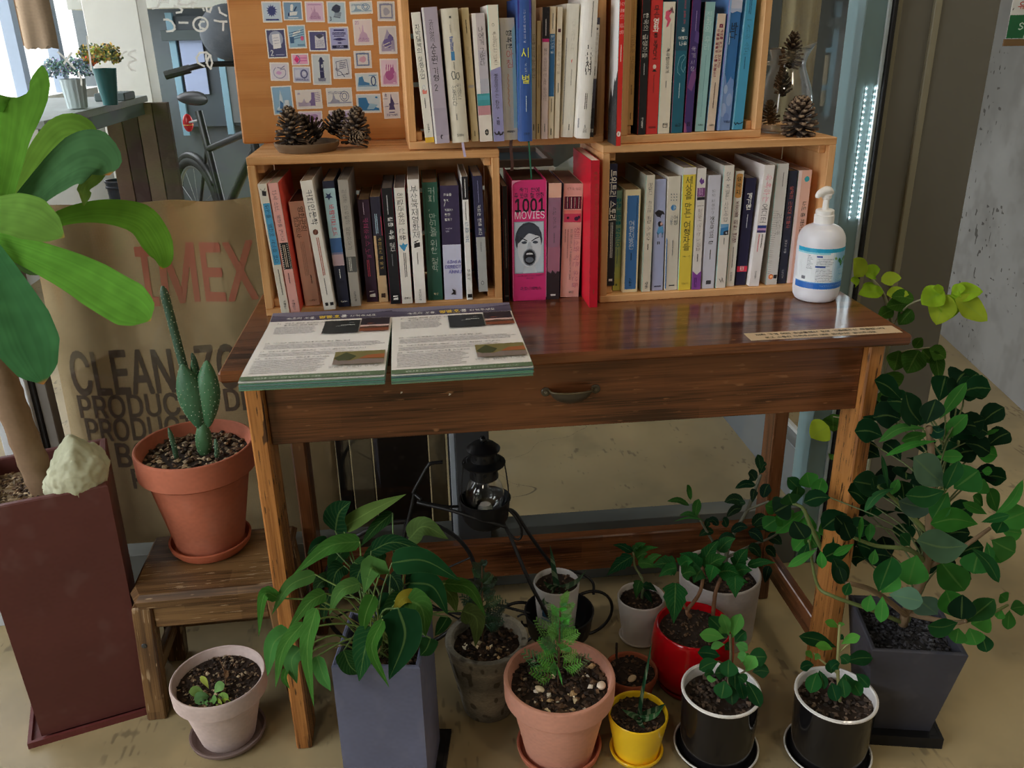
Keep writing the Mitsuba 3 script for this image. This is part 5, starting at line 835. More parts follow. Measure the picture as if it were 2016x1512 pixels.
def leaf(parent, pts, width, color, prof='oval', style=0, n=10, m=2, fold=.12, wave=0.0, hint=None, name='leaf', droop=0.0, face=None):
    """one blade along the path pts (metres): width at its widest, folded along the midrib by fold"""
    P = smooth_path(pts, n+1); t = np.linspace(0, 1, n+1)
    if prof == 'oval': w = np.sin(np.pi*t**.85)**.75
    elif prof == 'obovate': w = np.sin(np.pi*np.clip(t, 0, 1)**1.35)**.75
    elif prof == 'heart': w = np.where(t < .22, .75+.25*np.sin(np.pi/2*t/.22), np.cos(np.pi/2*np.clip((t-.22)/.78, 0, 1))**.95)*np.clip(t/.03, 0.45, 1)
    elif prof == 'lance': w = np.sin(np.pi*t**.8)**1.1
    elif prof == 'agave': w = np.interp(t, [0, .15, .5, .72, .9, .97, 1], [.42, .6, .98, 1, .62, .2, .02])
    elif prof == 'spike': w = np.interp(t, [0, .1, .6, 1], [.8, 1, .7, .03])
    else: w = np.interp(t, [0, .12, .25, .34, .42, .52, .60, .72, 1], [.25, .75, 1.0, .72, .95, .62, .7, .42, .02])        # lobed
    w = np.maximum(w, .015)*width/2
    T = np.gradient(P, axis=0); T /= np.linalg.norm(T, axis=1, keepdims=True)+1e-9
    # the blade's upper face turns towards the light: up, and out to the front
    up = V3(*(face if face is not None else (-.25, -.75, .6)))
    S = np.cross(T, up); ln = np.linalg.norm(S, axis=1, keepdims=True); S = np.where(ln > 1e-3, S/np.maximum(ln, 1e-9), [1, 0, 0]); N = np.cross(S, T)
    V, UV = [], []
    r5, g5, b5 = [int(max(0, min(31, round(x/8.2)))) for x in color]; c0 = r5+32*g5+1024*b5
    for i in range(n+1):
        for k in range(-m, m+1):
            a = k/m; V.append(P[i]+S[i]*w[i]*a+N[i]*(fold*w[i]*abs(a)**1.3+wave*w[i]*math.sin(9*t[i]+2*a)*abs(a))); UV.append((c0+.5+.47*a, style+.02+.95*t[i]))
    q = 2*m+1; Fc = []
    for i in range(n):
        for k in range(2*m): A = i*q+k; Fc += [(A, A+1, A+q+1), (A, A+q+1, A+q)]
    return part(parent, name, (np.array(V), np.array(Fc)), mat='leaf', uv=np.array(UV), smooth=True)

def stem(parent, pts, r, color, n=14, name='stem', sides=7, taper=.75):
    p = smooth_path(pts, n); return part(parent, name, tube(p, np.linspace(r, r*taper, n), sides), color, .6, smooth=True)

def chips(parent, cx, cy, z, R, n, cols, size, seed, name='potting_mix', square=None, keep=None):
    r = random.Random(seed); V, Fc, UV, k = [], [], [], 0
    base = np.array([[1, 0, 0], [-1, 0, 0], [0, 1, 0], [0, -1, 0], [0, 0, 1], [0, 0, -1]], float); tri = [(0, 2, 4), (2, 1, 4), (1, 3, 4), (3, 0, 4), (2, 0, 5), (1, 2, 5), (3, 1, 5), (0, 3, 5)]
    for i in range(n):
        if square is not None: a, b = r.uniform(-1, 1)*R, r.uniform(-1, 1)*R; q = square@np.array([a, b]); x, y = cx+q[0], cy+q[1]
        else: a = r.uniform(0, 2*math.pi); d = R*math.sqrt(r.random()); x, y = cx+d*math.cos(a), cy+d*math.sin(a)
        s = size*r.uniform(.5, 1.4); sc = np.array([s, s*r.uniform(.5, .9), s*r.uniform(.35, .7)])
        M = rot('z', r.uniform(0, 360))@rot('x', r.uniform(-40, 40)); v = (base*sc*(1+.35*(np.array([[r.random()] for _ in range(6)])-.5)))@M.T+[x, y, z+size*r.uniform(-.15, .35)]
        c = cols[r.randrange(len(cols))]; f = r.uniform(.75, 1.2)
        for A, B, C in tri: V += [v[A], v[B], v[C]]; Fc.append([k, k+1, k+2]); k += 3; UV += [code([q*f for q in c], .85)]*3
    kk = part(parent, name, (np.array(V), np.array(Fc)), uv=np.array(UV)); labels[kk] = {'kind': 'stuff'}

SOIL = [(58, 42, 30), (44, 32, 24), (76, 56, 40), (36, 27, 21), (92, 70, 50)]
GRIT = [(150, 132, 106), (120, 96, 72), (176, 158, 130), (88, 68, 52), (64, 48, 36)]
def pot(name, label, x, y, z0, R, h, rb, color, rim=(.03, .004), wall=.006, rough=.8, sd=.02, saucer=None, mat='clay', soil=SOIL, nchip=170, csize=.0045, catn='plant pot', group=None, inner=None, bead=False, belly=None, rimcol=None, grit=0):
    """a turned pot with its soil; returns its key. saucer: (radius, height, colour) makes a saucer, a thing of its own"""
    zs = z0
    if saucer:
        rs_, hs, cs = saucer; sk = thing('plant_saucer', label.split(' with')[0].replace('pot', 'saucer').split(' holding')[0]+' under its pot', 'saucer')
        labels[sk]['label'] = saucer_label.get(name, labels[sk]['label'])
        part(sk, 'dish', xf(lathe([(0, .004), (rs_-.010, .004), (rs_-.006, hs*.6), (rs_-.004, hs), (rs_-.001, hs+.0008), (rs_, hs-.001), (rs_-.002, hs*.5), (rs_-.010, 0), (0, 0)], 56, (x, y)), None, (0, 0, z0)), cs, rough, mat, smooth=40)
        zs = z0+.0045
    h = h-(zs-z0)
    rh, ro = rim; k = thing(name, label, catn, group)
    if belly: out = smooth_path([(rb, 0), (rb+(belly-rb)*.75, h*.2), (belly, h*.52), (R+(belly-R)*.5, h*.85), (R, h-.004)], 18).tolist()
    else: out = [(rb*.97, 0), (rb, .003)]+([(rb+(R-ro-rb)*(1-rh/h), h-rh-.001), (R-ro+.0005, h-rh), (R-.001, h-rh+.003)] if ro > 0 else [])+[(R, h-.004)]
    prof = [(0, 0)]+out+[(R-.0015, h-.0008), (R-wall*.5, h), (R-wall+.001, h-.001), (R-wall, h-.004)]
    inn = [(R-wall, h-.004), (R-wall-(R-rb)*.3, h-sd-.02), (0, h-sd-.02)]
    if inner is None: part(k, 'pot_body', xf(lathe(prof+inn, 64, (x, y)), None, (0, 0, zs)), color, rough, mat, smooth=38)
    else:
        part(k, 'pot_body', xf(lathe([(0, 0)]+out[:-1]+[(R-.0005, h-.006)], 64, (x, y)), None, (0, 0, zs)), color, rough, mat, smooth=38)
        part(k, 'rim', xf(lathe([(R-.0005, h-.006), (R+.0012, h-.004), (R+.001, h-.001), (R-wall*.5, h), (R-wall, h-.002)]+inn, 64, (x, y)), None, (0, 0, zs)), inner, rough, mat, smooth=38, label='white rim and inside')
    zsoil = zs+h-sd; rsoil = R-wall-(R-rb)*.25*(sd/h)*4+.001
    g = np.linspace(0, 2*np.pi, 41)[:-1]; rr = np.linspace(0, 1, 9); V = [[x, y, zsoil]]; 
    for q in rr[1:]:
        for a in g: px, py = x+q*rsoil*math.cos(a), y+q*rsoil*math.sin(a); V.append([px, py, zsoil+.005*(meshkit.noise(np.array([px*70, py*70, 3.0]))-.5)*(1 if q < .99 else .3)])
    Fc = [[0, 1+i, 1+(i+1) % 40] for i in range(40)]
    for j in range(7):
        for i in range(40): A, B = 1+j*40+i, 1+j*40+(i+1) % 40; Fc += [[A, A+40, B+40], [A, B+40, B]]
    part(k, 'soil', (np.array(V), np.array(Fc)), (44, 32, 24), .95, smooth=True)
    chips(k, x, y, zsoil+.002, rsoil*.95, nchip, soil, csize, int(abs(x)*9999)+3)
    if grit: chips(k, x, y, zsoil+.003, rsoil*.9, grit, [(214, 196, 160), (190, 160, 118), (232, 222, 204)], csize*1.0, int(abs(x)*777)+5, 'pebbles')
    return k, zsoil

def plant(label, group=None, cat='plant', name='potted_plant'): return thing(name, label, cat, group)
saucer_label = {}
def square_planter(label, c, half_t, half_b, z0, h, rz, color, tray, wall=.010, rough=.6, soil=None, sd=.03, edge=None):
    k = thing('square_planter', label, 'planter'); R = rot('z', rz)
    def ring(hh, z): return [[sx*hh, sy*hh, z] for sx, sy in ((-1, -1), (1, -1), (1, 1), (-1, 1))]
    b = .0022
    L = [ring(half_b, 0), ring(half_t, h-b), ring(half_t-b, h), ring(half_t-wall+b, h), ring(half_t-wall, h-b), ring(half_t-wall-(half_t-half_b)*.3, h-sd-.02)]
    V = np.array(sum(L, [])); F_ = [(0, 2, 1), (0, 3, 2)]
    for i in range(len(L)-1):
        for j in range(4): A, B = i*4+j, i*4+(j+1) % 4; F_ += [(A, B, B+4), (A, B+4, A+4)]
    F_ += [(20, 21, 22), (20, 22, 23)]
    F_ = np.array(F_); vs = V[F_].reshape(-1, 3)
    part(k, 'planter_body', xf((vs, np.arange(len(vs)).reshape(-1, 3)), R, (c[0], c[1], z0)), color, rough, 'clay')
    hs = half_t-wall-.001
    part(k, 'soil', xf(box(-hs, hs, -hs, hs, h-sd-.012, h-sd, .002), R, (c[0], c[1], z0)), soil[0], .95)
    chips(k, c[0], c[1], z0+h-sd+.002, hs*.96, 620, soil, .0048, int(abs(c[0])*1000), 'gravel', R[:2, :2])
    if tray:
        t = thing('planter_tray', tray[0], 'tray'); ht, hh = tray[1], z0
        V = np.array(ring(ht, 0)+ring(ht, hh)+ring(ht-.006, hh)+ring(ht-.007, z0-.0005 if tray[2] else hh*.35)); F_ = [(0, 2, 1), (0, 3, 2)]
        for i in range(3):
            for j in range(4): A, B = i*4+j, i*4+(j+1) % 4; F_ += [(A, B, B+4), (A, B+4, A+4)]
        F_ += [(12, 13, 14), (12, 14, 15)]; F_ = np.array(F_); vs = V[F_].reshape(-1, 3)
        part(t, 'tray_body', xf((vs, np.arange(len(vs)).reshape(-1, 3)), R, (tray[3][0], tray[3][1], 0)), tray[4], rough, 'clay')
    return k
AGAVE = [([(-0.859, 0.2, 0.879), (-0.815, 0.18, 0.949), (-0.772, 0.15, 1.019), (-0.745, 0.13, 1.068), (-0.741, 0.14, 1.086), (-0.758, 0.19, 1.079), (-0.78, 0.24, 1.053)], 0.087),
    ([(-0.855, 0.23, 0.888), (-0.82, 0.25, 0.945), (-0.778, 0.27, 1.001), (-0.744, 0.27, 1.022), (-0.712, 0.25, 1.008), (-0.706, 0.24, 0.992)], 0.059),
    ([(-0.841, 0.2, 0.892), (-0.779, 0.17, 0.938), (-0.717, 0.13, 0.979), (-0.668, 0.1, 1.002), (-0.642, 0.09, 0.998), (-0.635, 0.09, 0.982)], 0.08),
    ([(-0.65, 0.12, 0.983), (-0.662, 0.12, 0.973), (-0.68, 0.13, 0.963), (-0.688, 0.13, 0.949), (-0.696, 0.14, 0.934)], 0.025),
    ([(-0.857, 0.15, 0.927), (-0.793, 0.1, 0.934), (-0.733, 0.05, 0.934), (-0.683, 0.02, 0.914)], 0.061),
    ([(-0.786, 0.18, 0.894), (-0.727, 0.17, 0.914), (-0.673, 0.16, 0.919), (-0.625, 0.15, 0.909), (-0.605, 0.14, 0.886), (-0.598, 0.14, 0.855), (-0.604, 0.14, 0.836)], 0.047),
    ([(-0.853, 0.18, 0.883), (-0.779, 0.13, 0.869), (-0.702, 0.08, 0.849), (-0.64, 0.04, 0.824), (-0.606, 0.02, 0.809), (-0.591, 0.01, 0.797)], 0.064),
    ([(-0.852, 0.15, 0.89), (-0.803, 0.08, 0.839), (-0.776, 0.04, 0.798), (-0.761, 0.02, 0.76), (-0.754, 0.02, 0.709)], 0.08),
    ([(-0.87, 0.22, 0.851), (-0.852, 0.24, 0.837), (-0.836, 0.25, 0.822), (-0.823, 0.26, 0.809)], 0.026),
    ([(-0.891, 0.2, 0.88), (-0.912, 0.18, 0.816), (-0.907, 0.14, 0.749), (-0.902, 0.12, 0.691)], 0.072),
    ([(-0.887, 0.2, 0.895), (-0.892, 0.14, 0.959), (-0.907, 0.1, 1.0), (-0.934, 0.08, 1.004)], 0.072),
    ([(-0.896, 0.25, 0.893), (-0.907, 0.27, 0.975), (-0.909, 0.28, 1.042), (-0.914, 0.28, 1.078)], 0.079)]
TRUNK = [[(-0.876, 0.205, 0.443), (-0.886, 0.205, 0.51), (-0.895, 0.205, 0.603), (-0.9, 0.21, 0.673), (-0.899, 0.21, 0.758), (-0.884, 0.21, 0.838), (-0.871, 0.21, 0.877)]]
ANTH = [([(-0.37, 0.06, 0.419), (-0.321, 0.048, 0.454), (-0.264, 0.04, 0.484)], 0.025, 4),
    ([(-0.384, 0.07, 0.408), (-0.373, 0.058, 0.448), (-0.352, 0.05, 0.472)], 0.042, 0),
    ([(-0.339, 0.0, 0.429), (-0.385, -0.012, 0.431), (-0.443, -0.02, 0.39)], 0.025, 1),
    ([(-0.392, 0.03, 0.412), (-0.407, 0.018, 0.417), (-0.422, 0.01, 0.406)], 0.02, 0),
    ([(-0.323, 0.0, 0.41), (-0.282, -0.012, 0.43), (-0.223, -0.02, 0.401)], 0.024, 0),
    ([(-0.265, 0.05, 0.396), (-0.239, 0.038, 0.424), (-0.202, 0.03, 0.402)], 0.032, 4),
    ([(-0.288, -0.06, 0.426), (-0.24, -0.072, 0.433), (-0.189, -0.08, 0.399)], 0.035, 0),
    ([(-0.211, -0.02, 0.354), (-0.173, -0.032, 0.348), (-0.15, -0.04, 0.299)], 0.021, 1),
    ([(-0.186, 0.0, 0.284), (-0.164, -0.012, 0.274), (-0.168, -0.02, 0.226)], 0.031, 4),
    ([(-0.404, -0.05, 0.409), (-0.441, -0.062, 0.4), (-0.471, -0.07, 0.357)], 0.02, 2),
    ([(-0.459, -0.06, 0.379), (-0.477, -0.072, 0.394), (-0.492, -0.08, 0.327)], 0.019, 1),
    ([(-0.332, -0.12, 0.436), (-0.358, -0.132, 0.433), (-0.376, -0.14, 0.401)], 0.021, 2),
    ([(-0.304, -0.11, 0.441), (-0.313, -0.122, 0.461), (-0.326, -0.13, 0.425)], 0.034, 2),
    ([(-0.335, -0.03, 0.404), (-0.341, -0.042, 0.398), (-0.353, -0.05, 0.366)], 0.029, 0),
    ([(-0.367, 0.0, 0.387), (-0.38, -0.012, 0.38), (-0.39, -0.02, 0.34)], 0.028, 0),
    ([(-0.266, -0.04, 0.374), (-0.23, -0.052, 0.371), (-0.21, -0.06, 0.324)], 0.039, 0),
    ([(-0.266, -0.14, 0.416), (-0.246, -0.152, 0.408), (-0.243, -0.16, 0.366)], 0.037, 1),
    ([(-0.254, -0.13, 0.415), (-0.272, -0.142, 0.42), (-0.286, -0.15, 0.403)], 0.019, 3),
    ([(-0.277, -0.17, 0.425), (-0.271, -0.182, 0.384), (-0.297, -0.19, 0.321)], 0.051, 0),
    ([(-0.299, -0.18, 0.415), (-0.316, -0.192, 0.378), (-0.297, -0.2, 0.316)], 0.017, 1),
    ([(-0.314, -0.17, 0.396), (-0.327, -0.182, 0.368), (-0.338, -0.19, 0.323)], 0.037, 0),
    ([(-0.311, -0.15, 0.435), (-0.323, -0.162, 0.413), (-0.329, -0.17, 0.387)], 0.022, 1),
    ([(-0.389, -0.16, 0.428), (-0.406, -0.172, 0.371), (-0.406, -0.18, 0.276)], 0.024, 1),
    ([(-0.411, -0.15, 0.398), (-0.44, -0.162, 0.367), (-0.457, -0.17, 0.307)], 0.018, 1),
    ([(-0.438, -0.12, 0.364), (-0.46, -0.132, 0.352), (-0.473, -0.14, 0.303)], 0.027, 2),
    ([(-0.384, -0.1, 0.409), (-0.407, -0.112, 0.403), (-0.441, -0.12, 0.363)], 0.021, 1),
    ([(-0.402, -0.13, 0.323), (-0.394, -0.142, 0.296), (-0.385, -0.15, 0.275)], 0.024, 2),
    ([(-0.424, -0.13, 0.339), (-0.436, -0.142, 0.328), (-0.431, -0.15, 0.294)], 0.026, 2),
    ([(-0.444, -0.14, 0.315), (-0.447, -0.152, 0.307), (-0.44, -0.16, 0.294)], 0.011, 1),
    ([(-0.363, -0.13, 0.329), (-0.355, -0.142, 0.311), (-0.342, -0.15, 0.301)], 0.027, 0),
    ([(-0.238, -0.08, 0.298), (-0.245, -0.092, 0.289), (-0.255, -0.1, 0.283)], 0.029, 0),
    ([(-0.294, -0.03, 0.385), (-0.285, -0.042, 0.377), (-0.28, -0.05, 0.359)], 0.026, 0),
    ([(-0.223, 0.0, 0.337), (-0.203, -0.012, 0.324), (-0.196, -0.02, 0.296)], 0.027, 4),
    ([(-0.365, 0.03, 0.402), (-0.382, 0.018, 0.384), (-0.387, 0.01, 0.358)], 0.027, 0),
    ([(-0.308, 0.02, 0.4), (-0.325, 0.008, 0.385), (-0.33, 0.0, 0.36)], 0.03, 0),
    ([(-0.289, 0.06, 0.44), (-0.317, 0.048, 0.422), (-0.343, 0.04, 0.394)], 0.02, 0),
    ([(-0.392, -0.02, 0.348), (-0.399, -0.032, 0.333), (-0.402, -0.04, 0.312)], 0.016, 0),
    ([(-0.245, -0.02, 0.389), (-0.259, -0.032, 0.375), (-0.27, -0.04, 0.351)], 0.03, 0),
    ([(-0.348, -0.02, 0.406), (-0.335, -0.032, 0.398), (-0.324, -0.04, 0.379)], 0.026, 0),
    ([(-0.295, -0.06, 0.371), (-0.305, -0.072, 0.354), (-0.313, -0.08, 0.334)], 0.026, 0),
    ([(-0.272, -0.08, 0.38), (-0.291, -0.092, 0.368), (-0.305, -0.1, 0.345)], 0.028, 0),
    ([(-0.386, 0.0, 0.365), (-0.404, -0.012, 0.367), (-0.415, -0.02, 0.35)], 0.023, 0),
    ([(-0.21, -0.03, 0.297), (-0.221, -0.042, 0.287), (-0.232, -0.05, 0.278)], 0.02, 0)]
CLUSIA = [([(0.515, -0.05, 0.596), (0.49, -0.056, 0.624), (0.475, -0.062, 0.655)], 0.035, 1),
    ([(0.518, -0.06, 0.599), (0.518, -0.066, 0.622), (0.518, -0.072, 0.645)], 0.029, 1),
    ([(0.526, -0.06, 0.594), (0.534, -0.066, 0.587), (0.541, -0.072, 0.594)], 0.017, 1),
    ([(0.565, -0.02, 0.586), (0.577, -0.026, 0.619), (0.589, -0.032, 0.651)], 0.017, 0),
    ([(0.518, -0.06, 0.592), (0.474, -0.066, 0.598), (0.44, -0.072, 0.58)], 0.012, 0),
    ([(0.538, -0.04, 0.572), (0.512, -0.046, 0.571), (0.488, -0.052, 0.569)], 0.015, 0),
    ([(0.535, -0.07, 0.575), (0.489, -0.076, 0.574), (0.448, -0.082, 0.562)], 0.009, 0),
    ([(0.567, -0.03, 0.553), (0.58, -0.036, 0.578), (0.594, -0.042, 0.602)], 0.02, 0),
    ([(0.539, -0.1, 0.514), (0.505, -0.106, 0.544), (0.473, -0.112, 0.574)], 0.039, 3),
    ([(0.533, -0.11, 0.512), (0.535, -0.116, 0.54), (0.537, -0.122, 0.568)], 0.023, 2),
    ([(0.526, -0.12, 0.518), (0.494, -0.126, 0.514), (0.458, -0.132, 0.523)], 0.027, 2),
    ([(0.539, -0.09, 0.486), (0.506, -0.096, 0.48), (0.468, -0.102, 0.495)], 0.03, 3),
    ([(0.539, -0.11, 0.509), (0.527, -0.116, 0.49), (0.514, -0.122, 0.472)], 0.025, 0),
    ([(0.576, -0.07, 0.49), (0.589, -0.076, 0.508), (0.602, -0.082, 0.526)], 0.04, 0),
    ([(0.59, -0.12, 0.456), (0.545, -0.126, 0.472), (0.505, -0.132, 0.471)], 0.031, 0),
    ([(0.559, -0.15, 0.44), (0.514, -0.156, 0.445), (0.468, -0.162, 0.465)], 0.041, 3),
    ([(0.457, -0.06, 0.498), (0.433, -0.066, 0.508), (0.409, -0.072, 0.517)], 0.033, 1),
    ([(0.447, -0.07, 0.5), (0.44, -0.076, 0.513), (0.433, -0.082, 0.527)], 0.017, 1),
    ([(0.482, -0.05, 0.484), (0.468, -0.056, 0.519), (0.454, -0.062, 0.553)], 0.007, 2),
    ([(0.487, -0.05, 0.473), (0.488, -0.056, 0.491), (0.488, -0.062, 0.509)], 0.012, 0),
    ([(0.478, -0.07, 0.499), (0.448, -0.076, 0.49), (0.429, -0.082, 0.468)], 0.011, 2),
    ([(0.42, -0.08, 0.421), (0.399, -0.086, 0.446), (0.378, -0.092, 0.471)], 0.026, 1),
    ([(0.41, -0.09, 0.425), (0.398, -0.096, 0.446), (0.387, -0.102, 0.466)], 0.023, 1),
    ([(0.529, -0.08, 0.38), (0.522, -0.086, 0.357), (0.516, -0.092, 0.334)], 0.042, 0),
    ([(0.58, -0.06, 0.357), (0.604, -0.066, 0.327), (0.629, -0.072, 0.297)], 0.041, 0),
    ([(0.444, -0.13, 0.355), (0.446, -0.136, 0.391), (0.448, -0.142, 0.425)], 0.034, 2),
    ([(0.468, -0.1, 0.329), (0.476, -0.106, 0.348), (0.484, -0.112, 0.367)], 0.023, 0),
    ([(0.448, -0.15, 0.364), (0.473, -0.156, 0.36), (0.497, -0.162, 0.355)], 0.028, 3),
    ([(0.406, -0.1, 0.353), (0.389, -0.106, 0.382), (0.373, -0.112, 0.41)], 0.025, 1),
    ([(0.398, -0.11, 0.359), (0.388, -0.116, 0.38), (0.378, -0.122, 0.401)], 0.014, 1),
    ([(0.458, -0.12, 0.338), (0.457, -0.126, 0.318), (0.455, -0.132, 0.298)], 0.017, 0),
    ([(0.451, -0.1, 0.327), (0.446, -0.106, 0.316), (0.442, -0.112, 0.304)], 0.018, 0),
    ([(0.401, -0.12, 0.369), (0.395, -0.126, 0.362), (0.389, -0.132, 0.355)], 0.013, 2),
    ([(0.43, -0.08, 0.412), (0.425, -0.086, 0.44), (0.42, -0.092, 0.467)], 0.007, 0),
    ([(0.452, -0.07, 0.404), (0.447, -0.076, 0.426), (0.442, -0.082, 0.447)], 0.013, 0),
    ([(0.458, -0.08, 0.397), (0.454, -0.086, 0.387), (0.45, -0.092, 0.377)], 0.012, 0),
    ([(0.416, -0.09, 0.417), (0.397, -0.096, 0.412), (0.378, -0.102, 0.408)], 0.011, 0),
    ([(0.501, -0.1, 0.413), (0.488, -0.106, 0.428), (0.474, -0.112, 0.443)], 0.017, 2),
    ([(0.558, -0.17, 0.323), (0.55, -0.176, 0.351), (0.542, -0.182, 0.378)], 0.032, 1),
    ([(0.574, -0.16, 0.309), (0.589, -0.166, 0.333), (0.603, -0.172, 0.357)], 0.027, 2),
    ([(0.546, -0.18, 0.326), (0.519, -0.186, 0.325), (0.49, -0.192, 0.335)], 0.026, 2),
    ([(0.572, -0.14, 0.302), (0.554, -0.146, 0.334), (0.537, -0.152, 0.365)], 0.032, 0),
    ([(0.548, -0.13, 0.302), (0.523, -0.136, 0.325), (0.499, -0.142, 0.348)], 0.033, 3),
    ([(0.608, -0.13, 0.278), (0.618, -0.136, 0.288), (0.628, -0.142, 0.298)], 0.033, 0),
    ([(0.59, -0.15, 0.288), (0.595, -0.156, 0.276), (0.599, -0.162, 0.264)], 0.027, 0),
    ([(0.557, -0.17, 0.307), (0.553, -0.176, 0.298), (0.548, -0.182, 0.289)], 0.024, 0),
    ([(0.629, -0.13, 0.259), (0.633, -0.136, 0.244), (0.636, -0.142, 0.23)], 0.021, 2),
    ([(0.625, -0.12, 0.282), (0.627, -0.126, 0.303), (0.629, -0.132, 0.324)], 0.024, 0),
    ([(0.666, -0.05, 0.419), (0.688, -0.056, 0.45), (0.694, -0.062, 0.492)], 0.014, 0),
    ([(0.691, -0.03, 0.393), (0.712, -0.036, 0.407), (0.734, -0.042, 0.421)], 0.036, 0),
    ([(0.626, -0.08, 0.432), (0.644, -0.086, 0.441), (0.661, -0.092, 0.449)], 0.012, 2),
    ([(0.587, -0.12, 0.415), (0.616, -0.126, 0.389), (0.637, -0.132, 0.355)], 0.018, 2),
    ([(0.633, -0.08, 0.379), (0.627, -0.086, 0.362), (0.622, -0.092, 0.345)], 0.037, 0),
    ([(0.674, -0.05, 0.376), (0.692, -0.056, 0.366), (0.711, -0.062, 0.357)], 0.035, 0),
    ([(0.656, -0.05, 0.426), (0.628, -0.056, 0.443), (0.601, -0.062, 0.459)], 0.014, 0),
    ([(0.664, -0.07, 0.402), (0.662, -0.076, 0.417), (0.66, -0.082, 0.432)], 0.021, 2),
    ([(0.691, -0.04, 0.361), (0.694, -0.046, 0.346), (0.698, -0.052, 0.331)], 0.028, 0),
    ([(0.643, -0.08, 0.394), (0.646, -0.086, 0.38), (0.648, -0.092, 0.366)], 0.012, 0),
    ([(0.711, -0.02, 0.374), (0.725, -0.026, 0.373), (0.74, -0.032, 0.372)], 0.025, 0),
    ([(0.633, 0.02, 0.526), (0.643, 0.014, 0.541), (0.653, 0.008, 0.556)], 0.032, 0),
    ([(0.661, 0.02, 0.506), (0.679, 0.014, 0.502), (0.697, 0.008, 0.498)], 0.027, 0),
    ([(0.675, 0.03, 0.526), (0.686, 0.024, 0.533), (0.698, 0.018, 0.541)], 0.006, 0),
    ([(0.669, 0.0, 0.477), (0.674, -0.006, 0.479), (0.679, -0.012, 0.481)], 0.013, 0),
    ([(0.653, 0.0, 0.443), (0.661, -0.006, 0.455), (0.668, -0.012, 0.468)], 0.034, 0),
    ([(0.61, 0.0, 0.52), (0.616, -0.006, 0.516), (0.623, -0.012, 0.512)], 0.018, 0),
    ([(0.571, -0.02, 0.52), (0.59, -0.026, 0.522), (0.608, -0.032, 0.524)], 0.018, 0),
    ([(0.64, 0.03, 0.538), (0.627, 0.024, 0.552), (0.615, 0.018, 0.567)], 0.027, 0),
    ([(0.713, 0.0, 0.395), (0.696, -0.006, 0.423), (0.678, -0.012, 0.451)], 0.022, 0),
    ([(0.685, 0.0, 0.41), (0.67, -0.006, 0.424), (0.654, -0.012, 0.438)], 0.019, 0),
    ([(0.729, -0.05, 0.252), (0.715, -0.056, 0.264), (0.702, -0.062, 0.276)], 0.019, 0),
    ([(0.737, -0.05, 0.235), (0.745, -0.056, 0.241), (0.753, -0.062, 0.246)], 0.023, 0),
    ([(0.728, -0.06, 0.24), (0.725, -0.066, 0.225), (0.723, -0.072, 0.21)], 0.019, 0),
    ([(0.703, -0.07, 0.253), (0.697, -0.076, 0.248), (0.691, -0.082, 0.243)], 0.016, 0),
    ([(0.414, 0.13, 0.36), (0.396, 0.124, 0.356), (0.378, 0.118, 0.352)], 0.039, 1),
    ([(0.418, 0.13, 0.356), (0.409, 0.124, 0.373), (0.401, 0.118, 0.389)], 0.03, 2),
    ([(0.424, 0.13, 0.363), (0.42, 0.124, 0.383), (0.417, 0.118, 0.402)], 0.023, 2),
    ([(0.446, 0.13, 0.39), (0.438, 0.124, 0.409), (0.43, 0.118, 0.429)], 0.029, 0),
    ([(0.445, 0.13, 0.347), (0.415, 0.124, 0.327), (0.386, 0.118, 0.308)], 0.02, 0),
    ([(0.45, 0.13, 0.335), (0.447, 0.124, 0.319), (0.445, 0.118, 0.303)], 0.027, 0),
    ([(0.459, 0.13, 0.364), (0.46, 0.124, 0.39), (0.46, 0.118, 0.416)], 0.023, 0),
    ([(0.422, 0.13, 0.345), (0.404, 0.124, 0.343), (0.385, 0.118, 0.341)], 0.02, 0),
    ([(0.46, 0.13, 0.301), (0.441, 0.124, 0.284), (0.423, 0.118, 0.268)], 0.027, 0),
    ([(0.443, 0.13, 0.306), (0.456, 0.124, 0.289), (0.468, 0.118, 0.271)], 0.03, 0),
    ([(0.478, 0.13, 0.322), (0.483, 0.124, 0.307), (0.489, 0.118, 0.292)], 0.024, 0),
    ([(0.367, -0.03, 0.392), (0.352, -0.036, 0.414), (0.338, -0.042, 0.435)], 0.028, 1),
    ([(0.368, -0.04, 0.392), (0.36, -0.046, 0.377), (0.352, -0.052, 0.362)], 0.015, 2),
    ([(0.38, -0.06, 0.388), (0.38, -0.066, 0.376), (0.38, -0.072, 0.363)], 0.013, 0),
    ([(0.379, -0.05, 0.385), (0.353, -0.056, 0.374), (0.328, -0.062, 0.364)], 0.012, 0),
    ([(0.412, 0.13, 0.32), (0.397, 0.124, 0.332), (0.382, 0.118, 0.344)], 0.023, 0),
    ([(0.4, 0.14, 0.344), (0.382, 0.134, 0.353), (0.365, 0.128, 0.362)], 0.023, 0),
    ([(0.399, 0.14, 0.326), (0.382, 0.134, 0.32), (0.366, 0.128, 0.314)], 0.027, 0),
    ([(0.431, 0.13, 0.384), (0.413, 0.124, 0.403), (0.396, 0.118, 0.421)], 0.02, 2)]
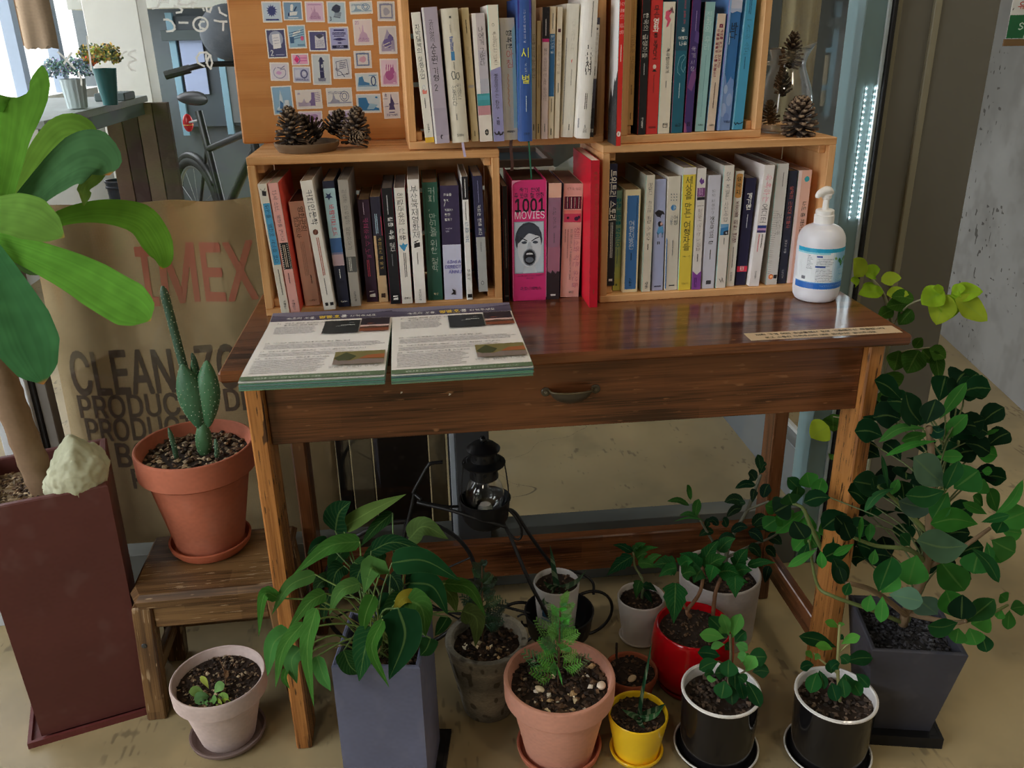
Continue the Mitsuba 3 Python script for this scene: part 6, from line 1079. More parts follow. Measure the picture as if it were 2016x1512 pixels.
CLBR = [([(0.552, -0.045, 0.217), (0.551, -0.05, 0.253), (0.569, -0.05, 0.318), (0.558, -0.06, 0.392), (0.542, -0.07, 0.463), (0.535, -0.07, 0.524), (0.531, -0.06, 0.564), (0.523, -0.06, 0.594)], 0.008),
    ([(0.552, -0.05, 0.239), (0.46, -0.1, 0.33), (0.414, -0.11, 0.357), (0.4, -0.11, 0.36)], 0.005),
    ([(0.551, -0.045, 0.221), (0.475, -0.06, 0.268), (0.417, -0.05, 0.291), (0.398, -0.03, 0.302), (0.373, -0.03, 0.389)], 0.004),
    ([(0.566, -0.05, 0.345), (0.519, -0.07, 0.385), (0.466, -0.07, 0.396), (0.42, -0.08, 0.421)], 0.0045),
    ([(0.553, -0.06, 0.408), (0.511, -0.06, 0.45), (0.481, -0.06, 0.479), (0.456, -0.06, 0.498)], 0.004),
    ([(0.572, -0.05, 0.334), (0.595, -0.07, 0.369), (0.626, -0.07, 0.392), (0.659, -0.06, 0.406)], 0.005),
    ([(0.557, -0.05, 0.242), (0.56, -0.1, 0.27), (0.565, -0.15, 0.301), (0.566, -0.17, 0.319)], 0.005),
    ([(0.542, -0.07, 0.463), (0.536, -0.1, 0.502), (0.535, -0.11, 0.517)], 0.0045),
    ([(0.564, -0.05, 0.385), (0.589, -0.03, 0.468), (0.619, 0.0, 0.535)], 0.004),
    ([(0.582, -0.15, 0.302), (0.661, -0.1, 0.27), (0.722, -0.06, 0.251)], 0.0035),
    ([(0.496, 0.1, 0.228), (0.45, 0.11, 0.315), (0.433, 0.12, 0.354), (0.417, 0.13, 0.36)], 0.0045)]
GPL = [([(0.555, 0.25, 0.74), (0.544, 0.25, 0.758), (0.527, 0.24, 0.776)], 0.032, 0),
    ([(0.56, 0.25, 0.74), (0.572, 0.25, 0.748), (0.579, 0.24, 0.755)], 0.028, 0),
    ([(0.548, 0.25, 0.726), (0.541, 0.25, 0.731), (0.528, 0.24, 0.736)], 0.019, 0),
    ([(0.584, 0.24, 0.732), (0.602, 0.24, 0.737), (0.615, 0.23, 0.74)], 0.025, 0),
    ([(0.581, 0.25, 0.725), (0.571, 0.25, 0.715), (0.555, 0.24, 0.706)], 0.029, 0),
    ([(0.592, 0.24, 0.713), (0.568, 0.24, 0.715), (0.54, 0.23, 0.714)], 0.027, 0),
    ([(0.592, 0.23, 0.711), (0.612, 0.23, 0.713), (0.628, 0.22, 0.712)], 0.023, 0),
    ([(0.631, 0.22, 0.694), (0.61, 0.22, 0.695), (0.584, 0.21, 0.695)], 0.029, 1),
    ([(0.639, 0.22, 0.703), (0.617, 0.22, 0.709), (0.59, 0.21, 0.713)], 0.027, 1),
    ([(0.632, 0.21, 0.688), (0.622, 0.21, 0.675), (0.606, 0.2, 0.664)], 0.028, 1),
    ([(0.604, 0.22, 0.686), (0.591, 0.22, 0.681), (0.572, 0.21, 0.676)], 0.025, 1),
    ([(0.641, 0.14, 0.74), (0.622, 0.14, 0.732), (0.598, 0.13, 0.723)], 0.04, 0),
    ([(0.646, 0.14, 0.735), (0.641, 0.14, 0.71), (0.63, 0.13, 0.686)], 0.043, 0),
    ([(0.649, 0.14, 0.735), (0.654, 0.14, 0.714), (0.652, 0.13, 0.695)], 0.036, 0),
    ([(0.653, 0.14, 0.733), (0.68, 0.14, 0.738), (0.702, 0.13, 0.74)], 0.032, 0),
    ([(0.655, 0.13, 0.729), (0.687, 0.13, 0.712), (0.713, 0.12, 0.692)], 0.04, 0),
    ([(0.639, 0.14, 0.74), (0.63, 0.14, 0.744), (0.614, 0.13, 0.75)], 0.018, 0),
    ([(0.655, 0.14, 0.736), (0.666, 0.14, 0.741), (0.67, 0.13, 0.746)], 0.023, 0),
    ([(0.652, 0.2, 0.614), (0.644, 0.2, 0.594), (0.63, 0.19, 0.575)], 0.042, 1),
    ([(0.657, 0.2, 0.614), (0.67, 0.2, 0.602), (0.677, 0.19, 0.592)], 0.029, 1),
    ([(0.665, 0.19, 0.617), (0.682, 0.19, 0.61), (0.692, 0.18, 0.604)], 0.029, 1),
    ([(0.675, 0.19, 0.616), (0.685, 0.19, 0.587), (0.688, 0.18, 0.561)], 0.025, 1),
    ([(0.626, 0.22, 0.608), (0.625, 0.22, 0.589), (0.617, 0.21, 0.573)], 0.035, 1),
    ([(0.609, 0.22, 0.565), (0.618, 0.22, 0.547), (0.621, 0.21, 0.533)], 0.049, 1),
    ([(0.605, 0.22, 0.53), (0.611, 0.22, 0.507), (0.611, 0.21, 0.488)], 0.041, 1),
    ([(0.642, 0.2, 0.619), (0.648, 0.2, 0.629), (0.647, 0.19, 0.642)], 0.019, 1),
    ([(0.56, 0.3, 0.451), (0.563, 0.3, 0.431), (0.56, 0.29, 0.417)], 0.042, 1),
    ([(0.545, 0.28, 0.434), (0.528, 0.28, 0.425), (0.506, 0.27, 0.417)], 0.048, 0),
    ([(0.563, 0.28, 0.372), (0.561, 0.28, 0.367), (0.553, 0.27, 0.366)], 0.019, 1),
    ([(0.575, 0.3, 0.455), (0.586, 0.3, 0.439), (0.592, 0.29, 0.426)], 0.027, 1)]
GPS = [([(0.615, 0.24, 0.293), (0.614, 0.24, 0.437), (0.616, 0.24, 0.591), (0.616, 0.24, 0.65), (0.598, 0.25, 0.705), (0.567, 0.25, 0.739)], 0.004),
    ([(0.616, 0.24, 0.591), (0.64, 0.21, 0.611), (0.671, 0.2, 0.618)], 0.002),
    ([(0.615, 0.24, 0.64), (0.619, 0.2, 0.7), (0.642, 0.14, 0.737)], 0.002),
    ([(0.618, 0.24, 0.447), (0.604, 0.28, 0.441), (0.561, 0.3, 0.445)], 0.002)]
HPL = [([(0.266, 0.24, 0.316), (0.259, 0.236, 0.342), (0.253, 0.23, 0.356)], 0.011, 0),
    ([(0.264, 0.24, 0.304), (0.24, 0.236, 0.32), (0.217, 0.23, 0.323)], 0.012, 0),
    ([(0.273, 0.23, 0.284), (0.274, 0.226, 0.313), (0.275, 0.22, 0.329)], 0.017, 0),
    ([(0.28, 0.23, 0.281), (0.259, 0.226, 0.295), (0.239, 0.22, 0.296)], 0.01, 0),
    ([(0.287, 0.22, 0.282), (0.256, 0.216, 0.292), (0.225, 0.21, 0.29)], 0.004, 0),
    ([(0.412, 0.27, 0.353), (0.405, 0.266, 0.38), (0.398, 0.26, 0.394)], 0.017, 1),
    ([(0.411, 0.27, 0.346), (0.415, 0.266, 0.366), (0.419, 0.26, 0.372)], 0.015, 1),
    ([(0.404, 0.27, 0.331), (0.393, 0.266, 0.348), (0.383, 0.26, 0.354)], 0.022, 1),
    ([(0.405, 0.27, 0.321), (0.382, 0.266, 0.328), (0.36, 0.26, 0.323)], 0.016, 1),
    ([(0.401, 0.26, 0.317), (0.397, 0.256, 0.313), (0.393, 0.25, 0.295)], 0.015, 1),
    ([(0.414, 0.25, 0.303), (0.416, 0.246, 0.327), (0.419, 0.24, 0.339)], 0.022, 1),
    ([(0.38, 0.26, 0.291), (0.358, 0.256, 0.302), (0.337, 0.25, 0.3)], 0.022, 1),
    ([(0.373, 0.25, 0.283), (0.356, 0.246, 0.284), (0.34, 0.24, 0.272)], 0.017, 1),
    ([(0.364, 0.26, 0.278), (0.372, 0.256, 0.292), (0.38, 0.25, 0.294)], 0.017, 1),
    ([(0.346, 0.25, 0.242), (0.339, 0.246, 0.261), (0.332, 0.24, 0.268)], 0.016, 1),
    ([(0.325, 0.24, 0.254), (0.312, 0.236, 0.27), (0.299, 0.23, 0.272)], 0.015, 1),
    ([(0.407, 0.27, 0.229), (0.419, 0.266, 0.247), (0.431, 0.26, 0.253)], 0.022, 1),
    ([(0.412, 0.27, 0.224), (0.425, 0.266, 0.23), (0.438, 0.26, 0.223)], 0.02, 1),
    ([(0.395, 0.26, 0.222), (0.409, 0.256, 0.218), (0.424, 0.25, 0.201)], 0.022, 1),
    ([(0.36, 0.26, 0.224), (0.375, 0.256, 0.238), (0.39, 0.25, 0.238)], 0.018, 1),
    ([(0.317, 0.24, 0.24), (0.301, 0.236, 0.246), (0.284, 0.23, 0.24)], 0.016, 1),
    ([(0.299, 0.24, 0.252), (0.303, 0.236, 0.268), (0.307, 0.23, 0.272)], 0.013, 1),
    ([(0.444, 0.29, 0.199), (0.456, 0.286, 0.217), (0.469, 0.28, 0.223)], 0.023, 1),
    ([(0.45, 0.29, 0.183), (0.464, 0.286, 0.184), (0.478, 0.28, 0.172)], 0.023, 1),
    ([(0.461, 0.3, 0.201), (0.471, 0.296, 0.222), (0.481, 0.29, 0.231)], 0.018, 1),
    ([(0.362, 0.24, 0.222), (0.342, 0.236, 0.231), (0.323, 0.23, 0.227)], 0.017, 1),
    ([(0.337, 0.23, 0.216), (0.32, 0.226, 0.222), (0.304, 0.22, 0.216)], 0.017, 1),
    ([(0.439, 0.27, 0.171), (0.448, 0.266, 0.17), (0.458, 0.26, 0.156)], 0.02, 1),
    ([(0.394, 0.25, 0.193), (0.406, 0.246, 0.19), (0.418, 0.24, 0.173)], 0.022, 1),
    ([(0.438, 0.24, 0.151), (0.433, 0.236, 0.141), (0.428, 0.23, 0.118)], 0.018, 1)]
HPS = [([(0.35, 0.245, 0.115), (0.351, 0.25, 0.182), (0.368, 0.26, 0.224), (0.392, 0.265, 0.272), (0.413, 0.27, 0.344)], 0.0045),
    ([(0.35, 0.245, 0.115), (0.33, 0.24, 0.19), (0.293, 0.235, 0.26), (0.27, 0.24, 0.306)], 0.003),
    ([(0.352, 0.25, 0.172), (0.398, 0.26, 0.186), (0.45, 0.28, 0.189), (0.475, 0.29, 0.196)], 0.003),
    ([(0.388, 0.265, 0.268), (0.427, 0.25, 0.295)], 0.003)]
FPL = [([(0.264, 0.15, 0.228), (0.276, 0.145, 0.263), (0.288, 0.138, 0.289)], 0.029, 0),
    ([(0.257, 0.14, 0.23), (0.235, 0.135, 0.258), (0.214, 0.128, 0.274)], 0.031, 0),
    ([(0.254, 0.12, 0.24), (0.246, 0.115, 0.236), (0.237, 0.108, 0.222)], 0.036, 0),
    ([(0.269, 0.14, 0.229), (0.286, 0.135, 0.248), (0.303, 0.128, 0.258)], 0.033, 0),
    ([(0.29, 0.13, 0.225), (0.308, 0.125, 0.23), (0.326, 0.118, 0.225)], 0.033, 0),
    ([(0.319, 0.14, 0.211), (0.336, 0.135, 0.223), (0.354, 0.128, 0.225)], 0.029, 0),
    ([(0.311, 0.1, 0.235), (0.31, 0.095, 0.221), (0.31, 0.088, 0.197)], 0.032, 0),
    ([(0.202, 0.11, 0.26), (0.179, 0.105, 0.271), (0.156, 0.098, 0.273)], 0.031, 0),
    ([(0.201, 0.1, 0.263), (0.183, 0.095, 0.264), (0.165, 0.088, 0.256)], 0.023, 0),
    ([(0.217, 0.13, 0.246), (0.226, 0.125, 0.258), (0.236, 0.118, 0.261)], 0.028, 0),
    ([(0.218, 0.12, 0.234), (0.23, 0.115, 0.242), (0.242, 0.108, 0.24)], 0.028, 0),
    ([(0.191, 0.07, 0.253), (0.19, 0.065, 0.22), (0.188, 0.058, 0.176)], 0.042, 0),
    ([(0.354, 0.15, 0.22), (0.378, 0.145, 0.23), (0.402, 0.138, 0.23)], 0.017, 1),
    ([(0.298, 0.16, 0.251), (0.311, 0.155, 0.272), (0.324, 0.148, 0.284)], 0.025, 0),
    ([(0.33, 0.15, 0.222), (0.338, 0.145, 0.249), (0.346, 0.138, 0.266)], 0.029, 0),
    ([(0.277, 0.12, 0.247), (0.272, 0.115, 0.238), (0.267, 0.108, 0.219)], 0.028, 0),
    ([(0.304, 0.12, 0.207), (0.322, 0.115, 0.215), (0.34, 0.108, 0.213)], 0.024, 0)]
FPS = [([(0.233, 0.1, 0.154), (0.226, 0.1, 0.168), (0.25, 0.11, 0.196), (0.262, 0.13, 0.223), (0.264, 0.15, 0.228)], 0.004),
    ([(0.283, 0.12, 0.138), (0.284, 0.12, 0.186), (0.295, 0.13, 0.21), (0.309, 0.14, 0.23)], 0.004),
    ([(0.228, 0.1, 0.168), (0.218, 0.1, 0.183), (0.205, 0.1, 0.231)], 0.003)]
GQL = [([(0.163, 0.27, 0.188), (0.142, 0.266, 0.206), (0.121, 0.26, 0.215)], 0.016, 1),
    ([(0.166, 0.27, 0.188), (0.177, 0.266, 0.204), (0.188, 0.26, 0.213)], 0.019, 0),
    ([(0.169, 0.27, 0.184), (0.192, 0.266, 0.197), (0.214, 0.26, 0.201)], 0.013, 0),
    ([(0.158, 0.25, 0.191), (0.132, 0.246, 0.178), (0.106, 0.24, 0.158)], 0.029, 1),
    ([(0.17, 0.26, 0.179), (0.18, 0.256, 0.191), (0.189, 0.25, 0.195)], 0.026, 0),
    ([(0.171, 0.25, 0.175), (0.189, 0.246, 0.175), (0.207, 0.24, 0.167)], 0.023, 0),
    ([(0.168, 0.22, 0.155), (0.163, 0.216, 0.142), (0.159, 0.21, 0.12)], 0.022, 0),
    ([(0.18, 0.24, 0.128), (0.194, 0.236, 0.127), (0.207, 0.23, 0.118)], 0.016, 1),
    ([(0.184, 0.24, 0.113), (0.191, 0.236, 0.105), (0.199, 0.23, 0.088)], 0.016, 1),
    ([(0.19, 0.25, 0.177), (0.203, 0.246, 0.19), (0.215, 0.24, 0.196)], 0.016, 0),
    ([(0.163, 0.26, 0.198), (0.166, 0.256, 0.207), (0.17, 0.25, 0.208)], 0.013, 0)]
GQS = [([(0.18, 0.245, 0.083), (0.182, 0.25, 0.132), (0.166, 0.255, 0.164), (0.164, 0.265, 0.191)], 0.003)]
SH1 = [([(0.243, -0.06, 0.237), (0.234, -0.063, 0.265), (0.224, -0.068, 0.289)], 0.018, 1),
    ([(0.249, -0.06, 0.232), (0.252, -0.063, 0.261), (0.256, -0.068, 0.286)], 0.022, 1),
    ([(0.228, -0.08, 0.25), (0.205, -0.083, 0.261), (0.183, -0.088, 0.268)], 0.022, 1),
    ([(0.235, -0.07, 0.25), (0.226, -0.073, 0.26), (0.217, -0.078, 0.266)], 0.011, 1),
    ([(0.248, -0.04, 0.216), (0.23, -0.043, 0.245), (0.211, -0.048, 0.269)], 0.026, 0),
    ([(0.259, -0.05, 0.214), (0.266, -0.053, 0.23), (0.272, -0.058, 0.241)], 0.022, 0),
    ([(0.247, -0.08, 0.236), (0.256, -0.083, 0.234), (0.265, -0.088, 0.228)], 0.016, 1),
    ([(0.225, -0.09, 0.246), (0.212, -0.093, 0.249), (0.2, -0.098, 0.247)], 0.012, 1),
    ([(0.232, -0.06, 0.197), (0.211, -0.063, 0.208), (0.19, -0.068, 0.215)], 0.022, 0),
    ([(0.226, -0.11, 0.233), (0.225, -0.113, 0.221), (0.224, -0.118, 0.205)], 0.03, 0),
    ([(0.248, -0.09, 0.218), (0.254, -0.093, 0.221), (0.259, -0.098, 0.22)], 0.018, 1),
    ([(0.261, -0.1, 0.196), (0.266, -0.103, 0.217), (0.27, -0.108, 0.233)], 0.022, 1),
    ([(0.265, -0.08, 0.191), (0.266, -0.083, 0.209), (0.266, -0.088, 0.223)], 0.014, 1),
    ([(0.221, -0.08, 0.204), (0.204, -0.083, 0.203), (0.187, -0.088, 0.198)], 0.022, 0),
    ([(0.225, -0.11, 0.2), (0.214, -0.113, 0.21), (0.202, -0.118, 0.215)], 0.021, 0),
    ([(0.214, -0.13, 0.21), (0.212, -0.133, 0.198), (0.208, -0.138, 0.182)], 0.028, 0),
    ([(0.225, -0.13, 0.2), (0.226, -0.133, 0.186), (0.227, -0.138, 0.167)], 0.022, 0),
    ([(0.243, -0.11, 0.198), (0.249, -0.113, 0.196), (0.254, -0.118, 0.191)], 0.018, 0),
    ([(0.243, -0.12, 0.198), (0.246, -0.123, 0.184), (0.25, -0.128, 0.166)], 0.018, 0),
    ([(0.249, -0.13, 0.206), (0.262, -0.133, 0.184), (0.274, -0.138, 0.157)], 0.022, 0),
    ([(0.208, -0.1, 0.197), (0.199, -0.103, 0.203), (0.189, -0.108, 0.204)], 0.014, 0),
    ([(0.201, -0.11, 0.202), (0.199, -0.113, 0.202), (0.197, -0.118, 0.197)], 0.014, 1),
    ([(0.242, -0.1, 0.206), (0.242, -0.103, 0.19), (0.242, -0.108, 0.17)], 0.021, 0),
    ([(0.293, -0.03, 0.159), (0.308, -0.033, 0.165), (0.323, -0.038, 0.167)], 0.03, 0),
    ([(0.253, -0.05, 0.198), (0.246, -0.053, 0.21), (0.238, -0.058, 0.219)], 0.015, 0),
    ([(0.299, -0.04, 0.14), (0.312, -0.043, 0.144), (0.325, -0.048, 0.144)], 0.023, 0)]
SH1S = [([(0.247, -0.063, 0.084), (0.248, -0.065, 0.149), (0.248, -0.065, 0.193), (0.245, -0.06, 0.241)], 0.003),
    ([(0.248, -0.065, 0.149), (0.266, -0.08, 0.178), (0.274, -0.09, 0.203)], 0.002),
    ([(0.248, -0.065, 0.176), (0.225, -0.07, 0.196)], 0.002)]
SH2 = [([(0.405, -0.1, 0.268), (0.392, -0.103, 0.28), (0.377, -0.108, 0.289)], 0.012, 1),
    ([(0.407, -0.1, 0.268), (0.408, -0.103, 0.278), (0.408, -0.108, 0.284)], 0.009, 1),
    ([(0.415, -0.1, 0.235), (0.428, -0.103, 0.247), (0.44, -0.108, 0.255)], 0.017, 1),
    ([(0.419, -0.08, 0.212), (0.383, -0.083, 0.233), (0.348, -0.088, 0.248)], 0.023, 0),
    ([(0.402, -0.1, 0.226), (0.385, -0.103, 0.237), (0.367, -0.108, 0.243)], 0.014, 1),
    ([(0.418, -0.09, 0.235), (0.419, -0.093, 0.243), (0.419, -0.098, 0.247)], 0.009, 0),
    ([(0.371, -0.1, 0.21), (0.361, -0.103, 0.224), (0.352, -0.108, 0.234)], 0.01, 1),
    ([(0.369, -0.11, 0.216), (0.371, -0.113, 0.226), (0.373, -0.118, 0.231)], 0.01, 1),
    ([(0.382, -0.13, 0.232), (0.383, -0.133, 0.224), (0.384, -0.138, 0.212)], 0.017, 0),
    ([(0.394, -0.14, 0.232), (0.385, -0.143, 0.234), (0.376, -0.148, 0.231)], 0.016, 0),
    ([(0.359, -0.14, 0.219), (0.354, -0.143, 0.205), (0.348, -0.148, 0.186)], 0.025, 0),
    ([(0.362, -0.14, 0.222), (0.366, -0.143, 0.209), (0.37, -0.148, 0.191)], 0.017, 0),
    ([(0.405, -0.14, 0.211), (0.408, -0.143, 0.199), (0.411, -0.148, 0.183)], 0.023, 0),
    ([(0.379, -0.15, 0.205), (0.383, -0.153, 0.192), (0.388, -0.158, 0.174)], 0.022, 0),
    ([(0.416, -0.14, 0.199), (0.424, -0.143, 0.187), (0.433, -0.148, 0.17)], 0.02, 0),
    ([(0.395, -0.15, 0.214), (0.398, -0.153, 0.199), (0.401, -0.158, 0.179)], 0.021, 0),
    ([(0.442, -0.11, 0.181), (0.453, -0.113, 0.171), (0.464, -0.118, 0.157)], 0.018, 0),
    ([(0.374, -0.1, 0.197), (0.36, -0.103, 0.201), (0.347, -0.108, 0.2)], 0.017, 0),
    ([(0.404, -0.12, 0.228), (0.41, -0.123, 0.226), (0.416, -0.128, 0.22)], 0.018, 0),
    ([(0.438, -0.08, 0.181), (0.46, -0.083, 0.188), (0.481, -0.088, 0.19)], 0.024, 0)]
SH2S = [([(0.431, -0.096, 0.112), (0.416, -0.1, 0.182), (0.41, -0.1, 0.239), (0.407, -0.1, 0.276)], 0.003),
    ([(0.419, -0.098, 0.173), (0.384, -0.1, 0.207), (0.371, -0.1, 0.222)], 0.002),
    ([(0.413, -0.1, 0.218), (0.432, -0.1, 0.24)], 0.0015),
    ([(0.406, -0.1, 0.273), (0.395, -0.1, 0.281)], 0.001)]
STAND = [([(-0.203, 0.25, 0.427), (-0.224, 0.25, 0.426), (-0.23, 0.25, 0.421), (-0.243, 0.25, 0.399), (-0.259, 0.25, 0.37), (-0.257, 0.25, 0.364), (-0.246, 0.24, 0.357)], 0.0034),
    ([(-0.254, 0.25, 0.349), (-0.207, 0.26, 0.329), (-0.178, 0.27, 0.32)], 0.0028),
    ([(-0.254, 0.25, 0.346), (-0.19, 0.22, 0.341), (-0.14, 0.2, 0.329), (-0.101, 0.2, 0.314), (-0.089, 0.2, 0.296), (-0.056, 0.155, 0.216), (-0.024, 0.14, 0.149)], 0.0034),
    ([(-0.087, 0.24, 0.325), (-0.071, 0.24, 0.313), (-0.042, 0.24, 0.258), (0.0, 0.25, 0.183)], 0.0034),
    ([(-0.096, 0.22, 0.327), (-0.094, 0.22, 0.303), (-0.079, 0.22, 0.274), (-0.066, 0.22, 0.271), (-0.063, 0.22, 0.291), (-0.073, 0.22, 0.316), (-0.086, 0.22, 0.334)], 0.0022),
    ([(-0.258, 0.25, 0.367), (-0.265, 0.25, 0.338), (-0.282, 0.25, 0.278), (-0.295, 0.25, 0.236)], 0.0034),
    ([(0.039, 0.28, 0.149), (0.068, 0.28, 0.136), (0.085, 0.27, 0.122), (0.085, 0.26, 0.101)], 0.0028),
    ([(-0.117, 0.23, 0.119), (-0.05, 0.21, 0.106)], 0.0026),
    ([(-0.076, 0.2, 0.108), (-0.065, 0.2, 0.113), (-0.054, 0.2, 0.106), (-0.053, 0.2, 0.091), (-0.065, 0.2, 0.088), (-0.068, 0.2, 0.097)], 0.0018)]
# ------------------------------------------------------------------ planters and pots on the floor
BLK = [(38, 38, 42), (26, 26, 30), (54, 54, 60), (70, 72, 78)]
square_planter('tall dark red square planter with a tan gravel top at the left', (-.879, .215), .100, .0915, .012, .464, 18, (92, 50, 46), ('dark red square tray under the tall red planter', .108, 0, (-.887, .220), (100, 48, 46)), .012, .55, GRIT)
labels['square_planter']['category'] = 'planter'
square_planter('tall blue grey square planter holding the bushy arrow leaved plant', (-.312, -.046), .067, .067, .008, .272, -8.7, (92, 96, 118), ('black tray under the tall blue grey planter', .080, 1, (-.306, -.036), (24, 24, 27)), .008, .5, SOIL)
square_planter('dark slate square planter at the right with black gravel', (.5665, -.030), .0755, .052, .022, .185, -12, (62, 63, 72), ('black slab tray under the dark slate planter', .064, 1, (.5715, -.036), (22, 23, 26)), .008, .5, BLK, .022)
# the rock
rk = trimesh.creation.icosphere(4, 1.0); v = rk.vertices.copy()
d = 1+.55*(meshkit.fbm(v*1.5+[3.3, 1.2, .7], 4)-.5)+.10*(meshkit.noise(v*9, 4)-.5); v *= d[:, None]; v = np.sign(v)*np.abs(v)**.92
v = v*[.047, .038, .060]@rot('y', 22).T; v[:, 2] += .012*np.exp(-((v[:, 0]-.002)/.014)**2)*(v[:, 2] > .03)
tag(part(None, 'rock', (v@rot('z', 20).T+[-.806, .170, .486], rk.faces), (182, 184, 156), .6, 'clay', smooth=30), 'pale green white rock lying on the gravel in the red planter', 'rock')

T1 = (176, 98, 68)
saucer_label.update({'terracotta_pot': 'terracotta saucer under the large cactus pot on the stool', 'pale_pot': 'greyish mauve saucer under the pale pot on the floor', 'pink_pot': 'terracotta saucer under the pinkish pot at the front', 'yellow_pot': 'yellow saucer under the yellow pot', 'glazed_pot': 'red glazed saucer under the red pot',
                     'cup_pot': 'pale saucer under the small cream white pot', 'black_pot': 'black saucer with a white edge, under the left black pot'})
CX, CY = -.641, .272
pot('terracotta_pot', 'large terracotta pot of cactus standing on the wooden stool', CX, CY, .2745, .1035, .212, .060, (182, 106, 80), (.050, .005), .007, .75, .024, (.074, .020, (178, 96, 66)), soil=GRIT, nchip=340, csize=.0058)
pot('pale_pot', 'pale greyish pot with a small seedling in front of the stool', -.610, .074, 0, .0806, .1355, .047, (196, 178, 172), (.034, .004), .006, .8, .018, (.066, .015, (128, 110, 106)), soil=GRIT+SOIL, nchip=380, csize=.0040)
pot('pink_pot', 'pinkish terracotta pot with a conifer seedling at the front', -.0316, -.0335, 0, .0929, .1655, .058, (206, 148, 126), (.040, .004), .008, .8, .022, (.073, .022, (186, 112, 88)), soil=SOIL, nchip=420, csize=.0062, grit=36)
pot('yellow_pot', 'glossy yellow pot with a banded spiky plant', .0993, -.0548, 0, .0509, .092, .037, (240, 200, 40), (.0, .0), .004, .12, .012, (.046, .014, (238, 196, 40)), mat='paint', nchip=150, csize=.0040)
saucer_label['black_pot'] = 'black saucer with a white edge under the left black pot'
def white_edge(cx, cy, r, z): 
    k = [q for q in labels if q.startswith('plant_saucer') and '__' not in q][-1]
    a = np.linspace(0, 2*np.pi, 73); p = np.stack([cx+r*np.cos(a), cy+r*np.sin(a), 0*a+z], 1); part(k, 'edge', tube(p, .0018, 6, False), (230, 228, 226), .2, smooth=True, label='white edge')
pot('black_pot', 'glossy black pot with a white rim, left of the two', .2372, -.0628, 0, .0647, .133, .061, (20, 19, 21), (.0, .0), .004, .07, .022, (.071, .012, (30, 29, 31)), mat='paint', inner=(234, 232, 230), nchip=230, csize=.0052, soil=[(54, 44, 38), (40, 33, 29), (78, 64, 54), (104, 88, 76)])
white_edge(.2372, -.0628, .0705, .0125)
saucer_label['black_pot'] = 'black saucer with a white edge under the right black pot'
pot('black_pot', 'glossy black pot with a white rim, right of the two', .4222, -.0958, 0, .0651, .131, .061, (22, 21, 22), (.0, .0), .004, .08, .022, (.071, .012, (30, 29, 31)), mat='paint', inner=(234, 232, 230), nchip=230, csize=.0052, soil=[(54, 44, 38), (40, 33, 29), (78, 64, 54), (116, 98, 84)])
white_edge(.4222, -.0958, .0705, .0125)
pot('glazed_pot', 'round bright red glazed pot with a lobed leaf plant', .2412, .1018, 0, .0705, .135, .050, (170, 14, 22), (.0, .0), .006, .10, .014, (.064, .014, (120, 12, 18)), mat='paint', belly=.0765, nchip=240, csize=.0034)
pot('cup_pot', 'small cream white pot under the desk, left of the red pot', .1782, .2409, 0, .0478, .104, .036, (212, 206, 200), (.0, .0), .004, .35, .014, (.042, .010, (196, 188, 180)), mat='paint', nchip=110, csize=.0036)
pot('large_white_pot', 'large dull white pot behind the red pot under the desk', .3368, .2400, 0, .0803, .150, .074, (178, 170, 164), (.0, .0), .006, .6, .028, None, mat='clay', nchip=220, csize=.0046)
pot('concrete_pot', 'weathered grey concrete pot with a dark conifer', -.1435, .0905, 0, .0745, .1552, .047, (150, 148, 140), (.0, .0), .012, .9, .020, None, mat='old_concrete', nchip=260, csize=.0056, grit=24)
pot('small_terracotta_pot', 'small terracotta pot with a bare stick, behind the yellow pot', .119, .078, 0, .0500, .066, .038, (160, 88, 60), (.016, .002), .005, .8, .010, None, nchip=130, csize=.0040)
pb_ = trimesh.creation.icosphere(2, 1.0); pk = 'small_terracotta_pot'
part(pk, 'pebble', (pb_.vertices*[.0105, .0065, .0045]@rot('z', 40).T+[.117, .058, .0605], pb_.faces), (206, 184, 150), .5, smooth=True)
part(pk, 'stick', tube(smooth_path([(.098, .085, .05), (.094, .087, .085), (.0935, .088, .118)], 8), .0022, 6), (46, 38, 28), .8)
part('pink_pot', 'pebble', (pb_.vertices*[.0095, .006, .0045]@rot('z', -40).T+[-.066, -.044, .148], pb_.faces), (226, 206, 172), .5, smooth=True)
part('pink_pot', 'pebble', (pb_.vertices*[.009, .0075, .006]@rot('z', 60).T+[.036, -.050, .149], pb_.faces), (232, 216, 196), .5, smooth=True)

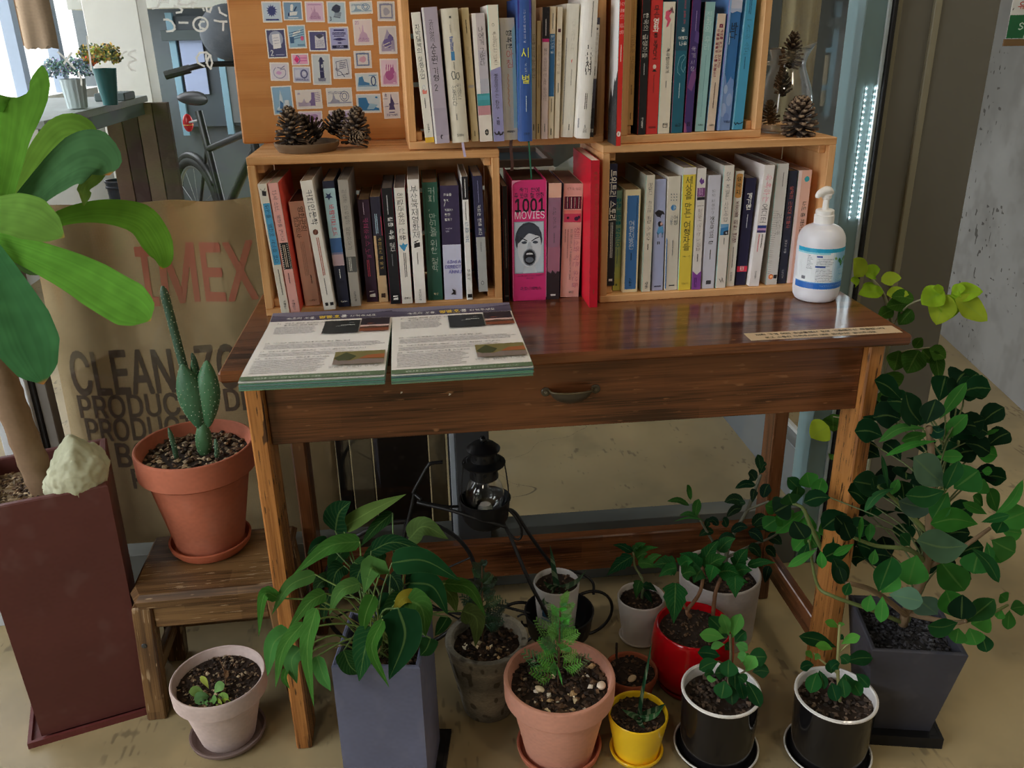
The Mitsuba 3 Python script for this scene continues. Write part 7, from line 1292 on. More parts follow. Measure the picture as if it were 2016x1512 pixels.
# ------------------------------------------------------------------ plants
GCOL = {}
ag = plant('broad leaved succulent on a bare trunk in the tall red planter', name='foxtail_agave')
part(ag, 'trunk', tube(smooth_path(TRUNK[0], 40), [.024-.006*i/40+.0016*(i % 3 == 0) for i in range(40)], 14), (128, 104, 80), .85, 'clay', smooth=25)
for i, (pts, w) in enumerate(AGAVE):
    leaf(ag, pts, w, [(92, 142, 52), (104, 150, 54), (74, 118, 74), (132, 164, 84), (104, 146, 62), (96, 146, 46), (100, 156, 56), (70, 134, 84), (84, 116, 66), (88, 140, 70), (88, 140, 60), (88, 140, 60), (88, 140, 60)][i], 'agave', 4, 26, 4, .22 if i not in (8,) else .1, face=(-.2, -.8, .55) if i != 7 else (.5, -.8, .2))
cc = plant('opuntia cactus with one long thin arm in the terracotta pot on the stool', name='cactus')
def pad(a, b, w, th, lean=(1, 0, 0)):
    a, b = V3(*a), V3(*b); ax = b-a; L = np.linalg.norm(ax); ax /= L; s = V3(*lean); s -= ax*(s@ax); s /= np.linalg.norm(s); o = np.cross(ax, s)
    m = trimesh.creation.icosphere(3, 1.0); v = m.vertices; t = (v[:, 2]+1)/2; k = .62+.5*np.sin(np.pi*np.clip(t, 0, 1)**1.1)**.8
    P_ = a+ax*((v[:, 2:3]+1)/2*L)+s*(v[:, :1]*w/2*k[:, None])+o*(v[:, 1:2]*th/2*k[:, None]); return (P_, m.faces)
CACT = (60, 104, 72)
def areoles(mesh, n, seed):
    v, f = mesh; r = np.random.default_rng(seed); tm = trimesh.Trimesh(v, f, process=False); pts, fi = trimesh.sample.sample_surface_even(tm, n, seed=seed); nn = tm.face_normals[fi]; V, Fc, k = [], [], 0
    for p, d in zip(pts, nn):
        a = np.cross(d, [.3, .5, .8]); a /= np.linalg.norm(a); b = np.cross(d, a); s = .0011
        V += [p+a*s, p-a*s*.5+b*s*.87, p-a*s*.5-b*s*.87, p+d*.0016]; Fc += [[k, k+1, k+3], [k+1, k+2, k+3], [k+2, k, k+3]]; k += 4
    return np.array(V), np.array(Fc)
def pad_part(m, n, seed, col=CACT):
    k = part(cc, 'pad', m, col, .5, smooth=True); kk = part(k, 'spines', areoles(m, n, seed), (206, 206, 186), .7); labels[kk] = {'kind': 'stuff'}
pad_part(pad((-.629, .275, .445), (-.620, .275, .530), .026, .022), 40, 1, (72, 116, 76))
pad_part(pad((-.627, .272, .512), (-.636, .268, .638), .040, .026), 110, 2)
pad_part(pad((-.612, .274, .514), (-.596, .274, .640), .038, .026), 110, 3, (70, 118, 80))
pad_part(pad((-.622, .278, .56), (-.6215, .276, .642), .012, .012), 30, 9)
tb = tube(smooth_path([(-.637, .282, .605), (-.6428, .281, .686), (-.6475, .281, .745), (-.6496, .281, .772)], 14), np.array([.0052]+[.0072]*10+[.0066, .005, .0022]), 10); pad_part(tb, 120, 4, (52, 84, 64))
tb = tube(smooth_path([(-.6176, .292, .560), (-.6204, .292, .611), (-.6236, .292, .648)], 10), np.array([.0050]+[.0052]*7+[.0044, .002]), 8); pad_part(tb, 50, 5, (54, 88, 66))
for a, b, sd in (((-.6685, .25, .470), (-.6725, .25, .528), 6), ((-.5985, .247, .468), (-.5960, .247, .503), 7)):
    tb = tube(smooth_path([a, tuple((np.array(a)+b)/2+[.001, 0, 0]), b], 8), np.array([.0042]+[.0046]*5+[.0036, .0012]), 8); pad_part(tb, 34, sd, (62, 98, 72))
an_ = plant('bushy plant with dark arrow shaped leaves in the tall blue grey planter', name='arrow_leaf_plant')
AC = [(30, 62, 34), (56, 98, 40), (70, 116, 60), (146, 138, 48), (80, 100, 50)]
for i, (pts, w, c) in enumerate(ANTH):
    r = random.Random(i); f = r.uniform(.85, 1.2)
    leaf(an_, pts, w*1.14, [x*f for x in AC[c]], 'heart', 1 if i % 3 else 2, 14, 3, .20, .05, face=(-.35+r.uniform(-.2, .2), -.75, .55+r.uniform(-.2, .2)))
    b = V3(*pts[0]); o = V3(-.312+r.uniform(-.03, .03), -.045+r.uniform(-.03, .02), .262)
    stem(an_, [o, o*.55+b*.45+V3(0, 0, .035), b], .0017, (104, 128, 66) if c else (84, 110, 60), 10, 'petiole', 6)
r = random.Random(77)
for i in range(60):   # thin dry stalks at the crown
    a = r.uniform(0, 6.28); o = V3(-.312+r.uniform(-.02, .02), -.045+r.uniform(-.02, .02), .255); e = o+V3(math.cos(a)*r.uniform(.03, .07), math.sin(a)*r.uniform(.02, .06), r.uniform(.03, .10))
    stem(an_, [o, (o+e)/2+V3(0, 0, .012), e], .0010, (134, 116, 74) if i % 2 else (90, 104, 56), 6, 'stalk', 5)
cl_ = plant('large bushy plant with glossy round leaves in the dark slate planter', name='round_leaf_shrub')
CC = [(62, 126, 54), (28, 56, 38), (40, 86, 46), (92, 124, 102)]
for i, (pts, w, c) in enumerate(CLUSIA):
    r = random.Random(i+500); f = r.uniform(.85, 1.18)
    leaf(cl_, pts, w*1.22, [x*f for x in CC[c]], 'obovate' if c != 1 or i % 2 else 'oval', 2, 10, 2, .16, face=(-.3+r.uniform(-.25, .25), -.8, .5+r.uniform(-.3, .3)))
for pts, rr in CLBR: stem(cl_, pts, rr, (116, 96, 72) if rr > .0045 else (98, 112, 62), 18, 'branch', 8, .6)
r = random.Random(31)
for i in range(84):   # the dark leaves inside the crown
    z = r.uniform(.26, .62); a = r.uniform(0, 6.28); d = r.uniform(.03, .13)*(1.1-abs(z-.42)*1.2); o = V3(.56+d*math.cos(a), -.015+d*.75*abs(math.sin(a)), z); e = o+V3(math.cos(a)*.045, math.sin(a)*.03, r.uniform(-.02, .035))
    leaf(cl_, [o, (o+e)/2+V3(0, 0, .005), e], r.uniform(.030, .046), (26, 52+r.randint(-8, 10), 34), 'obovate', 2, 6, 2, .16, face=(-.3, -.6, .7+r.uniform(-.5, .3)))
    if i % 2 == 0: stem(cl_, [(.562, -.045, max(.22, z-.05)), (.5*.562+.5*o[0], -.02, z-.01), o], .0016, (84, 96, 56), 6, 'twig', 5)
gp_ = plant('light green leafy plant growing behind the desk by the steel door', name='light_green_plant')
for i, (pts, w, c) in enumerate(GPL):
    leaf(gp_, pts, w*1.05, [(150, 186, 50), (66, 108, 40)][c] if i % 3 else [(166, 190, 56), (54, 96, 40)][c], 'oval', 1, 10, 3, .12, .14, face=(-.3, -.75, .6))
for pts, rr in GPS: stem(gp_, pts, rr, (150, 148, 120), 16)
def potted(label, name, leaves, stems, cols, prof='oval', scol=(96, 84, 60), style=1, wk=1.0, cat='plant', wave=0.04):
    k = plant(label, name=name, cat=cat)
    for i, (pts, w, c) in enumerate(leaves):
        r = random.Random(i*13+len(label)); f = r.uniform(.85, 1.2)
        leaf(k, pts, w*wk, [x*f for x in cols[c % len(cols)]], prof, style, 9, 2, .15, wave, face=(-.3+r.uniform(-.2, .2), -.75, .55+r.uniform(-.25, .25)))
    for pts, rr in stems: stem(k, pts, rr, scol, 14)
    return k
potted('dark leafy shrub in the large dull white pot under the desk', 'leafy_shrub', HPL, HPS, [(52, 104, 48), (26, 52, 38)], 'oval', (96, 96, 80))
potted('lobed leaf plant with two bare brown stems in the red pot', 'lobed_leaf_plant', FPL, FPS, [(38, 92, 46)], 'lobed', (128, 92, 66), 1, 1.15, wave=.12)
potted('small lobed leaf plant in the cream white pot under the desk', 'lobed_leaf_plant', GQL, GQS, [(46, 92, 44), (28, 66, 42)], 'lobed', (110, 120, 80), 1, 1.1, wave=.12)
potted('small shrub with round leaves in the left black pot', 'small_shrub', SH1, SH1S, [(34, 78, 44), (88, 150, 74)], 'obovate', (96, 92, 66), 0, 1.05)
potted('small shrub with a forked pale stem in the right black pot', 'small_shrub', SH2, SH2S, [(36, 84, 46), (92, 152, 66)], 'obovate', (150, 150, 100), 0, 1.05)
# seedling in the pale pot
sd_ = plant('tiny light green seedling with a dry stalk in the pale pot', name='seedling')
for i, (b, t, w, c) in enumerate([((-.628, .045, .122), (-.650, .035, .137), .018, (150, 190, 110)), ((-.622, .052, .126), (-.632, .055, .152), .012, (190, 206, 100)), ((-.620, .040, .120), (-.640, .026, .120), .024, (112, 160, 110)), ((-.612, .045, .122), (-.594, .05, .134), .018, (140, 186, 112)), ((-.615, .038, .119), (-.612, .020, .116), .022, (120, 170, 96)), ((-.606, .036, .118), (-.586, .028, .117), .020, (150, 188, 100)), ((-.610, .034, .117), (-.596, .014, .113), .016, (170, 196, 90)), ((-.600, .03, .117), (-.580, .018, .110), .016, (176, 200, 86)), ((-.624, .036, .118), (-.628, .018, .112), .018, (126, 176, 110))]):
    leaf(sd_, [b, tuple((np.array(b)+t)/2+[0, 0, .004]), t], w, c, 'obovate', 0, 7, 2, .2, .05)
stem(sd_, [(-.612, .05, .108), (-.618, .045, .118), (-.628, .046, .124)], .0011, (126, 120, 70), 6); stem(sd_, [(-.612, .05, .108), (-.608, .04, .117), (-.598, .032, .117)], .0010, (126, 120, 70), 6)
stem(sd_, [(-.600, .070, .108), (-.597, .072, .14), (-.602, .074, .165)], .0013, (112, 84, 60), 8, 'dry_stalk'); leaf(sd_, [(-.598, .071, .13), (-.592, .069, .142), (-.594, .068, .15)], .010, (120, 88, 62), 'oval', 0, 6, 2, .5, .3, name='dry_leaf')
# banded spiky succulents
def spiky(label, base, spikes):
    k = plant(label, name='spiky_succulent')
    for pts, w, c in spikes: leaf(k, [base]+pts, w, c, 'spike', 3, 14, 3, .55, face=(-.1, -.9, .4), name='leaf')
    return k
spiky('banded spiky plant with one tall needle in the yellow pot', (.100, -.058, .080), [([(.104, -.056, .13), (.112, -.052, .185), (.119, -.048, .232)], .0072, (44, 84, 60)), ([(.090, -.064, .093), (.078, -.066, .103), (.068, -.068, .112)], .012, (62, 96, 62)), ([(.112, -.070, .092), (.124, -.076, .103), (.134, -.080, .120)], .013, (60, 104, 62)), ([(.118, -.056, .088), (.134, -.054, .094), (.146, -.053, .100)], .016, (38, 72, 46)), ([(.100, -.074, .083), (.104, -.086, .084)], .012, (40, 76, 48))])
kp = part('yellow_pot', 'dry_leaf', lathe([(0, 0), (.006, .001), (.004, .003), (0, .004)], 7), (120, 92, 66), .9) if 0 else None
spiky('dark banded spiky plant in the white cup on the black stand', (.002, .200, .165), [([(-.004, .2, .20), (-.008, .202, .235), (-.012, .203, .262)], .012, (52, 80, 56)), ([(.020, .19, .178), (.038, .186, .192), (.054, .184, .214)], .013, (70, 100, 70)), ([(-.014, .19, .180), (-.028, .186, .196)], .014, (40, 64, 44)), ([(-.012, .178, .166), (-.030, .168, .160), (-.034, .165, .145)], .017, (44, 70, 46)), ([(.004, .176, .172), (.008, .165, .178)], .014, (44, 70, 46))])
# conifers
def conifer(label, base, H, W, col, seed, n=30, dense=6, flat=.4, top=1.0):
    k = plant(label, name='conifer_seedling'); r = random.Random(seed); V, Fc, UV, c = [], [], [], 0
    def needle(a, b, w, cc):
        nonlocal c
        d = b-a; s = np.cross(d, [r.uniform(-.4, .4), -.8, .5]); s = s/(np.linalg.norm(s)+1e-9)*w; u = np.cross(d, s); u = u/(np.linalg.norm(u)+1e-9)*w*.7
        V.extend([a+s, a-s, a+u, b]); Fc.extend([[c, c+1, c+3], [c+1, c+2, c+3], [c+2, c, c+3]]); UV.extend([code(cc, .6)]*4); c += 4
    base = V3(*base); stem(k, [base, base+V3(.002, 0, H*.45), base+V3(.004, .003, H*.85)], .0018, (92, 70, 50), 10, 'trunk', 6)
    for i in range(n):
        t = .10+.88*(i+r.random())/n; o = base+V3(.004*t, .003*t, H*t*.88); a = r.uniform(0, 6.28); L = W*(1.02-t*.72)*r.uniform(.55, 1.05); d = V3(math.cos(a), math.sin(a)*.8, .55+.5*t); d /= np.linalg.norm(d); e = o+d*L; cc0 = [x*r.uniform(.75, 1.25) for x in col]
        needle(o, e, .0007, [70, 60, 40] if t < .3 else cc0)
        side = np.cross(d, [0.2, -.7, .6]); side /= np.linalg.norm(side)
        for j in range(dense):
            q = .2+.8*j/dense; p = o+d*L*q; l2 = L*.42*(1.15-q)
            for s in (-1, 1):
                d2 = d*.75+side*s*.75+V3(0, 0, .12); d2 /= np.linalg.norm(d2); p2 = p+d2*l2; needle(p, p2, .0009, cc0)
                for z in range(3):
                    u = .3+.25*z; b = p+d2*l2*u
                    for s2 in (-1, 1): d3 = d2*.8+np.cross(d2, np.cross(d, side))*s2*.6; d3 /= np.linalg.norm(d3); needle(b, b+d3*l2*.36, .00085, cc0)
    kk = part(k, 'foliage', (np.array(V), np.array(Fc)), uv=np.array(UV)); labels[kk] = {'kind': 'stuff'}
    return k
conifer('bright green conifer seedling in the pinkish terracotta pot', (-.034, -.034, .140), .190, .088, (76, 136, 58), 3, 34, 7)
conifer('dark green feathery conifer in the weathered concrete pot', (-.150, .100, .135), .190, .072, (34, 60, 36), 4, 40, 7)

# ------------------------------------------------------------------ bicycle shaped plant stand with lantern
IR = (24, 25, 27)
bs = thing('bicycle_plant_stand', 'black iron plant stand shaped like a bicycle, under the desk', 'plant stand')
for i, (pts, rr) in enumerate(STAND): part(bs, ['handlebar', 'top_bar', 'frame_bar', 'frame_bar', 'loop', 'fork', 'rear_hoop', 'axle_bar', 'scroll'][i], tube(smooth_path(pts, 40), rr, 8), IR, .42, smooth=True)
def hoop(name, c, r, tubr, tilt=0, sx=1.0):
    a = np.linspace(0, 2*np.pi, 65); p = np.stack([r*np.cos(a), 0*a, r*np.sin(a)], 1)@rot('z', tilt).T+c; part(bs, name, tube(p, tubr, 8, False), IR, .42, smooth=True)
hoop('front_wheel', (-.298, .255, .155), .150, .0042, 8); 
for q in range(3): a = math.pi*q/3+.4; part(bs, 'spoke', tube(np.array([(-.298+.150*math.cos(a)*s, .255, .155+.150*math.sin(a)*s) for s in (-1, 1)]), .0018, 6), IR, .42)
hoop('rear_wheel', (-.075, .245, .055), .052, .0030, 10); hoop('rear_wheel', (.075, .262, .055), .052, .0030, 10)
def bowl(name, c, r, h): part(bs, name, xf(lathe([(0, 0), (r*.72, 0), (r*.92, h*.25), (r, h*.95), (r+.002, h), (r-.001, h+.001), (r-.003, h*.9), (r*.88, h*.28), (r*.68, .003), (0, .003)], 44), None, c), IR, .45, smooth=40)
bowl('upper_cup', (-.1285, .2400, .300), .0465, .052); bowl('lower_cup', (.006, .205, .052), .066, .060)
part(bs, 'foot', tube(np.array([(-.298, .255, .006), (-.298, .255, .16)]), .003, 6), IR, .42)
part(bs, 'foot', tube(np.array([(.006, .205, .0), (.006, .205, .055)]), .006, 8), IR, .42)
part(bs, 'frame_bar', tube(np.array([(.0, .205, .056), (-.05, .23, .06), (-.298, .255, .12)]), .003, 8), IR, .42)
pot('white_cup', 'white cup with a blue print standing in the lower ring of the black stand', .0005, .2035, .056, .0441, .126, .034, (206, 204, 202), (.0, .0), .003, .3, .012, None, mat='paint', nchip=90, csize=.0032, catn='cup')
def cupwrap(m, z0, R0):
    v, f = m; a = v[:, 0]/R0-.5; return np.stack([.0005+(R0+.0006-v[:, 1])*np.sin(a), .2035-(R0+.0006-v[:, 1])*np.cos(a), z0+v[:, 2]], 1), f
part('white_cup', 'print', cupwrap(front(strip(-.014, .014, 0, .018, 10)), .125, .0425), (36, 74, 104), .35); part('white_cup', 'print', cupwrap(front(strip(-.016, .016, 0, .004, 10)), .117, .0418), (120, 150, 170), .35)
ln = thing('lantern', 'small black lantern with a clear glass globe in the upper cup of the stand', 'lantern')
LX, LY, LZ = -.1285, .240, .312
g_o = smooth_path([(.018, 0), (.031, .012), (.0365, .032), (.033, .054), (.024, .068), (.0215, .071)], 30); g_i = g_o[::-1]*[1, 1]-[.0013, 0]
part(ln, 'globe', xf(lathe(np.vstack([[(0, 0)], g_o, g_i, [(0, .0015)]]), 48), None, (LX, LY, LZ+.012)), mat='solid_glass', smooth=True)
part(ln, 'base', xf(lathe([(0, 0), (.026, 0), (.027, .006), (.020, .011), (0, .011)], 36), None, (LX, LY, LZ)), IR, .4, smooth=35)
part(ln, 'burner', xf(lathe([(0, .0), (.014, 0), (.014, .005), (.010, .012), (0, .012)], 24), None, (LX, LY, LZ+.015)), (170, 170, 166), .4, smooth=35)
part(ln, 'collar', xf(lathe([(.0225, 0), (.0265, .003), (.0265, .006), (.0255, .012), (.0250, .026), (.0390, .030), (.0400, .033), (.0250, .036), (.0225, .038), (.0225, .056), (.030, .058), (.0310, .061), (.022, .069), (.010, .072), (.004, .073), (0, .073)], 44), None, (LX, LY, LZ+.082)), IR, .38, smooth=30)
part(ln, 'knob', xf(lathe([(0, 0), (.003, .001), (.0065, .005), (.0068, .009), (.0045, .013), (0, .0145)], 20), None, (LX, LY, LZ+.153)), IR, .3, smooth=True)
for a in np.linspace(0, 2*np.pi, 9)[:-1]:
    for zz, rr, q in ((.099, .0258, .0030), (.129, .0229, .0024)):
        part(ln, 'vent_hole', xf(lathe([(0, 0), (q, 0), (q, .0008), (0, .0008)], 12), rot('z', math.degrees(a))@rot('y', 90), (LX+rr*math.cos(a), LY+rr*math.sin(a), LZ+zz)), (6, 6, 7), .9)
for s in (-1, 1):
    part(ln, 'bail_wire', tube(smooth_path([(LX+s*.036, LY, LZ+.118), (LX+s*.0385, LY, LZ+.105), (LX+s*.042, LY-.004, LZ+.075), (LX+s*.043, LY-.008, LZ+.05), (LX+s*.036, LY-.01, LZ+.030)], 20), .0013, 6), IR, .4, smooth=True)
    part(ln, 'lug', tube(smooth_path([(LX+s*.030, LY, LZ+.114), (LX+s*.031, LY, LZ+.124), (LX+s*.027, LY, LZ+.126)], 8), .0012, 6), IR, .4)
# ------------------------------------------------------------------ beyond the glass on the left
struct('wall_street', cat(box(-2.3, -2.2, .55, 5.0, 0, .86), box(-2.3, -2.2, .55, 5.0, 2.3, 2.75)), color=(196, 196, 190), rough=.9)
struct('wall_rear', box(-2.3, -.5, 4.9, 5.0, 0, 2.75), color=(104, 112, 116), rough=.8)
for y in (3.82, 4.35): struct('window_bar', box(-2.27, -2.21, y-.035, y+.035, .86, 2.3), color=(140, 156, 176), rough=.5)
struct('pillar', box(-1.735, -1.485, 3.40, 3.56, 0, 2.75, .004), color=(206, 206, 196), rough=.85, label='rough pale concrete pillar between the window counter and the bicycle')
bm = struct('beam', box(-2.2, -.5, 4.55, 4.75, 1.30, 1.55), color=(198, 200, 190), rough=.85)
wd = struct('window_rear', box(-1.72, -.60, 4.82, 4.90, .60, 1.26), color=(74, 84, 92), rough=.5)
for x in (-1.70, -1.42, -1.16, -.86, -.62): part(wd, 'frame_bar', box(x-.02, x+.02, 4.79, 4.83, .55, 1.28), (138, 180, 200), .5)
for z in (.98, .74): part(wd, 'frame_bar', box(-1.18, -.6, 4.79, 4.83, z-.016, z+.016), (120, 176, 204), .5)
part(wd, 'paper_notice', box(-1.66, -1.52, 4.79, 4.80, .80, 1.13), (176, 192, 228), .7)
part(wd, 'blind', box(-1.40, -1.18, 4.80, 4.82, .62, 1.2), (116, 122, 124), .7); part(wd, 'blind', box(-1.14, -.62, 4.80, 4.82, .62, .95), (196, 182, 148), .7)
part(wd, 'lintel', box(-1.75, -.58, 4.74, 4.80, 1.12, 1.18), (70, 84, 86), .5)
# counter along the street window with its pots
ct = thing('window_counter', 'grey wooden counter along the street window carrying the flower pots', 'counter')
plank(ct, 'counter_top', (-1.95, -1.205, 1.36, 2.33, .928, .95), 1, 'stool_wood', .002)
labels[ct]['label'] = 'grey wooden window counter carrying two flower pots beyond the glass'
sc2 = [k for k in scene if k.startswith('window_counter__')][-1]; scene[sc2]['bsdf'] = {'type': 'ref', 'id': 'clay'}
v = meshkit.WRITTEN[scene[sc2]['filename']][0]; f = meshkit.WRITTEN[scene[sc2]['filename']][1]; put(sc2, (v, f), 'clay', np.tile(code((150, 156, 154), .6), (len(v), 1)))
part(ct, 'front_rail', box(-1.235, -1.215, 1.38, 2.31, .885, .928), (92, 104, 106), .6)
for i, c in enumerate([(120, 98, 84), (84, 66, 64), (132, 116, 98), (96, 82, 74)]): part(ct, 'board', box(-1.36+.058*i, -1.305+.058*i, 2.30, 2.33, .02, .925), c, .85, 'clay')
part(ct, 'wall_box', box(-1.31, -1.21, 2.05, 2.2, .9505, .978, .003), (74, 88, 88), .6) if 0 else None
tag(part(None, 'closed_book', box(-1.30, -1.20, 2.05, 2.17, .9505, .976, .003), (78, 92, 92), .6), 'dark closed book lying at the end of the window counter', 'book')
def flowers(parent, c, n, rx, rz, cols, seed, s):
    r = random.Random(seed); V, Fc, UV, k = [], [], [], 0
    for i in range(n):
        a, e, d = r.uniform(0, 6.28), r.uniform(-.35, 1), r.random()**.4; q = V3(c[0]+rx*d*math.cos(a)*math.cos(e), c[1]+rx*d*math.sin(a)*math.cos(e), c[2]+rz*d*math.sin(e)); cc = cols[r.randrange(len(cols))]
        for w in range(3):
            b = r.uniform(0, 6.28); u = V3(math.cos(b), .4*r.uniform(-1, 1), math.sin(b))*s*r.uniform(.6, 1.3); t = V3(-math.sin(b), .3, math.cos(b))*s*.5; V += [q, q+u+t, q+u*1.3, q+u-t]; Fc += [[k, k+1, k+2], [k, k+2, k+3]]; k += 4; UV += [code([x*r.uniform(.8, 1.1) for x in cc], .7)]*4
    kk = part(parent, 'blossoms', (np.array(V), np.array(Fc)), uv=np.array(UV)); labels[kk] = {'kind': 'stuff'}
fp = thing('flower_pot', 'galvanised ribbed pot of small pale blue flowers on the window counter', 'flower pot')
pr = lathe([(0, .003), (.028, .003), (.036, .085), (.0375, .088), (.034, .088), (.030, .06), (0, .06)], 40, (-1.252, 1.75)); vv = pr[0].copy(); aa = np.arctan2(vv[:, 1]-1.75, vv[:, 0]+1.252); vv[:, 0] += .0012*np.cos(aa*14)*np.cos(aa); vv[:, 1] += .0012*np.cos(aa*14)*np.sin(aa)
part(fp, 'pot_body', (vv+[0, 0, .95], pr[1]), (176, 190, 190), .35, smooth=30)
flowers(fp, (-1.262, 1.75, 1.060), 420, .070, .045, [(150, 176, 186), (96, 128, 130), (190, 210, 216), (70, 100, 98)], 3, .0055)
fp = thing('flower_pot', 'dark green vase of yellow and orange flowers on the window counter', 'flower pot')
part(fp, 'pot_body', xf(lathe([(0, .002), (.022, .002), (.034, .10), (.036, .112), (.033, .112), (.026, .06), (0, .05)], 32, (-1.188, 1.86)), None, (0, 0, .95)), (44, 104, 104), .35, smooth=35)
flowers(fp, (-1.195, 1.86, 1.095), 330, .066, .045, [(190, 170, 70), (120, 130, 60), (70, 90, 60), (214, 200, 110)], 4, .0065); flowers(fp, (-1.212, 1.82, 1.085), 26, .02, .014, [(232, 120, 60)], 5, .008)
bg_ = thing('paper_bag', 'light brown paper bag hanging in the bright street window', 'bag')
g = np.array([[x, z] for z in np.linspace(0, 1, 12) for x in np.linspace(0, 1, 10)]); Vb = np.stack([-1.432+.105*g[:, 0], 1.9+.010*np.sin(g[:, 0]*9)*(1-g[:, 1])+.03*np.sin(np.pi*g[:, 0]), 1.133+.30*g[:, 1]-.012*np.abs(np.sin(g[:, 0]*8))*(g[:, 1] < .05)], 1)
Fb = [[i*10+j, i*10+j+1, (i+1)*10+j+1] for i in range(11) for j in range(9)]+[[i*10+j, (i+1)*10+j+1, (i+1)*10+j] for i in range(11) for j in range(9)]
part(bg_, 'bag_front', (Vb, np.array(Fb)), (196, 172, 146), .85, 'clay', smooth=True); part(bg_, 'bag_back', (Vb*[1, -1, 1]+[0, 3.805, 0], np.array(Fb)[:, ::-1]), (170, 146, 120), .85, 'clay', smooth=True)
m, l = latin2('COUNTY', .014); v, f = front(move2(m, 0, 0)); v = v@rot('y', -3).T; part(bg_, 'lettering', (v*[-1, 1, 1]+[-1.345, 1.893, 1.228], f), (120, 106, 96), .8)
part(bg_, 'cord', tube(np.array([(-1.38, 1.92, 1.43), (-1.38, 1.92, 2.75)]), .002, 5), (120, 110, 100), .8)
tb_ = thing('round_table', 'round dark wooden side table behind the sack, beyond the glass', 'table')
part(tb_, 'table_top', xf(lathe([(0, 0), (.148, 0), (.155, .004), (.157, .018), (.152, .022), (0, .022)], 56, (-1.135, 1.745)), None, (0, 0, .585)), (96, 88, 84), .5, 'clay', smooth=35)
part(tb_, 'pedestal', xf(lathe([(.10, 0), (.10, .015), (.02, .03), (.018, .585)], 24, (-1.135, 1.745)), None, (0, 0, 0)), (40, 40, 42), .5)
tag(part(None, 'paper_sheet', xf(box(-.06, .06, -.04, .04, 0, .001, .0003), rot('z', 20), (-1.17, 1.73, .6075)), (226, 226, 222), .7), 'white paper sheet lying on the round table', 'paper')
bn = thing('low_bench', 'low wooden bench holding the black buckets, mostly hidden', 'bench')
part(bn, 'bench_top', box(-1.72, -1.42, 2.95, 3.38, .30, .33), (96, 88, 80), .7, 'clay')
for x in (-1.69, -1.45):
    for y in (2.99, 3.34): part(bn, 'leg', box(x-.02, x+.02, y-.02, y+.02, 0, .30), (84, 76, 68), .7)
for lb_, x, y, rr_, hh in (('tall black bucket in front, on the bench beyond the glass', -1.625, 3.12, .058, .20), ('tall black bucket at the back, on the bench beyond the glass', -1.555, 3.28, .058, .235), ('short black bucket beside the foot pump', -1.495, 3.06, .040, .085)):
    b = thing('bucket', lb_, 'bucket'); part(b, 'bucket_body', xf(lathe([(0, 0), (rr_*.86, 0), (rr_*.97, hh*.82), (rr_*1.06, hh*.83), (rr_*1.06, hh*.87), (rr_, hh*.88), (rr_*1.02, hh*.95), (rr_*1.08, hh*.96), (rr_*1.08, hh), (rr_*.98, hh), (rr_*.84, .01), (0, .01)], 40, (x, y)), None, (0, 0, .3305)), (30, 36, 44), .3, smooth=30)
pm = thing('bicycle_pump', 'black upright bicycle pump with a T handle beside the pale pillar', 'pump')
part(pm, 'barrel', tube(np.array([(-1.452, 3.2, .33), (-1.452, 3.2, .56)]), .015, 14), (30, 32, 36), .35); part(pm, 'rod', tube(np.array([(-1.452, 3.2, .56), (-1.450, 3.2, .665)]), .004, 8), (150, 156, 160), .3)
part(pm, 'handle', tube(np.array([(-1.50, 3.18, .662), (-1.405, 3.22, .676)]), .011, 12), (62, 66, 70), .4)
part(pm, 'hose', tube(smooth_path([(-1.467, 3.19, .36), (-1.485, 3.18, .44), (-1.487, 3.18, .54), (-1.478, 3.18, .59), (-1.466, 3.19, .55)], 24), .005, 6), (24, 25, 27), .5)
# the bicycle
by = thing('bicycle', 'dark bicycle with a black saddle and red rear light beyond the glass', 'bicycle')
RW, DV = V3(-1.40, 3.62, .285), V3(.60, -.80, 0); BK = (28, 30, 30)
W = lambda u, z, s=0: RW+DV*u+V3(DV[1]*-s, DV[0]*s, 0)+V3(0, 0, z-.285)
for u, nm in ((0, 'rear'), (.92, 'front')):
    a = np.linspace(0, 2*np.pi, 61); c = np.array([W(u+.255*math.cos(t), .285+.255*math.sin(t)) for t in a]); part(by, nm+'_tyre', tube(c, .024, 10, False), (34, 38, 32), .7, smooth=True)
    c = np.array([W(u+.228*math.cos(t), .285+.228*math.sin(t)) for t in a]); part(by, nm+'_rim', tube(c, .009, 6, False), (120, 126, 124), .35, smooth=True)
    for q in range(12): t = q*math.pi/6; part(by, 'spoke', tube(np.array([W(u+.02*math.cos(t+.5), .285+.02*math.sin(t+.5)), W(u+.225*math.cos(t), .285+.225*math.sin(t))]), .0016, 4), (150, 156, 154), .3)
    c = np.array([W(u+.285*math.cos(t), .285+.285*math.sin(t)) for t in np.linspace(.6, 2.9, 24)]); part(by, nm+'_mudguard', tube(c, .020, 8), BK, .4, smooth=True)
for nm, a, b, r_ in (('seat_tube', (.30, .30), (.17, .80), .019), ('down_tube', (.30, .30), (.72, .66), .020), ('top_tube', (.22, .62), (.70, .74), .017), ('chain_stay', (0, .285), (.30, .30), .010), ('seat_stay', (0, .285), (.21, .64), .009), ('head_tube', (.74, .62), (.68, .88), .020), ('fork', (.92, .285), (.74, .62), .012), ('stem', (.68, .88), (.66, 1.02), .013)): part(by, nm, tube(np.array([W(*a), W(*b)]), r_, 10), BK, .35, smooth=True)
part(by, 'handlebar', tube(smooth_path([W(.56, 1.0, -.26), W(.64, 1.03, -.15), W(.67, 1.03, 0), W(.64, 1.03, .15), W(.56, 1.0, .26)], 24), .012, 8), BK, .35, smooth=True)
for s in (-1, 1): part(by, 'grip', tube(np.array([W(.60, 1.015, s*.2), W(.54, .99, s*.29)]), .019, 10), (22, 22, 22), .6)
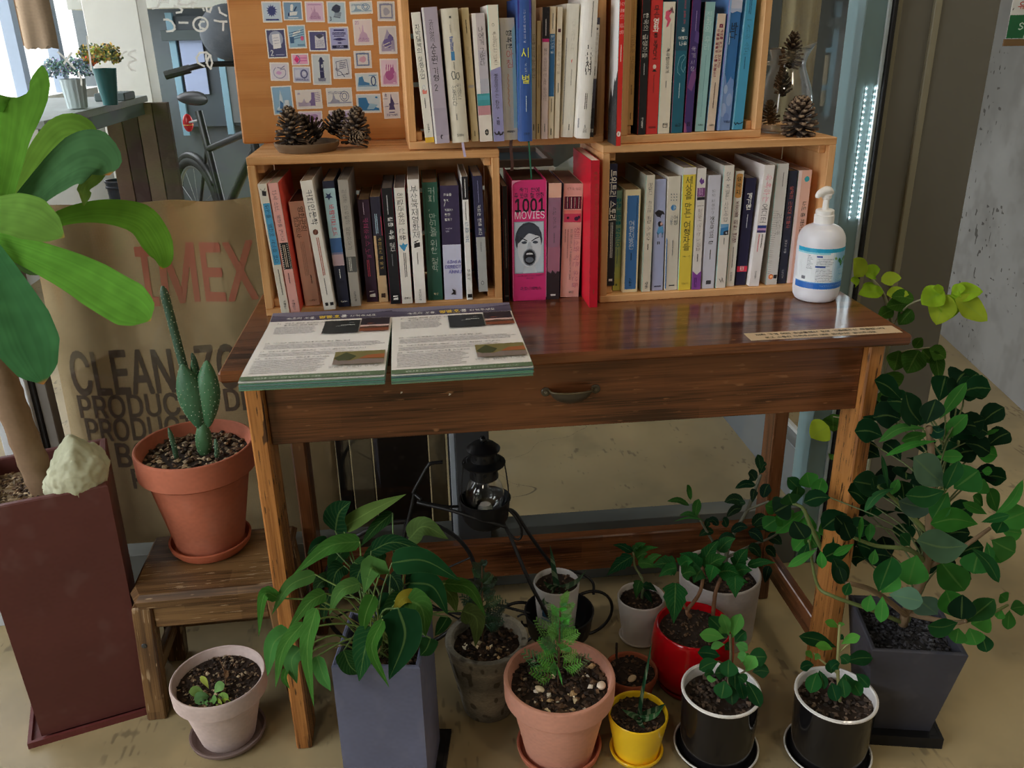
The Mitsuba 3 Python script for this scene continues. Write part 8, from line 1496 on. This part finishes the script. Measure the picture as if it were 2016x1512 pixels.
sdl = trimesh.creation.icosphere(3, 1.0); v = sdl.vertices*[.14, .065, .034]; v[:, 1] *= np.clip(.75-.5*v[:, 0:1]/.14, .3, 1.2)[:, 0]; ang_ = math.degrees(math.atan2(DV[1], DV[0])); part(by, 'saddle', (v@rot('z', ang_).T+W(.15, .86), sdl.faces), (26, 26, 28), .45, smooth=True)
part(by, 'bell', xf(lathe([(0, .018), (.018, .012), (.022, 0), (0, 0)], 18), None, W(.62, 1.045, .08)), (206, 210, 210), .2)
rl = trimesh.creation.icosphere(2, 1.0); part(by, 'rear_light', (rl.vertices*[.026, .02, .045]+W(.02, .735, 0), rl.faces), (206, 30, 44), .2, smooth=True); part(by, 'light_band', (rl.vertices*[.0268, .0206, .006]+W(.02, .725, 0), rl.faces), (230, 200, 110), .3)
part(by, 'light_bracket', tube(np.array([W(.02, .735), W(.18, .76)]), .006, 6), (150, 150, 150), .4)
bw = thing('woven_bag', 'grey domed bag hanging from the bicycle handlebar', 'bag'); sp = trimesh.creation.icosphere(3, 1.0); part(bw, 'bag_body', (sp.vertices*[.13, .10, .12]+W(.62, 1.16), sp.faces), (84, 90, 96), .8, 'clay', smooth=True)
labels[bw]['label'] = 'grey dome shaped helmet resting on the bicycle handlebar'; labels[bw]['category'] = 'helmet'
# the coffee sack leaning behind the left pane
def sack_fn(p, n, uv):
    u, v = uv.x, uv.y
    wv = (0.5+0.5*dr.sin(u*2600.0))*(0.5+0.5*dr.sin(v*2600.0))
    st = smoothstep(0.5, 0.75, fbm(u*14.0, v*2.2, 3.0)); m = fbm(u*9.0, v*9.0, 1.0)
    c = mix(lin((140, 120, 86)), lin((184, 164, 126)), m)
    c = mix(c, lin((176, 136, 88)), 0.6*st)
    return c*(0.72+0.45*wv)
scene['burlap'] = two(principled(mikit.proc(sack_fn), 0.95, 0.1))
def sack(name, label, x0, x1, z0, z1, y, th, seed, lean=.06):
    k = thing(name, label, 'sack'); nx, nz = 40, 46; r = np.random.default_rng(seed)
    def surf(X, Z, s):
        a, b = (X-x0)/(x1-x0), (Z-z0)/(z1-z0); bulge = (np.clip(4*a*(1-a), 0, 1)**.5)*(np.clip(4*b*(1-b), 0, 1)**.35)
        q = np.stack([X*6, Z*2.2, 0*X+seed], -1); d = meshkit.fbm(q, 3)-.5; fold = .006*np.sin(22*a+3*b+seed)*(.25+b)**2
        return y+lean*b-s*(th*bulge+(.020*d+fold)*np.clip(8*a*(1-a), 0, 1)) if s > 0 else y+lean*b+th*.5*bulge
    A, B = np.meshgrid(np.linspace(0, 1, nx), np.linspace(0, 1, nz), indexing='xy'); X = x0+(x1-x0)*A; Z = z0+(z1-z0)*B+.002*np.sin(A*17)*(B > .97)
    vs, fs = [], []
    for s in (1, -1):
        Y = surf(X, Z, s); v = np.stack([X, Y, Z], -1).reshape(-1, 3); i, j = np.meshgrid(np.arange(nz-1), np.arange(nx-1), indexing='ij'); q = np.stack([i*nx+j, i*nx+j+1, (i+1)*nx+j+1, (i+1)*nx+j], -1).reshape(-1, 4); f = np.vstack([q[:, [0, 1, 2]], q[:, [0, 2, 3]]]); vs.append(v); fs.append(f if s > 0 else f[:, ::-1])
    uv = np.vstack([np.stack([v[:, 0], v[:, 2]], 1) for v in vs]); part(k, 'cloth', cat(*zip(vs, fs)), mat='burlap', uv=uv, smooth=True)
    def text(s, xa, xb, z, h, c, rough=.95):
        m, l = latin2(s, 1.0, True); v, f = m; sx = (xb-xa)/l
        tm = trimesh.Trimesh(np.c_[v[:, 0]*sx+xa, v[:, 1]*h*1.36+z, 0*v[:, 0]], f, process=False); tv, tf = trimesh.remesh.subdivide_to_size(tm.vertices, tm.faces, .02)
        part(k, 'lettering', (np.stack([tv[:, 0], surf(tv[:, 0], tv[:, 1], 1)-.0012, tv[:, 1]], 1), tf), c, rough)
    return k, text
sk_, tx = sack('coffee_sack', 'brown burlap coffee sack with red and black lettering behind the left pane', -1.0, -.44, .02, .845, .60, .028, 3)
DKB, RDB = (78, 68, 54), (158, 92, 72)
tx('IMEX', -.80, -.565, .645, .085, RDB); tx('CLEAN', -.975, -.755, .455, .068, DKB); tx('ZONE', -.715, -.53, .455, .068, DKB); tx('PRODUCTO DE', -.972, -.60, .402, .036, DKB); tx('PRODUCT', -.965, -.73, .350, .036, DKB); tx('BOS', -.91, -.79, .288, .040, DKB); tx('R', -.885, -.85, .235, .034, DKB); tx('CO', -.84, -.72, .160, .048, DKB)
for lb_, x0, x1, z1, c in (('wide dark brown board leaning behind the glass left of the mullion', -.355, -.232, .70, (40, 31, 22)), ('dark board leaning behind the glass right beside the coffee sack', -.437, -.408, .68, (22, 21, 20)), ('greyish beige board leaning behind the glass under the desk', -.405, -.358, .66, (92, 84, 66)), ('narrow beige board leaning behind the glass beside the mullion', -.229, -.192, .62, (88, 76, 52))): tag(part(None, 'leaning_board', box(x0, x1, .60, .62, .001, z1, .002), c, .7, 'clay'), lb_, 'board')  # shade behind the sack is painted into these board colours
# white things on a narrow shelf behind the glass, seen between the crates
shf = thing('white_shelf', 'narrow white shelf fixed to the mullion behind the glass', 'shelf'); part(shf, 'shelf_board', box(-.16, .20, .56, .90, .838, .852), (206, 208, 204), .5); part(shf, 'bracket', box(-.15, -.11, .515, .56, .80, .852), (150, 152, 150), .5)
wb = thing('white_box', 'white box under a dark tray seen between the crates', 'box'); part(wb, 'box_body', box(-.125, .060, .62, .80, .8525, .895), (222, 228, 222), .5)
part(wb, 'latch', box(-.035, -.030, .6185, .6200, .872, .877), (40, 40, 40), .5)
ty = thing('dark_tray', 'dark tray with a brown rim lying on the white box', 'tray'); part(ty, 'tray_base', box(-.115, .055, .625, .82, .8955, .9005), (44, 56, 62), .35)
for e in ((-.118, .058, .622, .634), (-.118, .058, .814, .826), (-.118, -.106, .634, .814), (.046, .058, .634, .814)): part(ty, 'rim', box(*e, .8955, .910), (74, 58, 48), .5)
lp = thing('white_laptop', 'white notebook computer lying closed on the shelf between the crates', 'laptop')
for z0, z1, c in ((.8525, .868, (206, 222, 222)), (.8685, .884, (190, 208, 210))): part(lp, 'case', xf(box(-.05, .06, 0, .17, z0, z1, .003), rot('z', -22), (.115, .66, 0)), c, .4)
# cloth and dark interior seen right of the crates
hc = thing('hanging_cloth', 'olive beige cloth hanging beyond the glass behind the jug', 'cloth')
g = np.array([[x, z] for z in np.linspace(0, 1, 20) for x in np.linspace(0, 1, 24)]); vv = np.stack([.758+.105*g[:, 0], 1.22+.012*np.sin(g[:, 0]*15+g[:, 1]*2), .80+1.9*g[:, 1]], 1); q = np.array([[i*24+j, i*24+j+1, (i+1)*24+j+1, (i+1)*24+j] for i in range(19) for j in range(23)]); ff = np.vstack([q[:, [0, 1, 2]], q[:, [0, 2, 3]]])
part(hc, 'drape', (np.vstack([vv, vv+[0, .004, 0]]), np.vstack([ff, ff[:, ::-1]+len(vv)])), (158, 146, 106), .9, 'clay', smooth=True); part(hc, 'hem', box(.757, .864, 1.214, 1.23, .792, .802), (120, 108, 76), .9)
part(hc, 'rod', tube(np.array([(.72, 1.22, 2.70), (.90, 1.22, 2.70)]), .008, 8), (60, 60, 60), .5)
wf = 'wall_far'; part(wf, 'pale_object', box(1.35, 1.55, 3.56, 3.6, .95, 1.02), (90, 98, 92), .7)
# glowing dots added on the post stand in for lights reflected in the glass
led = thing('led_strip', 'two rows of tiny white lights running up the steel post', 'lights')
for s, (x, y) in enumerate(((.617, .4485), (.634, .4485))):
    part(led, 'strip', box(x-.002, x+.002, y, y+.0012, .795-.03*s*0, 1.05), (116, 140, 142), .4)
    kk = part(led, 'lights', cat(*[xf(lathe([(0, -.0012), (.0014, -.0006), (.0016, 0), (.0014, .0008), (0, .0012)], 8), None, (x, y-.0012, .803+.0104*i)) for i in range(24)]), (255, 255, 255), .3); labels[kk] = {'kind': 'stuff'}
    scene[kk]['emitter'] = {'type': 'area', 'radiance': {'type': 'rgb', 'value': [GLINT*.9, GLINT, GLINT*1.05]}}
# the notice at the right, on the concrete wall
sg = thing('wall_notice', 'white notice with a green foot hanging on the right concrete wall', 'sign')
SGR = rot('z', -24); SGO = V3(1.600, 1.52, 0)
sgp = lambda m: xf(m, SGR, SGO)
part(sg, 'panel', sgp(box(0, .30, 0, .006, 1.098, 1.50, .001)), (206, 204, 196), .5)
part(sg, 'wood_rail', sgp(box(-.004, .304, .001, .014, 1.078, 1.098, .001)), (112, 84, 48), .6)
def sgt(m, x, z): v, f = front(move2(m, x, z), -.0012); return sgp((v, f))
part(sg, 'green_band', sgp(front(rect2(.0, .30, 1.100, 1.166), -.0006)), (24, 92, 50), .5)
m, l = text2('유리컵', .020, 'h', .11); part(sg, 'lettering', sgt(m, .018, 1.183), (176, 62, 50), .5)
m, l2 = text2(')을 사용하세요', .020, 'h', .11); part(sg, 'lettering', sgt(m, .018+l+.003, 1.183), (60, 58, 56), .5)
m, l2 = text2(',', .020, 'h', .11); part(sg, 'lettering', sgt(m, .004, 1.183), (60, 58, 56), .5)
part(sg, 'emblem', sgt(strokes2([[(.012, .012), (.006, .016), (.001, .012), (.002, .008), (.009, .005), (.010, .001), (.004, -.003), (0, -.001)]], .003), .030, 1.128), (190, 206, 190), .5)
m, l2 = text2('속초시청년센터', .0085, 'h', .11); part(sg, 'lettering', sgt(m, .046, 1.129), (140, 176, 150), .5)
part(sg, 'emblem', sgt(strokes2([[(.004*math.cos(t)+.0022*math.sin(t), .010*math.sin(t)) for t in np.linspace(0, 6.3, 18)]], .002), .052, 1.108), (196, 210, 196), .5)
# white marker writing on the left pane
MARKS =  [[(-0.6293, 1.1811), (-0.6234, 1.1812), (-0.6175, 1.1779), (-0.6142, 1.1717), (-0.6145, 1.1665), (-0.6188, 1.1635), (-0.6276, 1.1626)], [(-0.6049, 1.1761), (-0.592, 1.1756)], [(-0.5588, 1.1728), (-0.56, 1.1693), (-0.5623, 1.1662), (-0.5656, 1.1638), (-0.5694, 1.1624), (-0.5733, 1.1622), (-0.577, 1.1632), (-0.58, 1.1652), (-0.582, 1.168), (-0.5827, 1.1714), (-0.5822, 1.1749), (-0.5804, 1.1782), (-0.5776, 1.181), (-0.574, 1.1829), (-0.5701, 1.1837), (-0.5663, 1.1833), (-0.5629, 1.1819), (-0.5604, 1.1794), (-0.559, 1.1763), (-0.5588, 1.1728)], [(-0.5647, 1.177), (-0.5696, 1.177), (-0.5731, 1.172), (-0.5716, 1.1673), (-0.5664, 1.1657)], [(-0.5466, 1.1785), (-0.5376, 1.1765), (-0.5273, 1.1763)], [(-0.5324, 1.1764), (-0.5346, 1.163)], [(-0.5754, 1.1061), (-0.5845, 1.1116), (-0.5856, 1.1201), (-0.5787, 1.1279), (-0.5677, 1.1282), (-0.5619, 1.1228), (-0.5605, 1.1111), (-0.5644, 1.1018), (-0.5686, 1.107), (-0.5698, 1.1176), (-0.5691, 1.124)], [(-0.5628, 1.1238), (-0.5702, 1.1113)], [(-0.6451, 1.1987), (-0.6369, 1.2), (-0.6327, 1.2055), (-0.6349, 1.2116)], [(-0.6305, 1.2093), (-0.6194, 1.2085)], [(-0.6093, 1.2016), (-0.6021, 1.2), (-0.5974, 1.1959), (-0.6001, 1.1924), (-0.6072, 1.1915)], [(-0.5992, 1.2111), (-0.6024, 1.2051), (-0.592, 1.2029), (-0.5881, 1.2038)], [(-0.5802, 1.2098), (-0.5796, 1.1996)], [(-0.5841, 1.2053), (-0.5733, 1.2056)], [(-0.5627, 1.1974), (-0.562, 1.1948)], [(-0.5572, 1.1983), (-0.5569, 1.1932), (-0.5527, 1.1921), (-0.5491, 1.1982)], [(-0.5367, 1.198), (-0.5356, 1.1908), (-0.5265, 1.1856)], [(-0.6851, 1.1332), (-0.6952, 1.1308), (-0.6976, 1.1266), (-0.6879, 1.1201), (-0.6855, 1.1185)], [(-0.6855, 1.1185), (-0.6975, 1.1151), (-0.7012, 1.1099), (-0.6975, 1.1029), (-0.6909, 1.1007)], [(-0.7111, 1.1238), (-0.7044, 1.1309), (-0.7009, 1.1319)], [(-0.8112, 1.1331), (-0.8017, 1.1225), (-0.7899, 1.1066)], [(-0.7902, 1.1316), (-0.8052, 1.1158)], [(-0.7595, 1.1568), (-0.7608, 1.1425), (-0.7617, 1.1217), (-0.7634, 1.1049)], [(-0.7848, 1.1001), (-0.7827, 1.0916), (-0.7841, 1.081)]]

pk_ = 'window_pane'
v_, f_ = front(strokes2(MARKS, .0032), 0); part(pk_, 'marker_writing', (v_+[0, .4788, 0], f_), (232, 236, 234), .6, label='white marker writing on the glass')
# ------------------------------------------------------------------ ceiling lamps of the room
for lb_, x, y in (('round ceiling lamp above the left front of the room', -.9, -1.9), ('round ceiling lamp above the right front of the room', .9, -1.7), ('round ceiling lamp above the corridor at the right', 1.25, .1)):
    lm = thing('ceiling_lamp', lb_, 'lamp'); part(lm, 'housing', xf(lathe([(0, .06), (.17, .06), (.175, .0), (.165, .0), (.160, .02), (0, .02)], 40, (x, y)), None, (0, 0, 2.69)), (230, 228, 222), .5)
    kk = part(lm, 'diffuser', xf((lathe([(.0001, .0), (.158, .0)], 40, (x, y))[0], lathe([(.0001, .0), (.158, .0)], 40, (x, y))[1]), None, (0, 0, 2.705)), (250, 246, 236), .6)
    scene[kk]['emitter'] = {'type': 'area', 'radiance': {'type': 'rgb', 'value': [LAMP, LAMP*.84, LAMP*.62]}}
